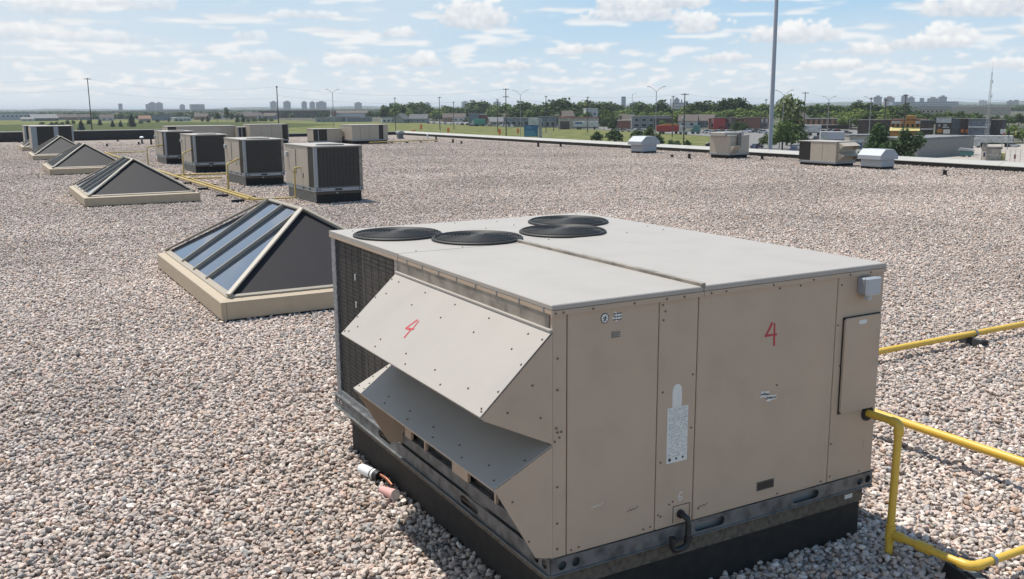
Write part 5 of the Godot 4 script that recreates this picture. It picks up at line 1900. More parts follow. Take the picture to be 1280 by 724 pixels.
	tree_kind("loose", leaf_crown(14, loose, 1700, 0.038, [Color(0.040, 0.070, 0.028), Color(0.055, 0.090, 0.036), Color(0.09, 0.125, 0.055)]), trunk_solid(0.6, 0.022, limbs))

	# evergreens and bushes on the meadow at the left
	var g := "evergreens and bushes on the meadow at left"
	var k := 0
	for t in [[53, 158.5, 151.5, "bush light"], [65, 158, 152, "bush"], [71, 158, 151.5, "bush"], [78, 158, 152, "bush"], [85, 158, 150, "round dark"], [92, 157, 150, "round"], [102, 163.5, 147, "spruce"], [112, 158.5, 149, "round dark"], [125, 157, 146, "spruce"], [141, 159, 148.5, "spruce"], [151, 159, 149, "spruce"], [165, 159, 139, "spruce"], [176, 155, 149.5, "bush light"], [186, 153.5, 149, "bush"], [197, 153, 148.5, "bush"], [211, 152.5, 147, "spruce"], [220, 152, 148, "bush light"], [226, 152, 148.5, "bush"], [253, 152, 145, "spruce"], [260, 152.5, 144, "spruce"], [272, 153, 139.5, "round dark"], [284, 151, 133.5, "tall"], [290, 151, 140, "tall"], [297, 153, 142, "spruce"], [304, 153, 141, "spruce"], [311, 153, 147, "bush light"], [318, 152.5, 146, "bush light"], [326, 152, 145.5, "bush light"], [332, 152, 146, "bush"], [339, 152, 146, "bush light"]]:
		k += 1
		var kind_word: String = {"spruce": "dark pointed evergreen", "bush": "dark low bush", "bush light": "pale green low bush", "round dark": "dark rounded tree", "round": "green rounded tree", "tall": "tall dark narrow tree"}[t[3]]
		var place := near(t[0])
		tree("evergreen_tree" if t[3] == "spruce" else "meadow_tree", t[3], t[0], t[1], t[2], kind_word + " on the meadow, " + place, g)
	# trees before and beside the long dark building
	for t in [[384, 149, 142, "round dark"], [392, 149.5, 144, "round dark"], [396, 149, 144.5, "round"], [404, 148.5, 143, "round"], [425, 147.5, 141.5, "round dark"], [444, 147, 139, "round dark"], [463, 149.5, 137.5, "wide dark"], [471, 149, 141, "round dark"], [486, 152, 128.5, "wide dark"], [480, 152, 131, "tall"], [492, 150, 143, "wide"]]:
		tree("broadleaf_tree", t[3], t[0], t[1], t[2], {"round dark": "dark rounded tree", "round": "green rounded tree", "wide dark": "broad dark tree", "wide": "broad green tree", "tall": "narrow dark tree"}[t[3]] + " on the field edge, " + near(t[0]), "trees by the white warehouse")
	# the long wood behind the street, crown by crown
	var wood := "trees of the long wood behind the street"
	var r := RandomNumberGenerator.new()
	r.seed = 17
	for t in [[499, 128, 560], [506, 133, 620], [513, 128, 640], [518, 127, 660], [524, 127, 650], [530, 128, 640], [535, 132, 640], [541, 134, 620], [546, 137, 600], [552, 134, 640], [558, 131, 660], [564, 133, 640], [570, 134, 630], [577, 134, 640], [583, 135, 640], [590, 128, 640], [595, 124.5, 620], [602, 125, 620], [608, 129, 640], [614, 127.5, 640], [620, 130, 600], [627, 131, 600], [634, 128.5, 600], [640, 132, 590], [646, 130.5, 580], [655, 125, 560], [661, 128, 560], [667, 131, 540], [672, 129.5, 540], [679, 130.5, 520], [686, 127, 520], [692, 129, 520], [697, 124, 520], [702, 121, 520], [708, 125, 520], [714, 126, 520], [719, 131, 540], [724, 131, 540], [731, 125.5, 540], [737, 123.5, 540], [744, 129, 540], [750, 127.5, 540], [757, 126, 540], [763, 126, 530], [770, 129, 530], [776, 131, 530], [784, 133, 520], [791, 130, 500], [798, 128.5, 490], [805, 126.5, 480], [813, 133, 470], [819, 133, 470], [826, 123.5, 460], [832, 131, 460], [839, 136, 470], [847, 136, 470], [857, 131, 440], [864, 128, 440], [871, 126, 440], [879, 124.5, 440], [886, 127, 440], [893, 129, 440], [900, 125, 430], [906, 121.5, 430], [913, 122, 430], [920, 120.5, 430], [927, 122, 430], [934, 128, 430], [941, 132, 430], [949, 132, 430], [957, 129, 430], [1003, 131, 400], [1011, 131, 400], [1019, 129.5, 400], [1027, 130, 400], [1034, 130, 400], [1041, 130, 400], [1049, 131, 400], [1057, 131.5, 400], [1064, 134, 400], [1071, 127.5, 390], [1077, 124.5, 390], [1083, 128, 390], [1090, 129, 390], [1097, 132, 390], [1104, 132, 390], [1111, 131, 390], [1119, 132, 390], [1128, 128, 390], [1137, 136, 380], [1146, 137, 380], [1159, 140, 380]]:
		var far: float = t[2] + (170.0 if t[0] < 630 else 60.0 if t[0] < 760 else 90.0 if t[0] < 1060 else 80.0)
		var kind: String = ["round dark", "round", "wide", "wide dark", "round", "wide light", "round dark"][r.randi() % 7]
		if t[1] < 125.0:
			kind = ["tall", "round dark", "wide dark"][r.randi() % 3]
		tree("broadleaf_tree", kind, t[0], 150, t[1], {"round dark": "dark rounded tree", "round": "green rounded tree", "wide": "broad green tree", "wide dark": "broad dark tree", "wide light": "broad pale green tree", "tall": "tall narrow dark tree"}[kind] + (" topping" if t[1] < 126.5 else " of") + " the wood, " + near(t[0]), wood, far, 1.15 + 0.3 * r.randf())
	# lower, lighter trees in front of the wood
	var front := "lighter trees at the front edge of the wood"
	for t in [[486, 146, 560, "wide light"], [512, 138, 540, "wide light"], [545, 141, 580, "wide dark"], [553, 142, 560, "round dark"], [562, 142, 560, "round dark"], [569, 141, 570, "round"], [576, 143, 560, "round dark"], [583, 146, 540, "bush light"], [586, 147, 540, "wide light"], [615, 139, 560, "round dark"], [622, 141, 540, "wide dark"], [644, 134, 540, "round dark"], [652, 138, 540, "round"], [663, 137, 500, "round"], [673, 138, 500, "round dark"], [683, 132, 480, "tall"], [700, 143, 470, "wide light"], [693, 142, 470, "wide"], [726, 138, 500, "wide dark"], [734, 139, 480, "wide"], [745, 137, 490, "round dark"], [762, 136, 480, "wide"], [772, 138, 470, "round light"], [782, 136, 470, "wide light"], [790, 138, 460, "round"], [803, 139, 430, "wide light"], [813, 140, 420, "wide"], [822, 138, 420, "wide light"], [834, 139, 410, "wide light"], [846, 141, 400, "wide light"], [853, 140, 400, "round light"], [864, 141, 390, "wide dark"], [872, 137, 390, "wide"], [882, 138, 390, "wide light"], [891, 139, 390, "wide light"], [901, 137, 400, "wide light"], [911, 136, 400, "wide"], [921, 134, 400, "wide light"], [931, 137, 400, "wide light"], [941, 136, 400, "round light"], [952, 137, 390, "wide light"], [1000, 138, 360, "wide"], [1030, 140, 370, "wide"], [1046, 137, 370, "wide light"], [1062, 138, 360, "wide light"], [1074, 134, 350, "wide light"], [1086, 137, 350, "round"], [1100, 136, 350, "wide light"], [1143, 141, 350, "wide"], [1152, 143, 350, "round"], [1168, 143, 340, "round dark"], [1180, 138, 370, "wide"], [1196, 138, 370, "wide dark"], [1208, 139, 370, "wide"], [1222, 140, 380, "round dark"], [1244, 143, 400, "wide dark"], [1262, 143, 400, "wide"], [1275, 141, 380, "wide dark"]]:
		tree("broadleaf_tree", t[3], t[0], 150, t[1], {"round dark": "low dark rounded tree", "round": "low green rounded tree", "round light": "low pale rounded tree", "wide": "low broad green tree", "wide dark": "low broad dark tree", "wide light": "low broad pale green tree", "tall": "narrow dark tree", "bush light": "pale green bush"}[t[3]] + " before the wood, " + near(t[0]), front, t[2] + (175.0 if t[0] < 600 else 40.0 if t[0] < 765 else 100.0 if t[0] < 1060 else 70.0), 1.3)
	# single trees that stand out
	tree("yellow_tree", "yellow", 751, 158, 143.5, "yellowish green tree right of the white trailer")
	tree("broadleaf_tree", "round dark", 755, 163, 147, "dark round tree in front of the yellowish tree")
	tree("broadleaf_tree", "round dark", 765, 166, 150, "dark tree between the white trailer and the grey two storey block")
	tree("shrub", "bush", 746, 176.5, 163, "dark round shrub on the grass beyond the low parapet, left of two")
	tree("shrub", "bush", 768, 177.5, 159, "dark round shrub on the grass beyond the low parapet, right of two")
	tree("shrub", "bush", 797, 177, 160, "dark shrub behind the gabled vent in the middle distance", "", -1.0)
	tree("broadleaf_tree", "round dark", 812, 184, 156, "dark tree before the red trailer")
	tree("shrub", "bush", 822, 186, 165, "dark shrub at the foot of the tall double street lamp")
	tree("broadleaf_tree", "round", 828, 165, 150, "small dark tree before the grey two storey block")
	tree("shrub", "bush light", 838, 183, 173, "pale shrub left of the bare wooden pole")
	tree("shrub", "bush light", 846, 183, 174, "pale shrub just left of the bare wooden pole")
	tree("shrub", "bush", 859, 183, 174, "dark shrub right of the bare wooden pole")
	tree("broadleaf_tree", "wide dark", 922, 167, 150, "dark tree in front of the red storefronts")
	tree("broadleaf_tree", "wide dark", 930, 165, 152, "dark low tree under the signs of the red storefronts")
	tree("willow_tree", "willow", 985, 186, 117.5, "tall grey green willow right of the tall grey mast", "", 255.0, 1.05)
	tree("broadleaf_tree", "wide", 980, 182, 149, "green tree at the foot of the willow, left", "", 225.0)
	tree("broadleaf_tree", "wide dark", 991, 180, 151, "darker green tree at the foot of the willow, right", "", 232.0)
	tree("broadleaf_tree", "wide dark", 963, 184, 164, "dark bush like tree left of the tall grey mast", "", 235.0)
	tree("pine_tree", "pine", 1101, 190, 152, "dense dark green pine behind the gabled vent at right", "", 175.0, 1.0)
	tree("broadleaf_tree", "loose", 1132, 198, 159, "loose dark tree at the left end of the grey concrete wall", "", 150.0, 0.95)
	tree("shrub", "bush", 1112, 200, 184, "low dark shrub right of the gabled vent, under the pine", "", 150.0)
	tree("shrub", "bush light", 1064, 200, 183, "small green shrub between the tan unit and the gabled vent", "", 130.0)
	tree("broadleaf_tree", "wide light", 1266, 180, 154, "light green tree at the right edge of the picture, nearest the signs")
	tree("broadleaf_tree", "wide dark", 1278, 178, 158, "dark tree cut by the right edge of the picture")
	tree("broadleaf_tree", "wide", 1255, 172, 156, "green tree left of the light green tree at the right edge")

	# far woods and hedgerows of the plain: one mass
	var leafy := leaf_crown(40, [[Vector3(0, 0.5, 0), 0.5, 0.8], [Vector3(0.6, 0.4, 0.1), 0.4, 0.8], [Vector3(-0.6, 0.4, 0), 0.42, 0.8], [Vector3(0.1, 0.45, 0.5), 0.4, 0.8]], 130, 0.22, dark)
	var mm := MultiMesh.new()
	mm.transform_format = MultiMesh.TRANSFORM_3D
	mm.mesh = leafy
	var spots := []
	var belt := noise(0.0022, 3, 91)
	for i in 17000:
		var px := r.randf_range(-240, 1520)
		var far := 1150.0 + 5200.0 * pow(r.randf(), 1.1)
		var p := away(px, far)
		if belt.get_noise_2d(p.x, p.z * 1.6) < 0.08:
			continue
		spots.append([p, (3.2 + 4.5 * r.randf()) * (1.0 + far / 8000.0)])
	mm.instance_count = spots.size()
	for i in spots.size():
		var h: float = spots[i][1]
		mm.set_instance_transform(i, Transform3D(Basis(Vector3.UP, r.randf() * TAU).scaled(Vector3(h * 1.25, h, h * 1.25)), spots[i][0]))
	var o := MultiMeshInstance3D.new()
	o.name = "distant_woods"
	o.multimesh = mm
	o.material_override = paints["leaves"]
	add_child(o)
	tag(o, "hazy woods and hedgerows of the plain out to the horizon", "woods", "", "stuff")


# ---------------------------------------------------------------- buildings of the town
func facade(o: Node3D, w: float, y: float, h: float, count: int, share: float, z: float, m: Material):
	# a row of window openings, each a frame with its pane
	for i in count:
		var step := w / count
		var x := -w / 2 + step * (i + 0.5)
		var s := Solid.new()
		s.box(Vector3(x, y + h / 2, z + 0.06), Vector3(step * share, h, 0.12), 0.0)
		var f := part("window", s, paints["window frame"], o)
		s = Solid.new()
		s.box(Vector3(x, y + h / 2, z + 0.1225), Vector3(step * share - 0.24, h - 0.24, 0.02), 0.0)
		part("pane", s, m, f)


func flat_building(called: String, label: String, at: Vector3, turn: float, w: float, d: float, h: float, wall: Material, top: Material, group := "") -> Node3D:
	var o := thing(called, label, "building", at, turn, group)
	var s := Solid.new()
	s.span(Vector3(-w / 2, 0, -d), Vector3(w / 2, h, 0))
	part("wall", s, wall, o)
	s = Solid.new()
	s.span(Vector3(-w / 2 - 0.15, h + 0.002, -d - 0.15), Vector3(w / 2 + 0.15, h + 0.35, 0.15), 0.03)
	part("roof", s, top, o)
	return o


func gabled_house(called: String, label: String, at: Vector3, turn: float, w: float, d: float, eaves: float, ridge: float, wall: Material, top: Material, group := "", windows := 2) -> Node3D:
	# ridge along x
	var o := thing(called, label, "house", at, turn, group)
	var s := Solid.new()
	s.extrude(PackedVector2Array([Vector2(0, 0), Vector2(0, eaves), Vector2(-d / 2, ridge - 0.12), Vector2(-d, eaves), Vector2(-d, 0)]), Vector3(-w / 2, 0, 0), Vector3.BACK, Vector3.UP, Vector3(w, 0, 0))
	part("wall", s, wall, o)
	s = Solid.new()
	for k in [-1.0, 1.0]:
		var z0: float = -d / 2 + k * (d / 2 + 0.4)
		var y0: float = eaves - 0.4 * (ridge - eaves) / (d / 2)
		s.sheet(Vector3(-w / 2 - 0.4, ridge, -d / 2), Vector3(w / 2 + 0.4, ridge, -d / 2), Vector3(w / 2 + 0.4, y0, z0), Vector3(-w / 2 - 0.4, y0, z0), 0.14, Vector3(0, 1, k))
	part("roof", s, top, o)
	if windows > 0:
		facade(o, w * 0.9, eaves * 0.3, eaves * 0.4, windows, 0.45, 0.0, paints["dark glass"])
	return o


func build_town():
	paint("dark glass", 0.025, 0.03, 0.035, 0.1)
	paint("window frame", 0.55, 0.55, 0.53, 0.6)
	paint("brown cladding", 0.095, 0.07, 0.06, 0.8, 0.0, 0.7, 0.1)
	paint("brown roof", 0.15, 0.12, 0.105, 0.9, 0.0, 0.7, 0.1)
	paint("red brick", 0.26, 0.115, 0.085, 0.9, 0.0, 0.7, 0.2)
	paint("orange brick", 0.34, 0.19, 0.125, 0.9, 0.0, 0.7, 0.2)
	paint("beige wall", 0.46, 0.41, 0.34, 0.8, 0.0, 0.7, 0.1)
	paint("white wall", 0.62, 0.62, 0.60, 0.7, 0.0, 0.7, 0.1)
	paint("grey wall", 0.27, 0.27, 0.27, 0.8, 0.0, 0.7, 0.1)
	paint("blue grey wall", 0.20, 0.23, 0.27, 0.7, 0.0, 0.7, 0.1)
	paint("concrete wall", 0.25, 0.232, 0.212, 0.9, 0.0, 0.3, 0.25)
	paint("slate roof", 0.12, 0.125, 0.13, 0.8, 0.0, 0.7, 0.1)
	paint("grey roof", 0.25, 0.25, 0.25, 0.8, 0.0, 0.7, 0.1)
	paint("sage wall", 0.30, 0.33, 0.30, 0.8, 0.0, 0.7, 0.1)
	paint("orange paint", 0.55, 0.24, 0.04, 0.5, 0.0, 0.7, 0.3)
	paint("awning yellow", 0.66, 0.55, 0.20, 0.6, 0.0, 0.7, 0.3)
	paint("signal orange", 0.68, 0.17, 0.03, 0.5)
	paint("red paint", 0.46, 0.035, 0.035, 0.4, 0.0, 0.7, 0.3)
	paint("dark red paint", 0.22, 0.03, 0.04, 0.3)
	paint("teal paint", 0.07, 0.33, 0.26, 0.5, 0.0, 0.7, 0.3)
	paint("dark teal paint", 0.06, 0.16, 0.15, 0.4)
	paint("billboard blue", 0.035, 0.16, 0.34, 0.5, 0.0, 0.7, 0.3)
	paint("billboard sea", 0.09, 0.33, 0.42, 0.5, 0.0, 0.7, 0.4)
	paint("steel grey", 0.25, 0.255, 0.27, 0.45, 0.3)
	paint("mast grey", 0.42, 0.42, 0.46, 0.45, 0.2)
	paint("wood pole", 0.13, 0.105, 0.085, 0.9, 0.0, 0.7, 0.5)
	paint("pole grey", 0.30, 0.30, 0.29, 0.6)
	paint("cable", 0.05, 0.05, 0.055, 0.6)
	paint("tyre", 0.02, 0.02, 0.02, 0.8)
	paint("car white", 0.70, 0.70, 0.70, 0.25)
	paint("car silver", 0.42, 0.43, 0.45, 0.25, 0.4)
	paint("car black", 0.015, 0.016, 0.02, 0.2)
	paint("car red", 0.28, 0.02, 0.03, 0.25)
	paint("car blue", 0.03, 0.05, 0.13, 0.25)
	paint("car grey", 0.13, 0.135, 0.145, 0.25, 0.3)
	var p: Vector3
	var o: Node3D
	var s: Solid

	# left: low buildings beyond the meadow
	p = away(12, 1150)
	o = flat_building("long_white_building", "long low white building with a row of windows at the far left", p, facing(p), 58, 14, 7.5, paints["white wall"], paints["slate roof"])
	facade(o, 56, 3.4, 1.8, 12, 0.5, 0.0, paints["dark glass"])
	p = away(56, 1000)
	gabled_house("grey_barn", "low barn with a wide grey roof left of the thin pole", p, facing(p, 18), 26, 16, 3.0, 7.0, paints["brown cladding"], paints["grey roof"], "", 3)
	p = away(33, 980)
	gabled_house("grey_barn", "small pale shed left of the barn with the grey roof", p, facing(p, -10), 12, 8, 2.4, 4.2, paints["white wall"], paints["grey roof"], "", 2)
	p = away(45, 1250)
	flat_building("low_building", "low brown red building behind the grey roofed barn", p, facing(p), 24, 12, 7.0, paints["red brick"], paints["brown roof"])
	for t in [[62, 1130, "brown"], [72, 1090, "grey"], [89, 1060, "brown"], [94, 1180, "white"], [107, 1080, "grey"], [133, 960, "white"], [146, 1240, "brown"]]:
		p = away(t[0], t[1])
		gabled_house("far_house", {"brown": "small brown house beyond the meadow", "grey": "small grey house beyond the meadow", "white": "small white house beyond the meadow"}[t[2]] + ", " + near(t[0]), p, facing(p, t[0] * 7 % 50 - 25), 13, 9, 3.4, 6.4, paints[{"brown": "orange brick", "grey": "grey wall", "white": "white wall"}[t[2]]], paints["brown roof"], "small houses beyond the meadow")
	p = away(181, 860)
	gabled_house("far_house", "pinkish house with a pale roof below the apartment cluster", p, facing(p, 12), 10, 8, 3.0, 5.6, paints["beige wall"], paints["orange brick"], "", 3)
	p = away(204, 950)
	flat_building("low_building", "low dark blue grey building right of the pinkish house", p, facing(p), 22, 10, 5.0, paints["blue grey wall"], paints["slate roof"])
	p = away(228, 880)
	o = flat_building("low_building", "low white building with a bright flat roof on the left of the meadow", p, facing(p, 20), 15, 10, 3.4, paints["white wall"], paints["white paint"])
	facade(o, 14, 0.8, 1.2, 4, 0.6, 0.0, paints["dark glass"])
	for t in [[250, 1000, "brown"], [246, 1300, "grey"], [277, 1150, "white"], [269, 1400, "brown"], [300, 1250, "grey"], [312, 1000, "brown"], [321, 1120, "white"], [336, 1020, "grey"], [309, 1500, "brown"], [290, 1600, "white"]]:
		p = away(t[0], t[1])
		gabled_house("far_house", {"brown": "brown roofed house among the bushes", "grey": "grey house among the bushes", "white": "white house among the bushes"}[t[2]] + ", " + near(t[0]), p, facing(p, t[0] * 7 % 50 - 25), 14, 9, 3.6, 6.6, paints[{"brown": "orange brick", "grey": "grey wall", "white": "white wall"}[t[2]]], paints["brown roof"], "houses among the bushes left of the pole")
	for t in [[200, 1900, 110, 8], [265, 1750, 70, 9], [170, 1700, 60, 7], [120, 1900, 90, 8], [230, 2300, 160, 10]]:
		p = away(t[0], t[1])
		flat_building("far_hall", "long low hazy industrial hall beyond the meadow, " + near(t[0]), p, facing(p, 6), t[2], 40, t[3], paints["beige wall"], paints["brown roof"], "far industrial halls")
	# middle: long dark hall, white warehouse
	p = away(371, 1150)
	o = flat_building("long_dark_hall", "long dark brown hall behind the bare wooden pole", p, facing(p, -6), 90, 30, 8.2, paints["brown cladding"], paints["slate roof"])
	facade(o, 86, 1.6, 1.6, 12, 0.5, 0.0, paints["dark glass"])
	p = away(438, 1080)
	o = flat_building("white_warehouse", "long white warehouse with a brown sloping roof behind the double lamp", p, facing(p, 6), 42, 18, 5.2, paints["white wall"], paints["orange brick"])
	s = Solid.new()
	s.extrude(PackedVector2Array([Vector2(0.6, 5.55), Vector2(-9, 8.2), Vector2(-18.6, 5.55)]), Vector3(-21.5, 0, 0), Vector3.BACK, Vector3.UP, Vector3(43, 0, 0))
	part("pitched_roof", s, paints["brown roof"], o)
	p = away(417, 1070)
	flat_building("brick_end", "narrow red brown brick end at the left of the white warehouse", p, facing(p), 5, 12, 7.6, paints["red brick"], paints["brown roof"])
	for t in [[410, 760, 20, 3.2, "sage wall"], [430, 770, 24, 4.0, "grey wall"], [449, 760, 20, 3.4, "blue grey wall"]]:
		p = away(t[0], t[1])
		o = flat_building("low_shed", {410: "low sage shed on the field edge, left of the double lamp", 430: "low grey shed on the field edge before the white warehouse", 449: "low blue grey shed on the field edge, right of the grey one"}[t[0]], p, facing(p, 8), t[2], 8, t[3], paints[t[4]], paints["grey roof"])
		facade(o, t[2] * 0.9, 1.0, 1.2, 5, 0.5, 0.0, paints["dark glass"])
	p = away(488, 700)
	o = flat_building("low_shed", "pale low building with dark windows left of the grey gabled house", p, facing(p, 4), 13, 8, 3.6, paints["white wall"], paints["grey roof"])
	facade(o, 12, 0.8, 1.5, 4, 0.6, 0.0, paints["dark glass"])
	p = away(508, 690)
	gabled_house("grey_house", "grey house with a steep gable in front of the wood", p, facing(p, 60), 9, 9, 3.0, 6.6, paints["sage wall"], paints["slate roof"], "", 2)
	p = away(522, 690)
	gabled_house("grey_house", "long grey house with a low roof right of the steep gable", p, facing(p, -12), 13, 9, 3.2, 6.2, paints["sage wall"], paints["slate roof"], "", 3)
	p = away(592, 560)
	o = flat_building("shop", "blue grey building with a white front above the teal container", p, facing(p), 6, 6, 7.0, paints["blue grey wall"], paints["grey roof"])
	p = away(602, 565)
	o = flat_building("shop", "small red and white building right of the blue grey one", p, facing(p), 6, 6, 6.4, paints["red brick"], paints["white wall"])
	p = away(610, 570)
	flat_building("shop", "dark brown building left of the double crossarm pole", p, facing(p), 8, 6, 4.6, paints["brown cladding"], paints["slate roof"])
	p = away(622, 560)
	gabled_house("grey_house", "small pale roofed house right of the dark brown building", p, facing(p, 20), 9, 7, 2.6, 5.0, paints["beige wall"], paints["grey roof"], "", 2)
	p = away(650, 520)
	o = flat_building("strip_plaza", "long low grey shops left of the blue billboard", p, facing(p, -4), 18, 9, 4.6, paints["blue grey wall"], paints["grey roof"])
	facade(o, 17, 0.6, 2.6, 5, 0.7, 0.0, paints["dark glass"])
	p = away(684, 500)
	o = flat_building("strip_plaza", "dark grey shops right of the billboard pillar", p, facing(p), 10, 9, 5.4, paints["blue grey wall"], paints["slate roof"])
	facade(o, 9, 0.6, 2.4, 3, 0.7, 0.0, paints["dark glass"])
	p = away(711, 500)
	gabled_house("brick_house", "orange brick house with a brown roof among the trees", p, facing(p, 14), 5.5, 8, 6.0, 8.6, paints["orange brick"], paints["brown roof"], "", 2)
	p = away(740, 520)
	o = flat_building("white_house", "white building among the trees right of the brick house", p, facing(p, 10), 6.6, 8, 9.4, paints["white wall"], paints["white wall"])
	facade(o, 6, 6.0, 1.4, 2, 0.4, 0.0, paints["dark glass"])
	p = away(723, 470)
	flat_building("shop", "low shop with a red roof line behind the white trailer", p, facing(p), 20, 6, 5.2, paints["beige wall"], paints["red brick"])
	p = away(706, 455)
	flat_building("shop", "small brown kiosk at the left end of the white trailer", p, facing(p), 4.4, 4, 3.6, paints["brown cladding"], paints["brown roof"])
	p = on_street(780, 163)
	flat_building("shop", "low red brick shop left of the grey two storey block", p, facing(p), 6, 6, 4.2, paints["red brick"], paints["beige wall"])
	p = on_street(814, 160.5)
	o = flat_building("grey_block", "grey two storey block with dark windows behind the red trailer", p, facing(p, 6), 19, 10, 5.6, paints["grey wall"], paints["grey roof"])
	facade(o, 18, 3.2, 1.7, 5, 0.55, 0.0, paints["dark glass"])
	facade(o, 18, 0.7, 1.6, 5, 0.7, 0.0, paints["dark glass"])
	p = away(829, 430)
	flat_building("shop", "small brown building at the right end of the grey two storey block", p, facing(p), 8, 6, 5.0, paints["brown cladding"], paints["brown roof"])
	for t in [[768, 560, "white"], [775, 520, "brown"], [783, 515, "grey"], [760, 600, "brown"], [674, 560, "white"], [632, 640, "brown"], [646, 620, "white"], [657, 610, "grey"], [561, 720, "brown"], [573, 715, "white"], [690, 555, "brown"], [728, 560, "grey"], [860, 470, "white"], [866, 480, "brown"], [880, 475, "grey"]]:
		p = away(t[0], t[1])
		gabled_house("small_house", "small " + t[2] + " house half hidden by the wood, " + near(t[0]), p, facing(p, t[0] * 7 % 50 - 25), 9, 8, 3.6, 6.4, paints[{"brown": "orange brick", "grey": "grey wall", "white": "white wall"}[t[2]]], paints["brown roof"], "small houses half hidden by the wood")
	# red storefronts with their signs
	for t in [[900, 14, "red storefront with white signs behind the cars, left one", "red paint"], [917, 5, "grey brown storefront between the two red ones", "brown roof"], [941, 19, "long red storefront with orange and white signs behind the dark tree", "red brick"]]:
		p = away(t[0], 436)
		o = flat_building("red_storefront", t[2], p, facing(p, 3), size_of(t[1], p), 8, 5.0, paints[t[3]], paints["brown roof"])
	p = away(924, 440)
	o = flat_building("storefront", "long row of shops with red fronts behind the parked cars", p, facing(p, 3), 27, 10, 4.6, paints["red brick"], paints["brown roof"])
	facade(o, 26, 0.6, 2.0, 10, 0.75, 0.0, paints["dark glass"])
	for t in [[-11.6, 1.4, "white wall"], [-9.0, 1.8, "red paint"], [-3.4, 2.2, "white wall"], [3.4, 1.6, "orange paint"], [5.8, 1.1, "white wall"], [8.2, 1.4, "orange paint"], [10.4, 1.1, "white wall"], [12.2, 1.2, "white wall"]]:
		s = Solid.new()
		s.box(Vector3(t[0], 3.7, 0.24), Vector3(t[1], 1.5, 0.4), 0.04)
		part("shop_sign", s, paints[t[2]], o)
	# brown arcade
	p = away(1028, 436)
	o = flat_building("arcade", "brown shops with brick piers and a flat grey roof behind the white box truck", p, facing(p, -4), 25, 10, 4.3, paints["brown cladding"], paints["grey roof"])
	for i in 11:
		s = Solid.new()
		s.box(Vector3(-11.8 + i * 2.36, 3.1, 0.15), Vector3(1.2, 2.2, 0.3), 0.03)
		part("pier", s, paints["orange brick"], o)
	s = Solid.new()
	s.span(Vector3(-12.4, 1.5, 0.0), Vector3(12.4, 1.9, 2.0), 0.03)
	part("canopy", s, paints["beige wall"], o)
	p = away(1008, 452)
	gabled_house("brick_house", "brown gabled roof left of the arcade, below the wood", p, facing(p, 70), 8, 7, 5.0, 8.0, paints["brown cladding"], paints["brown roof"], "", 0)
	p = away(1103, 300)
	o = flat_building("shop", "low brown shop behind the pine", p, facing(p), 14, 8, 5.6, paints["brown cladding"], paints["brown roof"])
	# beige wall with a blue and white sign
	p = on_street(1079, 187)
	o = flat_building("beige_building", "beige windowless building left of the pine with a blue and white sign", p, facing(p, 12), 6.6, 6, 3.2, paints["beige wall"], paints["grey roof"])
	s = Solid.new()
	s.span(Vector3(-2.6, 1.7, 0.001), Vector3(0.0, 2.4, 0.12), 0.02)
	part("sign_board", s, paints["white wall"], o)
	s = Solid.new()
	s.span(Vector3(-2.4, 0.5, 0.001), Vector3(-0.4, 1.5, 0.12), 0.02)
	part("sign_board", s, paints["billboard blue"], o)
	# orange restaurant with a yellow awning
	p = away(1136, 285)
	o = flat_building("orange_restaurant", "orange restaurant with a yellow awning and a raised centre", p, facing(p, -4), 9.4, 7, 5.9, paints["orange paint"], paints["red brick"])
	s = Solid.new()
	s.span(Vector3(-0.6, 6.26, -3), Vector3(2.0, 7.3, 0.3), 0.05)
	part("tower", s, paints["orange paint"], o)
	for x in [-3.2, 3.4]:
		s = Solid.new()
		s.span(Vector3(x - 1.3, 5.0, 0.001), Vector3(x + 1.3, 5.7, 0.12), 0.03)
		part("sign_board", s, paints["white wall"], o)
	for i in 7:
		s = Solid.new()
		s.box(Vector3(-4.1 + i * 1.36, 4.4, 0.06), Vector3(0.7, 0.9, 0.12))
		part("window", s, paints["dark glass"], o)
	s = Solid.new()
	s.sheet(Vector3(-4.9, 3.9, 0.02), Vector3(4.9, 3.9, 0.02), Vector3(4.9, 2.9, 1.5), Vector3(-4.9, 2.9, 1.5), 0.08, Vector3(0, 1, 1))
	part("awning", s, paints["awning yellow"], o)
	p = away(1160, 262)
	o = flat_building("shop", "small brown shop with a pale awning right of the orange restaurant", p, facing(p), 3.4, 5, 6.0, paints["brown cladding"], paints["slate roof"])
	s = Solid.new()
	s.span(Vector3(-1.6, 3.7, 0.0), Vector3(1.6, 4.0, 1.0), 0.03)
	part("awning", s, paints["white wall"], o)
	# dark building with a white sign board and pictures
	p = away(1181, 250)
	o = flat_building("signed_building", "dark brown building front with a white board above black and orange pictures", p, facing(p, -3), 3.9, 6, 6.8, paints["brown cladding"], paints["slate roof"])
	s = Solid.new()
	s.span(Vector3(-1.85, 5.8, 0.001), Vector3(1.75, 6.95, 0.18), 0.02)
	part("sign_board", s, paints["white wall"], o)
	s = Solid.new()
	s.span(Vector3(0.0, 3.0, 0.001), Vector3(1.6, 4.1, 0.12), 0.02)
	part("poster", s, paints["pale paper"], o)
	s = Solid.new()
	s.extrude(ring_points(Vector2(-0.9, 3.7), 0.55, 16, 0.75), Vector3(0, 0, 0.001), Vector3.RIGHT, Vector3.UP, Vector3(0, 0, 0.12))
	part("round_picture", s, paints["orange paint"], o)
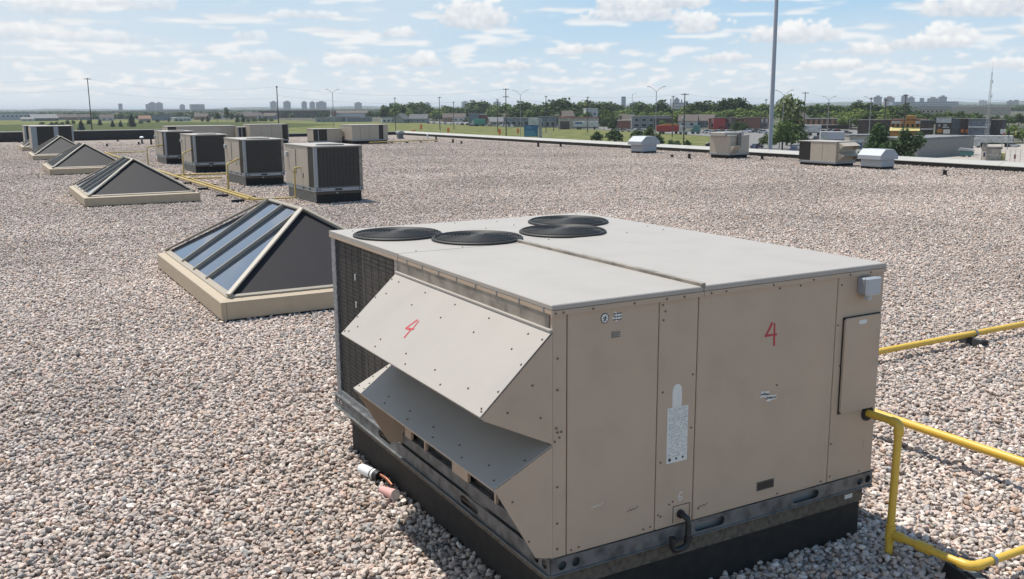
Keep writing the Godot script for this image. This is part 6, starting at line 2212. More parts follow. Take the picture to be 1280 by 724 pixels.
	for q in [[[-0.2, 4.1], [0.9, 4.1], [0.9, 3.9], [0.2, 3.45], [1.3, 3.45], [1.3, 3.2], [-0.3, 3.2], [-0.3, 3.4], [0.45, 3.9], [-0.2, 3.9]]]:
		var loop := PackedVector2Array()
		for e in q:
			loop.append(Vector2(e[0], e[1] + 1.3))
		s = Solid.new()
		s.extrude(loop, Vector3(0, 0, 0.001), Vector3.RIGHT, Vector3.UP, Vector3(0, 0, 0.12))
		part("letter_z", s, paints["white wall"], o)
	s = Solid.new()
	s.box(Vector3(-1.05, 5.1, 0.06), Vector3(0.45, 0.5, 0.12), 0.02)
	part("small_picture", s, paints["white wall"], o)
	# blue grey and brown shops to the right of it
	p = away(1197, 262)
	flat_building("shop", "narrow blue grey shop right of the pictures", p, facing(p), 3.0, 6, 6.3, paints["blue grey wall"], paints["slate roof"])
	p = away(1208, 258)
	o = flat_building("shop", "brown shop with orange boards right of the narrow blue grey shop", p, facing(p), 2.4, 6, 6.4, paints["brown cladding"], paints["brown roof"])
	for x in [-0.6, 0.5]:
		s = Solid.new()
		s.span(Vector3(x - 0.35, 3.0, 0.001), Vector3(x + 0.35, 3.9, 0.1), 0.02)
		part("sign_board", s, paints["signal orange"], o)
	p = away(1226, 255)
	o = flat_building("shop", "large blue grey building with a pale band behind the white trailer", p, facing(p, 4), 5.2, 8, 6.3, paints["blue grey wall"], paints["slate roof"])
	s = Solid.new()
	s.span(Vector3(-2.7, 4.3, 0.001), Vector3(1.8, 4.7, 0.5), 0.02)
	part("canopy", s, paints["white wall"], o)
	p = away(1243, 262)
	o = flat_building("shop", "brown building right of the large blue grey building", p, facing(p, -8), 4.4, 8, 6.0, paints["brown roof"], paints["brown roof"])
	p = away(1160, 620)
	o = flat_building("apartment_block", "long pale apartment block with dark windows behind the orange restaurant", p, facing(p), 26, 10, 7.6, paints["beige wall"], paints["grey roof"])
	facade(o, 23, 3.0, 1.5, 9, 0.5, 0.0, paints["dark glass"])
	facade(o, 23, 5.4, 1.5, 9, 0.5, 0.0, paints["dark glass"])
	p = away(1226, 900)
	flat_building("far_hall", "pale flat building with a bright roof far behind the lattice mast", p, facing(p), 50, 20, 8.0, paints["beige wall"], paints["white wall"])
	p = away(1190, 1300)
	flat_building("far_hall", "long grey hall under the dark apartment slab at right", p, facing(p), 90, 30, 8.0, paints["grey wall"], paints["grey roof"])
	# the big plain concrete wall
	var a := on_street(1146, 199)
	var b := on_street(1216, 194)
	p = (a + b) / 2.0
	var along := (b - a)
	o = flat_building("concrete_building", "large plain grey concrete building behind the boat at right", p, atan2(-along.z, along.x), along.length(), 9, 3.75, paints["concrete wall"], paints["grey roof"])
	s = Solid.new()
	s.span(Vector3(-along.length() / 2, 1.3, 0.001), Vector3(along.length() / 2, 1.42, 0.06), 0.02)
	part("guard_rail", s, paints["steel grey"], o)
	# tan shed in the fenced yard
	p = on_street(1241, 201.5)
	o = flat_building("tan_shed", "small tan shed inside the fence at the right", p, facing(p, 20), 2.7, 2.2, 2.2, paints["beige wall"], paints["brown roof"])


# ---------------------------------------------------------------- poles, lamps and cables
func rise(at: Vector3, px: float, py: float) -> float:
	# the height above the street at which a line of sight passes over a place
	var d := AHEAD + SIDE * ((px - 640.0) / LENS) - UPWARD * ((py - 362.0) / LENS)
	return (EYE + d * ((at - EYE).dot(AHEAD) / d.dot(AHEAD))).y - STREET


func wooden_pole(label: String, px: float, at: Vector3, top_py: float, arms: Array, group := "") -> Vector3:
	var h := rise(at, px, top_py)
	var o := thing("utility_pole", label, "utility pole", at, facing(at, 12), group)
	var s := Solid.new()
	s.tube([Vector3.ZERO, Vector3(0, h, 0)], 0.20, 10, true, 0.13)
	part("pole", s, paints["wood pole"], o)
	for a in arms:
		s = Solid.new()
		s.box(Vector3(0, h - a[0], 0.16), Vector3(a[1], 0.16, 0.12), 0.02)
		for k in 4:
			s.lathe(Vector3(-a[1] / 2 + 0.15 + k * (a[1] - 0.3) / 3.0, h - a[0] + 0.08, 0.16), [[0.05, 0.0], [0.07, 0.10], [0.04, 0.22], [0.0, 0.23]], 8)
		part("crossarm", s, paints["wood pole"], o)
	return at + Vector3(0, h - 0.2, 0)


func double_lamp(label: String, px: float, at: Vector3, top_py: float, reach := 2.4, group := ""):
	var h := rise(at, px, top_py)
	var o := thing("street_lamp", label, "street lamp", at, facing(at, 4), group)
	var s := Solid.new()
	s.tube([Vector3.ZERO, Vector3(0, h - reach * 0.62, 0)], 0.13, 10, true, 0.08)
	part("pole", s, paints["pole grey"], o)
	for k in [-1.0, 1.0]:
		s = Solid.new()
		s.tube([Vector3(0, h - reach * 0.62 - 0.1, 0), Vector3(k * reach * 0.5, h - reach * 0.22, 0), Vector3(k * reach * 0.95, h - 0.04, 0)], 0.055, 8)
		part("arm", s, paints["pole grey"], o)
		s = Solid.new()
		s.box(Vector3(k * (reach + 0.1), h, 0), Vector3(0.75, 0.16, 0.30), 0.06)
		part("lamp_head", s, paints["pole grey"], o)


func single_lamp(label: String, px: float, at: Vector3, top_py: float, reach: float):
	var h := rise(at, px, top_py)
	var o := thing("street_lamp", label, "street lamp", at, facing(at))
	var s := Solid.new()
	s.tube([Vector3.ZERO, Vector3(0, h, 0)], 0.12, 10, true, 0.08)
	part("pole", s, paints["pole grey"], o)
	s = Solid.new()
	s.tube([Vector3(0, h - 0.3, 0), Vector3(reach * 0.4, h + 0.1, 0), Vector3(reach, h + 0.25, 0)], 0.05, 8)
	part("arm", s, paints["pole grey"], o)
	s = Solid.new()
	s.box(Vector3(reach + 0.25, h + 0.25, 0), Vector3(0.7, 0.14, 0.28), 0.05)
	part("lamp_head", s, paints["pole grey"], o)


func cable(label: String, a: Vector3, b: Vector3, sag: float, r := 0.014):
	var path := []
	for k in 13:
		var t := k / 12.0
		path.append(a.lerp(b, t) - Vector3(0, sag * 4.0 * t * (1.0 - t), 0))
	var s := Solid.new()
	s.tube(path, r, 4, false)
	single("overhead_cable", s, paints["cable"], label, "cable", "cables between the poles")


# ---------------------------------------------------------------- vehicles
var car_proto: Node3D


func car(colour: String, at: Vector3, turn: float, label: String, group := "", long := 1.0):
	var o: Node3D
	if car_proto == null:
		car_proto = make_car()
		o = car_proto
	else:
		o = car_proto.duplicate()
		o.name = numbered("parked_car")
		add_child(o)
	o.position = at
	o.rotation.y = turn
	o.scale = Vector3(long, long, long)
	for n in o.get_children():
		if n.name.begins_with("body"):
			n.material_override = paints[colour]
	if o.has_meta("group"):
		o.remove_meta("group")
	tag(o, label, "car", group)


func make_car() -> Node3D:
	# 4.5 m long along x, wheels on the ground
	var o := thing("parked_car", "car", "car")
	var s := Solid.new()
	s.extrude(PackedVector2Array([Vector2(-2.2, 0.30), Vector2(2.2, 0.30), Vector2(2.25, 0.55), Vector2(2.1, 0.80), Vector2(1.1, 0.93), Vector2(-2.15, 0.95), Vector2(-2.25, 0.6)]), Vector3(0, 0, -0.86), Vector3.RIGHT, Vector3.UP, Vector3(0, 0, 1.72))
	s.extrude(PackedVector2Array([Vector2(0.30, 1.38), Vector2(0.22, 1.45), Vector2(-1.0, 1.45), Vector2(-1.1, 1.38)]), Vector3(0, 0, -0.66), Vector3.RIGHT, Vector3.UP, Vector3(0, 0, 1.32))
	part("body", s, paints["car white"], o)
	s = Solid.new()
	s.extrude(PackedVector2Array([Vector2(1.05, 0.93), Vector2(0.30, 1.38), Vector2(-1.1, 1.38), Vector2(-1.85, 0.95)]), Vector3(0, 0, -0.70), Vector3.RIGHT, Vector3.UP, Vector3(0, 0, 1.40))
	part("windows", s, paints["dark glass"], o)
	for x in [-1.38, 1.38]:
		for z in [-0.78, 0.78]:
			s = Solid.new()
			s.lathe(Vector3(x, 0.33, z - 0.11), [[0.0, 0.0], [0.30, 0.0], [0.33, 0.04], [0.33, 0.18], [0.30, 0.22], [0.0, 0.22]], 14, Basis(Vector3.RIGHT, PI / 2))
			part("wheel", s, paints["tyre"], o)
	for z in [-0.6, 0.6]:
		s = Solid.new()
		s.box(Vector3(2.22, 0.62, z), Vector3(0.06, 0.14, 0.34), 0.02)
		part("headlight", s, paints["white paint"], o)
		s = Solid.new()
		s.box(Vector3(-2.21, 0.72, z), Vector3(0.06, 0.16, 0.30), 0.02)
		part("tail_light", s, paints["car red"], o)
	return o


func trailer(called: String, label: String, at: Vector3, turn: float, long: float, high: float, m: Material, stripe: Material = null) -> Node3D:
	# a box on wheels, centred; long side facing +z
	var o := thing(called, label, "trailer", at, turn)
	var s := Solid.new()
	s.span(Vector3(-long / 2, 1.15, -2.5), Vector3(long / 2, 1.15 + high, 0.0), 0.04)
	part("box", s, m, o)
	if stripe:
		s = Solid.new()
		s.span(Vector3(-long * 0.42, 1.15 + high * 0.55, 0.001), Vector3(-long * 0.15, 1.15 + high * 0.85, 0.02))
		part("print", s, stripe, o)
	s = Solid.new()
	s.span(Vector3(-long / 2 + 0.3, 0.95, -1.9), Vector3(long / 2 - 0.3, 1.149, -0.6))
	part("chassis", s, paints["tyre"], o)
	for x in [-long * 0.32, -long * 0.32 + 1.1, long * 0.36]:
		s = Solid.new()
		for z in [-2.4, -0.35]:
			s.lathe(Vector3(x, 0.5, z), [[0.0, 0.0], [0.48, 0.0], [0.5, 0.05], [0.5, 0.25], [0.48, 0.3], [0.0, 0.3]], 14, Basis(Vector3.RIGHT, PI / 2))
		part("wheel_pair", s, paints["tyre"], o)
	return o


func cab(called: String, label: String, at: Vector3, turn: float, m: Material) -> Node3D:
	var o := thing(called, label, "truck", at, turn)
	var s := Solid.new()
	s.extrude(PackedVector2Array([Vector2(-1.6, 0.7), Vector2(1.7, 0.7), Vector2(1.7, 1.6), Vector2(1.0, 1.8), Vector2(0.7, 2.9), Vector2(-0.2, 3.4), Vector2(-1.6, 3.3)]), Vector3(0, 0, -2.3), Vector3.RIGHT, Vector3.UP, Vector3(0, 0, 2.3))
	part("cab", s, m, o)
	s = Solid.new()
	s.extrude(PackedVector2Array([Vector2(-0.3, 1.9), Vector2(0.75, 1.9), Vector2(0.55, 2.7), Vector2(-0.3, 2.7)]), Vector3(0, 0, 0.001), Vector3.RIGHT, Vector3.UP, Vector3(0, 0, 0.03))
	part("side_window", s, paints["dark glass"], o)
	for x in [-1.0, 1.0]:
		s = Solid.new()
		for z in [-2.25, -0.3]:
			s.lathe(Vector3(x, 0.5, z), [[0.0, 0.0], [0.48, 0.0], [0.5, 0.05], [0.5, 0.25], [0.48, 0.3], [0.0, 0.3]], 14, Basis(Vector3.RIGHT, PI / 2))
		part("wheel_pair", s, paints["tyre"], o)
	return o


func build_street_things():
	var p: Vector3
	var q: Vector3
	var o: Node3D
	var s: Solid
	# the tall grey mast just beyond the roof
	p = away(964.5, 62)
	o = thing("light_mast", "tall thick grey light mast rising out of the picture beyond the low parapet", "light mast", p)
	s = Solid.new()
	s.tube([Vector3.ZERO, Vector3(0, 26, 0)], 0.165, 16, true, 0.095)
	part("pole", s, paints["mast grey"], o)
	for k in [-1.0, 1.0]:
		s = Solid.new()
		s.box(Vector3(k * 0.7, 26.0, 0), Vector3(0.8, 0.25, 0.5), 0.06)
		s.tube([Vector3(0, 25.9, 0), Vector3(k * 0.4, 25.95, 0)], 0.05, 8)
		part("lamp_head", s, paints["mast grey"], o)
	# wooden poles, left to right, and the cables between them
	var tops := {}
	tops["a"] = wooden_pole("thin wooden pole with one crossarm at the far left", 113, away(113, 330), 98, [[0.4, 2.2]])
	tops["b"] = wooden_pole("bare wooden pole in front of the long dark hall", 347.5, away(347.5, 300), 108, [[0.35, 0.7]])
	tops["c"] = wooden_pole("slender wooden pole behind the grey gabled house", 549.5, away(549.5, 450), 121, [[0.5, 1.8]])
	tops["d"] = wooden_pole("wooden pole with two crossarms left of the blue billboard", 632.5, away(632.5, 320), 111, [[0.3, 2.0], [2.7, 2.0]])
	tops["e"] = wooden_pole("wooden pole with a transformer left of the red trailer's trucks", 855.5, away(855.5, 262), 117, [[0.3, 2.0]])
	tops["f"] = wooden_pole("wooden pole with a crossarm right of the willow", 1005.5, away(1005.5, 330), 115.5, [[0.3, 2.2]])
	tops["g"] = wooden_pole("slim pole left of the orange restaurant", 1106.5, away(1106.5, 300), 124, [[0.4, 1.4]])
	tops["h"] = wooden_pole("slim pole before the orange restaurant's left end", 1131, away(1131, 270), 118, [[0.4, 1.4]])
	for t in [[494, 460, 122], [567, 470, 127], [622, 420, 124], [682.5, 400, 120], [692, 420, 126], [734.5, 400, 121], [841, 330, 120], [957, 380, 124], [1088, 330, 122], [1035, 330, 128]]:
		wooden_pole("thin distant pole among the trees, " + near(t[0]), t[0], away(t[0], t[1]), t[2], [[0.4, 1.3]], "thin distant poles among the trees")
	o = thing("transformer", "grey transformer can hung on the wooden pole by the trucks", "transformer", tops["e"] - Vector3(0.5, 7.2, 0))
	s = Solid.new()
	s.lathe(Vector3.ZERO, [[0.0, 0.0], [0.28, 0.02], [0.30, 0.08], [0.30, 0.85], [0.22, 0.95], [0.0, 0.96]], 14)
	part("can", s, paints["pole grey"], o)
	s = Solid.new()
	s.tube([Vector3(0.25, 0.6, 0), Vector3(0.5, 0.6, 0)], 0.04, 6)
	part("bracket", s, paints["pole grey"], o)
	# double street lamps
	double_lamp("double armed street lamp before the white warehouse", 416.5, away(416.5, 300), 112, 1.7)
	double_lamp("double armed street lamp right of the two armed pole by the billboard", 650.5, away(650.5, 330), 113, 2.4)
	double_lamp("tall double armed street lamp before the red trailer", 820, away(820, 240), 108.5, 1.9)
	double_lamp("double armed street lamp behind the willow, right of the mast", 979, away(979, 240), 113, 1.9)
	double_lamp("double armed street lamp before the wood right of the willow", 1035.5, away(1035.5, 290), 120.5, 1.6)
	double_lamp("double armed street lamp left of the hazy towers at right", 1088, away(1088, 280), 121, 1.6)
	single_lamp("low lamp with one long arm under the willow", 976, away(976, 235), 160.5, 2.4)
	for t in [["lamp pole by the glass fronted shops", 699, 420, 146], ["lamp pole left of the grey two storey block", 790, 400, 118], ["lamp pole right of the tall mast", 1063, 300, 150]]:
		single_lamp("thin " + t[0], t[1], away(t[1], t[2]), t[3], 1.0)
	# cables
	var left := away(-420, 420) + Vector3(0, 20.5, 0)
	cable("upper cable running from the left edge to the thin wooden pole", left, tops["a"], 1.2)
	cable("upper cable between the thin pole and the bare wooden pole", tops["a"], tops["b"], 2.2)
	cable("lower cable from the left edge to the thin wooden pole", left - Vector3(0, 3.6, 0), tops["a"] - Vector3(0, 4.0, 0), 0.8)
	cable("lower cable between the thin pole and the bare wooden pole", tops["a"] - Vector3(0, 4.0, 0), tops["b"] - Vector3(0, 3.4, 0), 1.6)
	cable("upper cable between the bare pole and the two armed pole", tops["b"], tops["d"], 2.4)
	cable("lower cable between the bare pole and the two armed pole", tops["b"] - Vector3(0, 2.6, 0), tops["d"] - Vector3(0, 2.6, 0), 2.4)
	cable("upper cable between the two armed pole and the pole by the trucks", tops["d"], tops["e"], 1.8)
	cable("lower cable between the two armed pole and the pole by the trucks", tops["d"] - Vector3(0, 2.6, 0), tops["e"] - Vector3(0, 2.0, 0), 1.8)
	cable("cable between the pole by the trucks and the pole right of the willow", tops["e"], tops["f"], 1.6)
	cable("cable from the pole right of the willow to the slim pole before the restaurant", tops["f"], tops["h"], 1.6)
	cable("low cable from the pole right of the willow to the slim pole", tops["f"] - Vector3(0, 2.5, 0), tops["g"] - Vector3(0, 2.0, 0), 1.2)
	cable("cable from the slim pole to beyond the right edge", tops["h"], away(1500, 260) + Vector3(0, 11.0, 0), 1.2)

	# blue billboard with its grey pillar
	p = away(664, 332)
	o = thing("billboard", "blue sea picture billboard under a white panel, beside a grey pillar", "billboard", p, facing(p))
	for x in [-2.2, 2.2]:
		s = Solid.new()
		s.span(Vector3(x - 0.12, 0, -0.4), Vector3(x + 0.12, 4.6, -0.15))
		part("leg", s, paints["steel grey"], o)
	s = Solid.new()
	s.span(Vector3(-2.5, 0.5, -0.14), Vector3(2.35, 4.4, 0.1), 0.03)
	part("board", s, paints["billboard blue"], o)
	for k in [[-2.2, 0.7, 2.0, 1.7, "billboard sea"], [-2.2, 1.75, 1.2, 2.6, "billboard sea"], [-1.7, 3.3, 0.2, 3.9, "billboard sea"]]:
		s = Solid.new()
		s.span(Vector3(k[0], k[1], 0.1005), Vector3(k[2], k[3], 0.115))
		part("print", s, paints[k[4]], o)
	s = Solid.new()
	s.span(Vector3(-1.0, 4.5, -0.3), Vector3(2.6, 6.8, 0.0), 0.03)
	part("upper_panel", s, paints["white wall"], o)
	s = Solid.new()
	s.span(Vector3(2.62, 0, -0.5), Vector3(3.7, 6.6, 0.05), 0.03)
	part("pillar", s, paints["steel grey"], o)
	# white railing right of the billboard
	p = away(682, 330)
	o = thing("railing", "low white railing with plants right of the billboard pillar", "railing", p, facing(p))
	for x in [-2.0, -1.0, 0.0, 1.0, 2.0]:
		s = Solid.new()
		s.tube([Vector3(x, 0, 0), Vector3(x, 2.4, 0)], 0.06, 6)
		part("post", s, paints["white wall"], o)
	for y in [1.2, 2.3]:
		s = Solid.new()
		s.tube([Vector3(-2.0, y, 0), Vector3(2.0, y, 0)], 0.05, 6)
		part("rail", s, paints["white wall"], o)

	# orange construction drums and signs along the grass
	for t in [[526.5, 163.5, 155.5, "sign", "orange construction sign left of the thin white marker"], [517, 167, 162.5, "drum", "low orange construction barrier left of the orange sign"], [560.5, 167.5, 159.5, "sign", "orange construction sign in the middle of the grass edge"], [624.5, 170.5, 161, "sign", "orange construction sign left of the wooden pole with two crossarms"], [647.5, 168.5, 160.5, "sign", "orange construction sign just left of the blue billboard"]]:
		p = on_street(t[0], t[1])
		var h := rise(p, t[0], t[2])
		o = thing("construction_sign", t[4], "construction sign", p, facing(p))
		s = Solid.new()
		s.box(Vector3(0, h * 0.62, 0), Vector3(h * 0.36 if t[3] == "sign" else h * 1.2, h * 0.74, 0.1), 0.03)
		part("panel", s, paints["signal orange"], o)
		s = Solid.new()
		for x in [-0.2, 0.2]:
			s.tube([Vector3(x, 0, -0.12), Vector3(x, h * 0.6, -0.12)], 0.05, 6)
		part("stand", s, paints["steel grey"], o)
	p = on_street(550.5, 166)
	o = thing("marker_post", "thin grey marker post on the grass between two orange signs", "post", p)
	s = Solid.new()
	s.tube([Vector3.ZERO, Vector3(0, 1.6, 0)], 0.12, 8)
	part("post", s, paints["pole grey"], o)

	# trailers and trucks
	p = on_street(599, 158)
	o = trailer("teal_container", "teal container trailer with a white cab end, left of the wooden pole", p, facing(p, -8), 6.4, 3.0, paints["teal paint"])
	p = on_street(591.5, 157.5)
	cab("truck_cab", "small white truck cab at the left end of the teal container", p, facing(p, 180), paints["white wall"])
	p = on_street(732, 162)
	trailer("white_trailer", "long white trailer with blue print on the grass edge", p, facing(p, -3), 11.6, 2.7, paints["white wall"], paints["billboard blue"])
	p = on_street(835, 168)
	o = trailer("red_trailer", "red open trailer with a load of orange earth behind the tall street lamp", p, facing(p, 3), 8.8, 2.2, paints["red paint"])
	s = Solid.new()
	s.extrude(PackedVector2Array([Vector2(-3.0, 0.0), Vector2(4.2, 0.0), Vector2(3.4, 0.55), Vector2(0.5, 0.75), Vector2(-2.0, 0.45)]), Vector3(0, 3.3, -2.3), Vector3.RIGHT, Vector3.UP, Vector3(0, 0, 2.0))
	part("load", s, paints["orange paint"], o)
	p = on_street(854, 168.5)
	cab("truck_cab", "white truck cab behind the wooden pole with the transformer", p, facing(p), paints["white wall"])
	p = on_street(870, 167.5)
	o = cab("truck_tractor", "dark teal truck tractor right of the white cab", p, facing(p, 170), paints["dark teal paint"])
	p = on_street(1015, 170)
	o = trailer("box_truck", "white box truck parked before the brown arcade", p, facing(p, -5), 5.6, 2.6, paints["white wall"])
	p = on_street(1040, 180)
	o = trailer("flat_trailer", "grey white trailer with a blue rear half behind the tan unit with two hoods", p, facing(p, 5), 6.4, 2.2, paints["white wall"])
	s = Solid.new()
	s.span(Vector3(-1.2, 1.2, 0.001), Vector3(3.1, 3.2, 0.05), 0.02)
	part("tarpaulin", s, paints["mast grey"], o)
	p = on_street(1241, 184.5)
	trailer("white_trailer", "long white trailer in the yard at the right", p, facing(p, 3), 8.6, 1.75, paints["white wall"])
	p = on_street(1218.5, 185)
	cab("truck_cab", "white truck cab with dark glass at the left end of the yard trailer", p, facing(p, 180), paints["white wall"]).scale = Vector3.ONE * 0.72

	# parked cars
	var r := RandomNumberGenerator.new()
	r.seed = 31
	var shades := ["car white", "car silver", "car white", "car grey", "car black", "car silver", "car red", "car blue"]
	var words := {"car white": "white", "car silver": "silver", "car grey": "grey", "car black": "black", "car red": "red", "car blue": "dark blue"}
	for i in 16:
		p = on_street(535 + i * 7.0 + r.randf() * 2.0, 154.7 + i * 0.32)
		var c: String = shades[r.randi() % 6]
		car(c, p, facing(p, 80 + r.randf() * 20), words[c] + " car in the parked row before the wood, " + near(533 + i * 7.0), "cars in the row before the wood")
	for i in 12:
		p = on_street(614 + i * 3.6, 156.5)
		var rank: String = ["first", "second", "third", "fourth", "fifth", "sixth", "seventh", "eighth", "ninth", "tenth", "eleventh", "twelfth"][i]
		var c: String = shades[r.randi() % 8]
		car(c, p, facing(p, 60 + r.randf() * 40), words[c] + " car before the low grey shops, " + rank + " from their left end", "cars before the low grey shops")
	for i in 6:
		p = on_street(681 + i * 4.2, 156.5 + i * 0.4)
		var rank: String = ["first", "second", "third", "fourth", "fifth", "sixth"][i]
		var c: String = shades[r.randi() % 8]
		car(c, p, facing(p, r.randf() * 40), words[c] + " car between billboard pillar and white trailer, " + rank + " from the pillar", "cars right of the billboard")
	for t in [[775, 165, "car white"], [782, 165, "car silver"], [790, 164.5, "car white"], [799, 165, "car silver"], [806, 166, "car white"], [771, 163, "car grey"]]:
		p = on_street(t[0], t[1])
		car(t[2], p, facing(p, r.randf() * 30 - 15), words[t[2]] + " car before the grey two storey block, " + near(t[0]), "cars before the grey block")
	for t in [[888, 167, "car white"], [893, 168, "car silver"], [898, 167, "car white"], [905, 167.5, "car grey"], [911, 167, "car white"], [917, 167.5, "car silver"], [884, 166.5, "car silver"], [933, 166, "car white"], [939, 165, "car silver"], [945, 166, "car grey"], [950, 166, "car white"], [903, 162, "car red"], [955, 167, "car silver"]]:
		p = on_street(t[0], t[1])
		car(t[2], p, facing(p, r.randf() * 60 - 30), words[t[2]] + " car in the crowded lot, " + near(t[0]), "cars before the red storefronts")
	for t in [[893, 184.5, "car black", 4, "long black car just beyond the low parapet, left of the unit with the scoop", 1.05], [946, 186, "car blue", 60, "dark blue car just right of the unit with the scoop", 0.9], [993, 190.5, "car blue", 80, "dark blue car beyond the parapet at the left end of the hooded tan unit", 0.95], [985, 172.5, "car silver", 10, "silver car under the willow, left of a red car", 1.0], [997, 176, "car red", 12, "red car right of the silver car under the willow", 1.05], [1007, 177, "car grey", 20, "grey car right of the red car, before the box truck", 0.9], [1021, 175.5, "car black", 75, "black car with red lights right of the white box truck", 0.9], [1029, 167, "car silver", 10, "silver car behind the flat trailer, right of the box truck", 1.0], [1039, 166, "car black", 20, "black car between the silver and the crimson cars", 1.0], [1047, 168, "car red", 10, "large crimson car behind the flat trailer", 1.3], [1057, 168, "car grey", 30, "grey car at the right end behind the flat trailer", 1.0], [1056, 179.5, "car blue", 40, "dark blue car at the right end of the flat trailer", 1.1], [1062, 180, "car black", 70, "dark car left of the beige windowless building", 0.95], [1002, 164, "car white", 10, "white car left of the white box truck", 1.0], [1266, 184, "car white", 20, "white car right of the long trailer in the yard", 0.75]]:
		p = on_street(t[0], t[1])
		car(t[2], p, facing(p, t[3]), t[4], "", t[5])

	# boat with a white top
	p = on_street(1208, 197)
	o = thing("boat", "green boat under a white cover by the concrete building", "boat", p, facing(p, -4))
	s = Solid.new()
	s.extrude(PackedVector2Array([Vector2(-1.0, 0.35), Vector2(1.1, 0.35), Vector2(1.35, 1.15), Vector2(-1.35, 1.2)]), Vector3(0, 0, -1.2), Vector3.RIGHT, Vector3.UP, Vector3(0, 0, 1.1))
	part("hull", s, paints["dark teal paint"], o)
	s = Solid.new()
	s.extrude(PackedVector2Array([Vector2(-1.75, 1.42), Vector2(1.3, 1.32), Vector2(1.5, 1.6), Vector2(-1.4, 1.9)]), Vector3(0, 0, -1.3), Vector3.RIGHT, Vector3.UP, Vector3(0, 0, 1.3))
	part("cover", s, paints["white wall"], o)
	s = Solid.new()
	for x in [-0.9, 0.9]:
		s.tube([Vector3(x, 1.1, -0.65), Vector3(x, 1.5, -0.65)], 0.05, 6)
	part("cover_post", s, paints["white wall"], o)
	for x in [-0.5, 0.5]:
		s = Solid.new()
		s.lathe(Vector3(x, 0.3, -0.4), [[0.0, 0.0], [0.28, 0.0], [0.3, 0.05], [0.3, 0.2], [0.0, 0.22]], 12, Basis(Vector3.RIGHT, PI / 2))
		part("wheel", s, paints["tyre"], o)
	p = on_street(1211.5, 191)
	o = thing("vent_post", "white upright post behind the boat", "post", p)
	s = Solid.new()
	s.tube([Vector3.ZERO, Vector3(0, rise(p, 1211.5, 173), 0)], 0.13, 8)
	part("post", s, paints["white wall"], o)
	# fence of the yard
	var a := on_street(1226, 202)
	var b := on_street(1300, 205)
	o = thing("chain_fence", "thin wire fence of posts and rails round the yard at right", "fence", a)
	var n := 12
	for i in n + 1:
		var at := (b - a) * (float(i) / n)
		s = Solid.new()
		s.tube([at, at + Vector3(0, 2.4, 0)], 0.035, 6)
		part("post", s, paints["steel grey"], o)
	for y in [0.15, 1.3, 2.38]:
		s = Solid.new()
		s.tube([Vector3(0, y, 0), b - a + Vector3(0, y, 0)], 0.022, 5)
		part("rail", s, paints["steel grey"], o)
	for t in [[1229.5, 195, "blue", "dark blue notice on the fence left of the tan shed", 190.5], [1268, 197, "dark red", "dark red notice on the fence right of the tan shed", 193]]:
		p = on_street(t[0], 203)
		o = thing("fence_notice", t[3], "sign", p, facing(p))
		var top := rise(p, t[0], t[4])
		s = Solid.new()
		s.box(Vector3(0, top - 0.4, 0.06), Vector3(0.35, 0.8, 0.04), 0.01)
		part("board", s, paints["car blue"] if t[2] == "blue" else paints["dark red paint"], o)
		s = Solid.new()
		s.tube([Vector3.ZERO, Vector3(0, top, 0)], 0.03, 6)
		part("post", s, paints["steel grey"], o)
	p = on_street(1253, 201)
	o = thing("yellow_tank", "pale yellow tank at the right side of the tan shed", "tank", p)
	s = Solid.new()
	s.lathe(Vector3.ZERO, [[0.0, 0.0], [0.45, 0.02], [0.48, 0.1], [0.48, 1.3], [0.35, 1.5], [0.0, 1.55]], 16)
	part("tank", s, paints["awning yellow"], o)
	# traffic signs and signals at the right
	p = on_street(1252, 186)
	var h := rise(p, 1252, 161.5)
	o = thing("road_sign", "white and red road sign on a pole above the yard trailer", "road sign", p, facing(p))
	s = Solid.new()
	s.tube([Vector3.ZERO, Vector3(0, h, 0)], 0.08, 8)
	part("pole", s, paints["pole grey"], o)
	for x in [-0.32, 0.30]:
		s = Solid.new()
		s.box(Vector3(x, h - 0.55, 0.12), Vector3(0.55, 1.1, 0.05), 0.02)
		part("board", s, paints["white wall"], o)
	s = Solid.new()
	s.box(Vector3(0.25, h - 1.15, 0.16), Vector3(0.45, 0.5, 0.05), 0.02)
	part("red_board", s, paints["red paint"], o)
	p = on_street(1259, 187)
	h = rise(p, 1259, 165)
	o = thing("traffic_signal", "dark traffic signal post right of the white and red sign", "traffic signal", p, facing(p))
	s = Solid.new()
	s.tube([Vector3.ZERO, Vector3(0, h, 0)], 0.08, 8)
	s.tube([Vector3(0, h - 0.3, 0), Vector3(2.2, h + 0.2, 0)], 0.06, 8)
	part("pole", s, paints["steel grey"], o)
	s = Solid.new()
	s.box(Vector3(0, h - 0.3, 0.15), Vector3(0.6, 0.9, 0.25), 0.05)
	part("signal_head", s, paints["car black"], o)
	s = Solid.new()
	s.box(Vector3(1.5, h - 0.2, 0.15), Vector3(0.35, 0.9, 0.25), 0.05)
	part("signal_head", s, paints["awning yellow"], o)
	# lattice mast
	p = away(1236, 215)
	h = rise(p, 1240, 78)
	o = thing("lattice_mast", "slender lattice radio mast at the right above the yard", "radio mast", p)
	s = Solid.new()
	var feet := []
	for k in 3:
		var ang := TAU * k / 3
		feet.append(Vector3(cos(ang), 0, sin(ang)))
	for f in feet:
		s.tube([f * 0.55, f * 0.12 + Vector3(0, h * 0.88, 0)], 0.045, 6, true, 0.03)
	part("legs", s, paints["pole grey"], o)
	s = Solid.new()
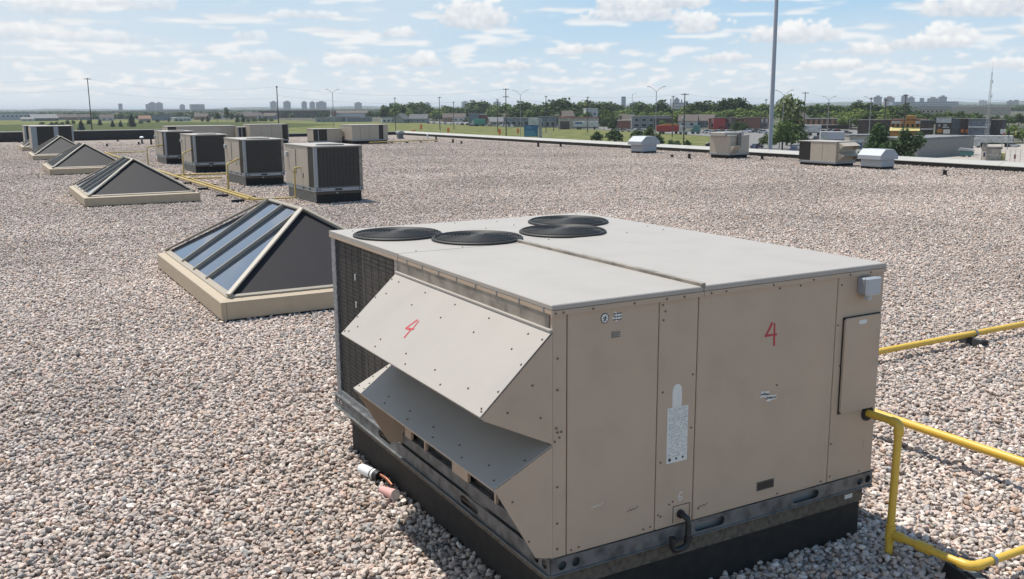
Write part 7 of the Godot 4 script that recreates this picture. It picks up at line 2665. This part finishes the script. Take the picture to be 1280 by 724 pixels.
	for k in 26:
		var y0 := h * 0.88 * k / 26.0
		var y1 := h * 0.88 * (k + 1) / 26.0
		var w0 := lerpf(0.55, 0.12, k / 26.0)
		var w1 := lerpf(0.55, 0.12, (k + 1) / 26.0)
		for j in 3:
			s.tube([feet[j] * w0 + Vector3(0, y0, 0), feet[(j + 1) % 3] * w1 + Vector3(0, y1, 0)], 0.022, 4, false)
			s.tube([feet[j] * w1 + Vector3(0, y1, 0), feet[(j + 1) % 3] * w1 + Vector3(0, y1, 0)], 0.02, 4, false)
	tag(part("lattice", s, paints["pole grey"], o), "", "", "", "stuff")
	s = Solid.new()
	s.tube([Vector3(0, h * 0.86, 0), Vector3(0, h, 0)], 0.03, 6, true, 0.015)
	part("whip", s, paints["pole grey"], o)
	for k in [[0.30, 0.9], [0.40, 0.7], [0.62, 0.6], [0.78, 0.5]]:
		s = Solid.new()
		s.tube([Vector3(-k[1], h * k[0], 0), Vector3(k[1], h * k[0], 0)], 0.04, 6)
		s.box(Vector3(k[1], h * k[0], 0), Vector3(0.12, 0.7, 0.12), 0.02)
		part("antenna_arm", s, paints["pole grey"], o)


# ---------------------------------------------------------------- towers on the horizon
func tower(px0: float, px1: float, top_py: float, far: float, m: String, label: String, step := 0.0):
	var p := away((px0 + px1) / 2.0, far)
	var w := size_of(px1 - px0, p)
	var h := rise(p, (px0 + px1) / 2.0, top_py)
	var o := thing("far_tower", label, "high-rise", p, facing(p, 8))
	var s := Solid.new()
	s.span(Vector3(-w / 2, 0, -w * 0.6), Vector3(w / 2, h - step, 0))
	if step > 0.0:
		s.span(Vector3(-w * 0.2, h - step + 0.01, -w * 0.45), Vector3(w * 0.25, h, -w * 0.1))
	part("wall", s, paints[m], o)
	s = Solid.new()
	var floors := int(clampf(h / 6.0, 3, 14))
	for k in floors:
		var y := (h - step) * (k + 0.6) / floors
		s.box(Vector3(0, y, 0.35), Vector3(w * 0.92, (h - step) / floors * 0.42, 0.7), 0.0)
	tag(part("window_bands", s, paints["slate roof"], o), "", "", "", "stuff")


func build_skyline():
	paint("tower blue", 0.13, 0.165, 0.215, 0.6)
	paint("tower brown", 0.22, 0.155, 0.14, 0.8)
	paint("tower pale", 0.30, 0.295, 0.29, 0.8)
	paint("tower grey", 0.18, 0.19, 0.21, 0.8)
	for t in [[149, 153.6, 129.7, 4200, "tower blue", "lone square tower right of the thin wooden pole on the horizon"],
		[183, 187.4, 130.2, 4000, "tower grey", "lowest left block of the apartment cluster on the left horizon"],
		[187.2, 195, 127.4, 4050, "tower grey", "left tall block of the apartment cluster on the left horizon"],
		[195.2, 204, 127.8, 4020, "tower grey", "right tall block of the apartment cluster on the left horizon"],
		[225.5, 231.5, 130.2, 4300, "tower blue", "small rounded block between the cluster and the beige slab"],
		[239, 256, 130.4, 3600, "tower pale", "wide beige apartment slab on the left horizon"],
		[338.6, 346.4, 126.2, 4000, "tower pale", "hazy tower just left of the bare wooden pole"],
		[355.2, 363.8, 126.0, 4000, "tower grey", "hazy tower just right of the bare wooden pole"],
		[377.8, 384, 126.4, 4100, "tower grey", "first of three hazy towers left of the double lamp"],
		[387.7, 394, 126.6, 4100, "tower grey", "second of three hazy towers left of the double lamp"],
		[396, 408.4, 126.5, 4000, "tower grey", "third and widest of the hazy towers left of the double lamp"],
		[444, 452.6, 127.6, 4000, "tower grey", "hazy tower above the white warehouse"],
		[488, 500, 128.2, 4300, "tower pale", "pale low tower above the left end of the wood"],
		[531, 538, 127.6, 4300, "tower pale", "pale tower behind the wood above the grey gabled house"],
		[577.6, 586, 126.3, 4200, "tower grey", "grey tower behind the wood left of the two armed pole"],
		[617, 626, 126.4, 4200, "tower grey", "grey tower just left of the two armed pole"],
		[776.8, 782, 120.8, 2600, "tower blue", "dark glassy tower behind the wood, right of its middle"],
		[787, 800, 127.2, 2600, "tower pale", "pale flat hall right of the dark glassy tower"],
		[837.6, 839, 123.8, 2500, "tower pale", "thin pale chimney like block left of the round blue tower"],
		[842.4, 849, 122.0, 2500, "tower blue", "rounded blue tower left of the pole by the trucks"],
		[841, 855, 128.3, 2200, "tower pale", "pale slab in front of the rounded blue tower"],
		[851, 852.6, 124.4, 2500, "tower grey", "thin grey block right of the rounded blue tower"],
		[856.5, 860, 126.5, 2500, "tower grey", "small grey block right of the pole by the trucks"],
		[1091.8, 1101, 119.4, 3000, "tower blue", "left blue tower of the group at right"],
		[1105, 1116.8, 120.4, 3000, "tower brown", "reddish brown tower of the group at right"],
		[1126, 1133.2, 118.3, 3100, "tower blue", "tallest blue tower of the group at right"],
		[1133.6, 1142, 120.6, 3100, "tower grey", "grey block touching the tallest blue tower at right"],
		[1149, 1154, 122.6, 3200, "tower blue", "short stepped blue block in the middle of the group at right"],
		[1159, 1171, 121.4, 3100, "tower grey", "wide grey block left of the last tower at right"],
		[1172.6, 1182, 119.4, 3100, "tower blue", "last blue grey tower of the group at right"],
		[1118, 1194, 127.2, 2700, "tower blue", "long dark blue slab in front of the towers at right"],
		[1223, 1226, 125.6, 4500, "tower grey", "left of three tiny hazy towers left of the lattice mast"],
		[1226.6, 1229, 125.2, 4500, "tower grey", "middle of three tiny hazy towers left of the lattice mast"],
		[1229.8, 1232.6, 125.8, 4500, "tower grey", "right of three tiny hazy towers left of the lattice mast"],
		[1258, 1266, 125.2, 3200, "tower brown", "brown block on the horizon near the right edge"],
		[1266.5, 1272, 125.0, 3300, "tower grey", "grey block touching the brown one near the right edge"]]:
		tower(t[0], t[1], t[2], t[3], t[4], t[5], 4.0 if t[1] - t[0] < 14 and t[1] - t[0] > 5.5 else 0.0)
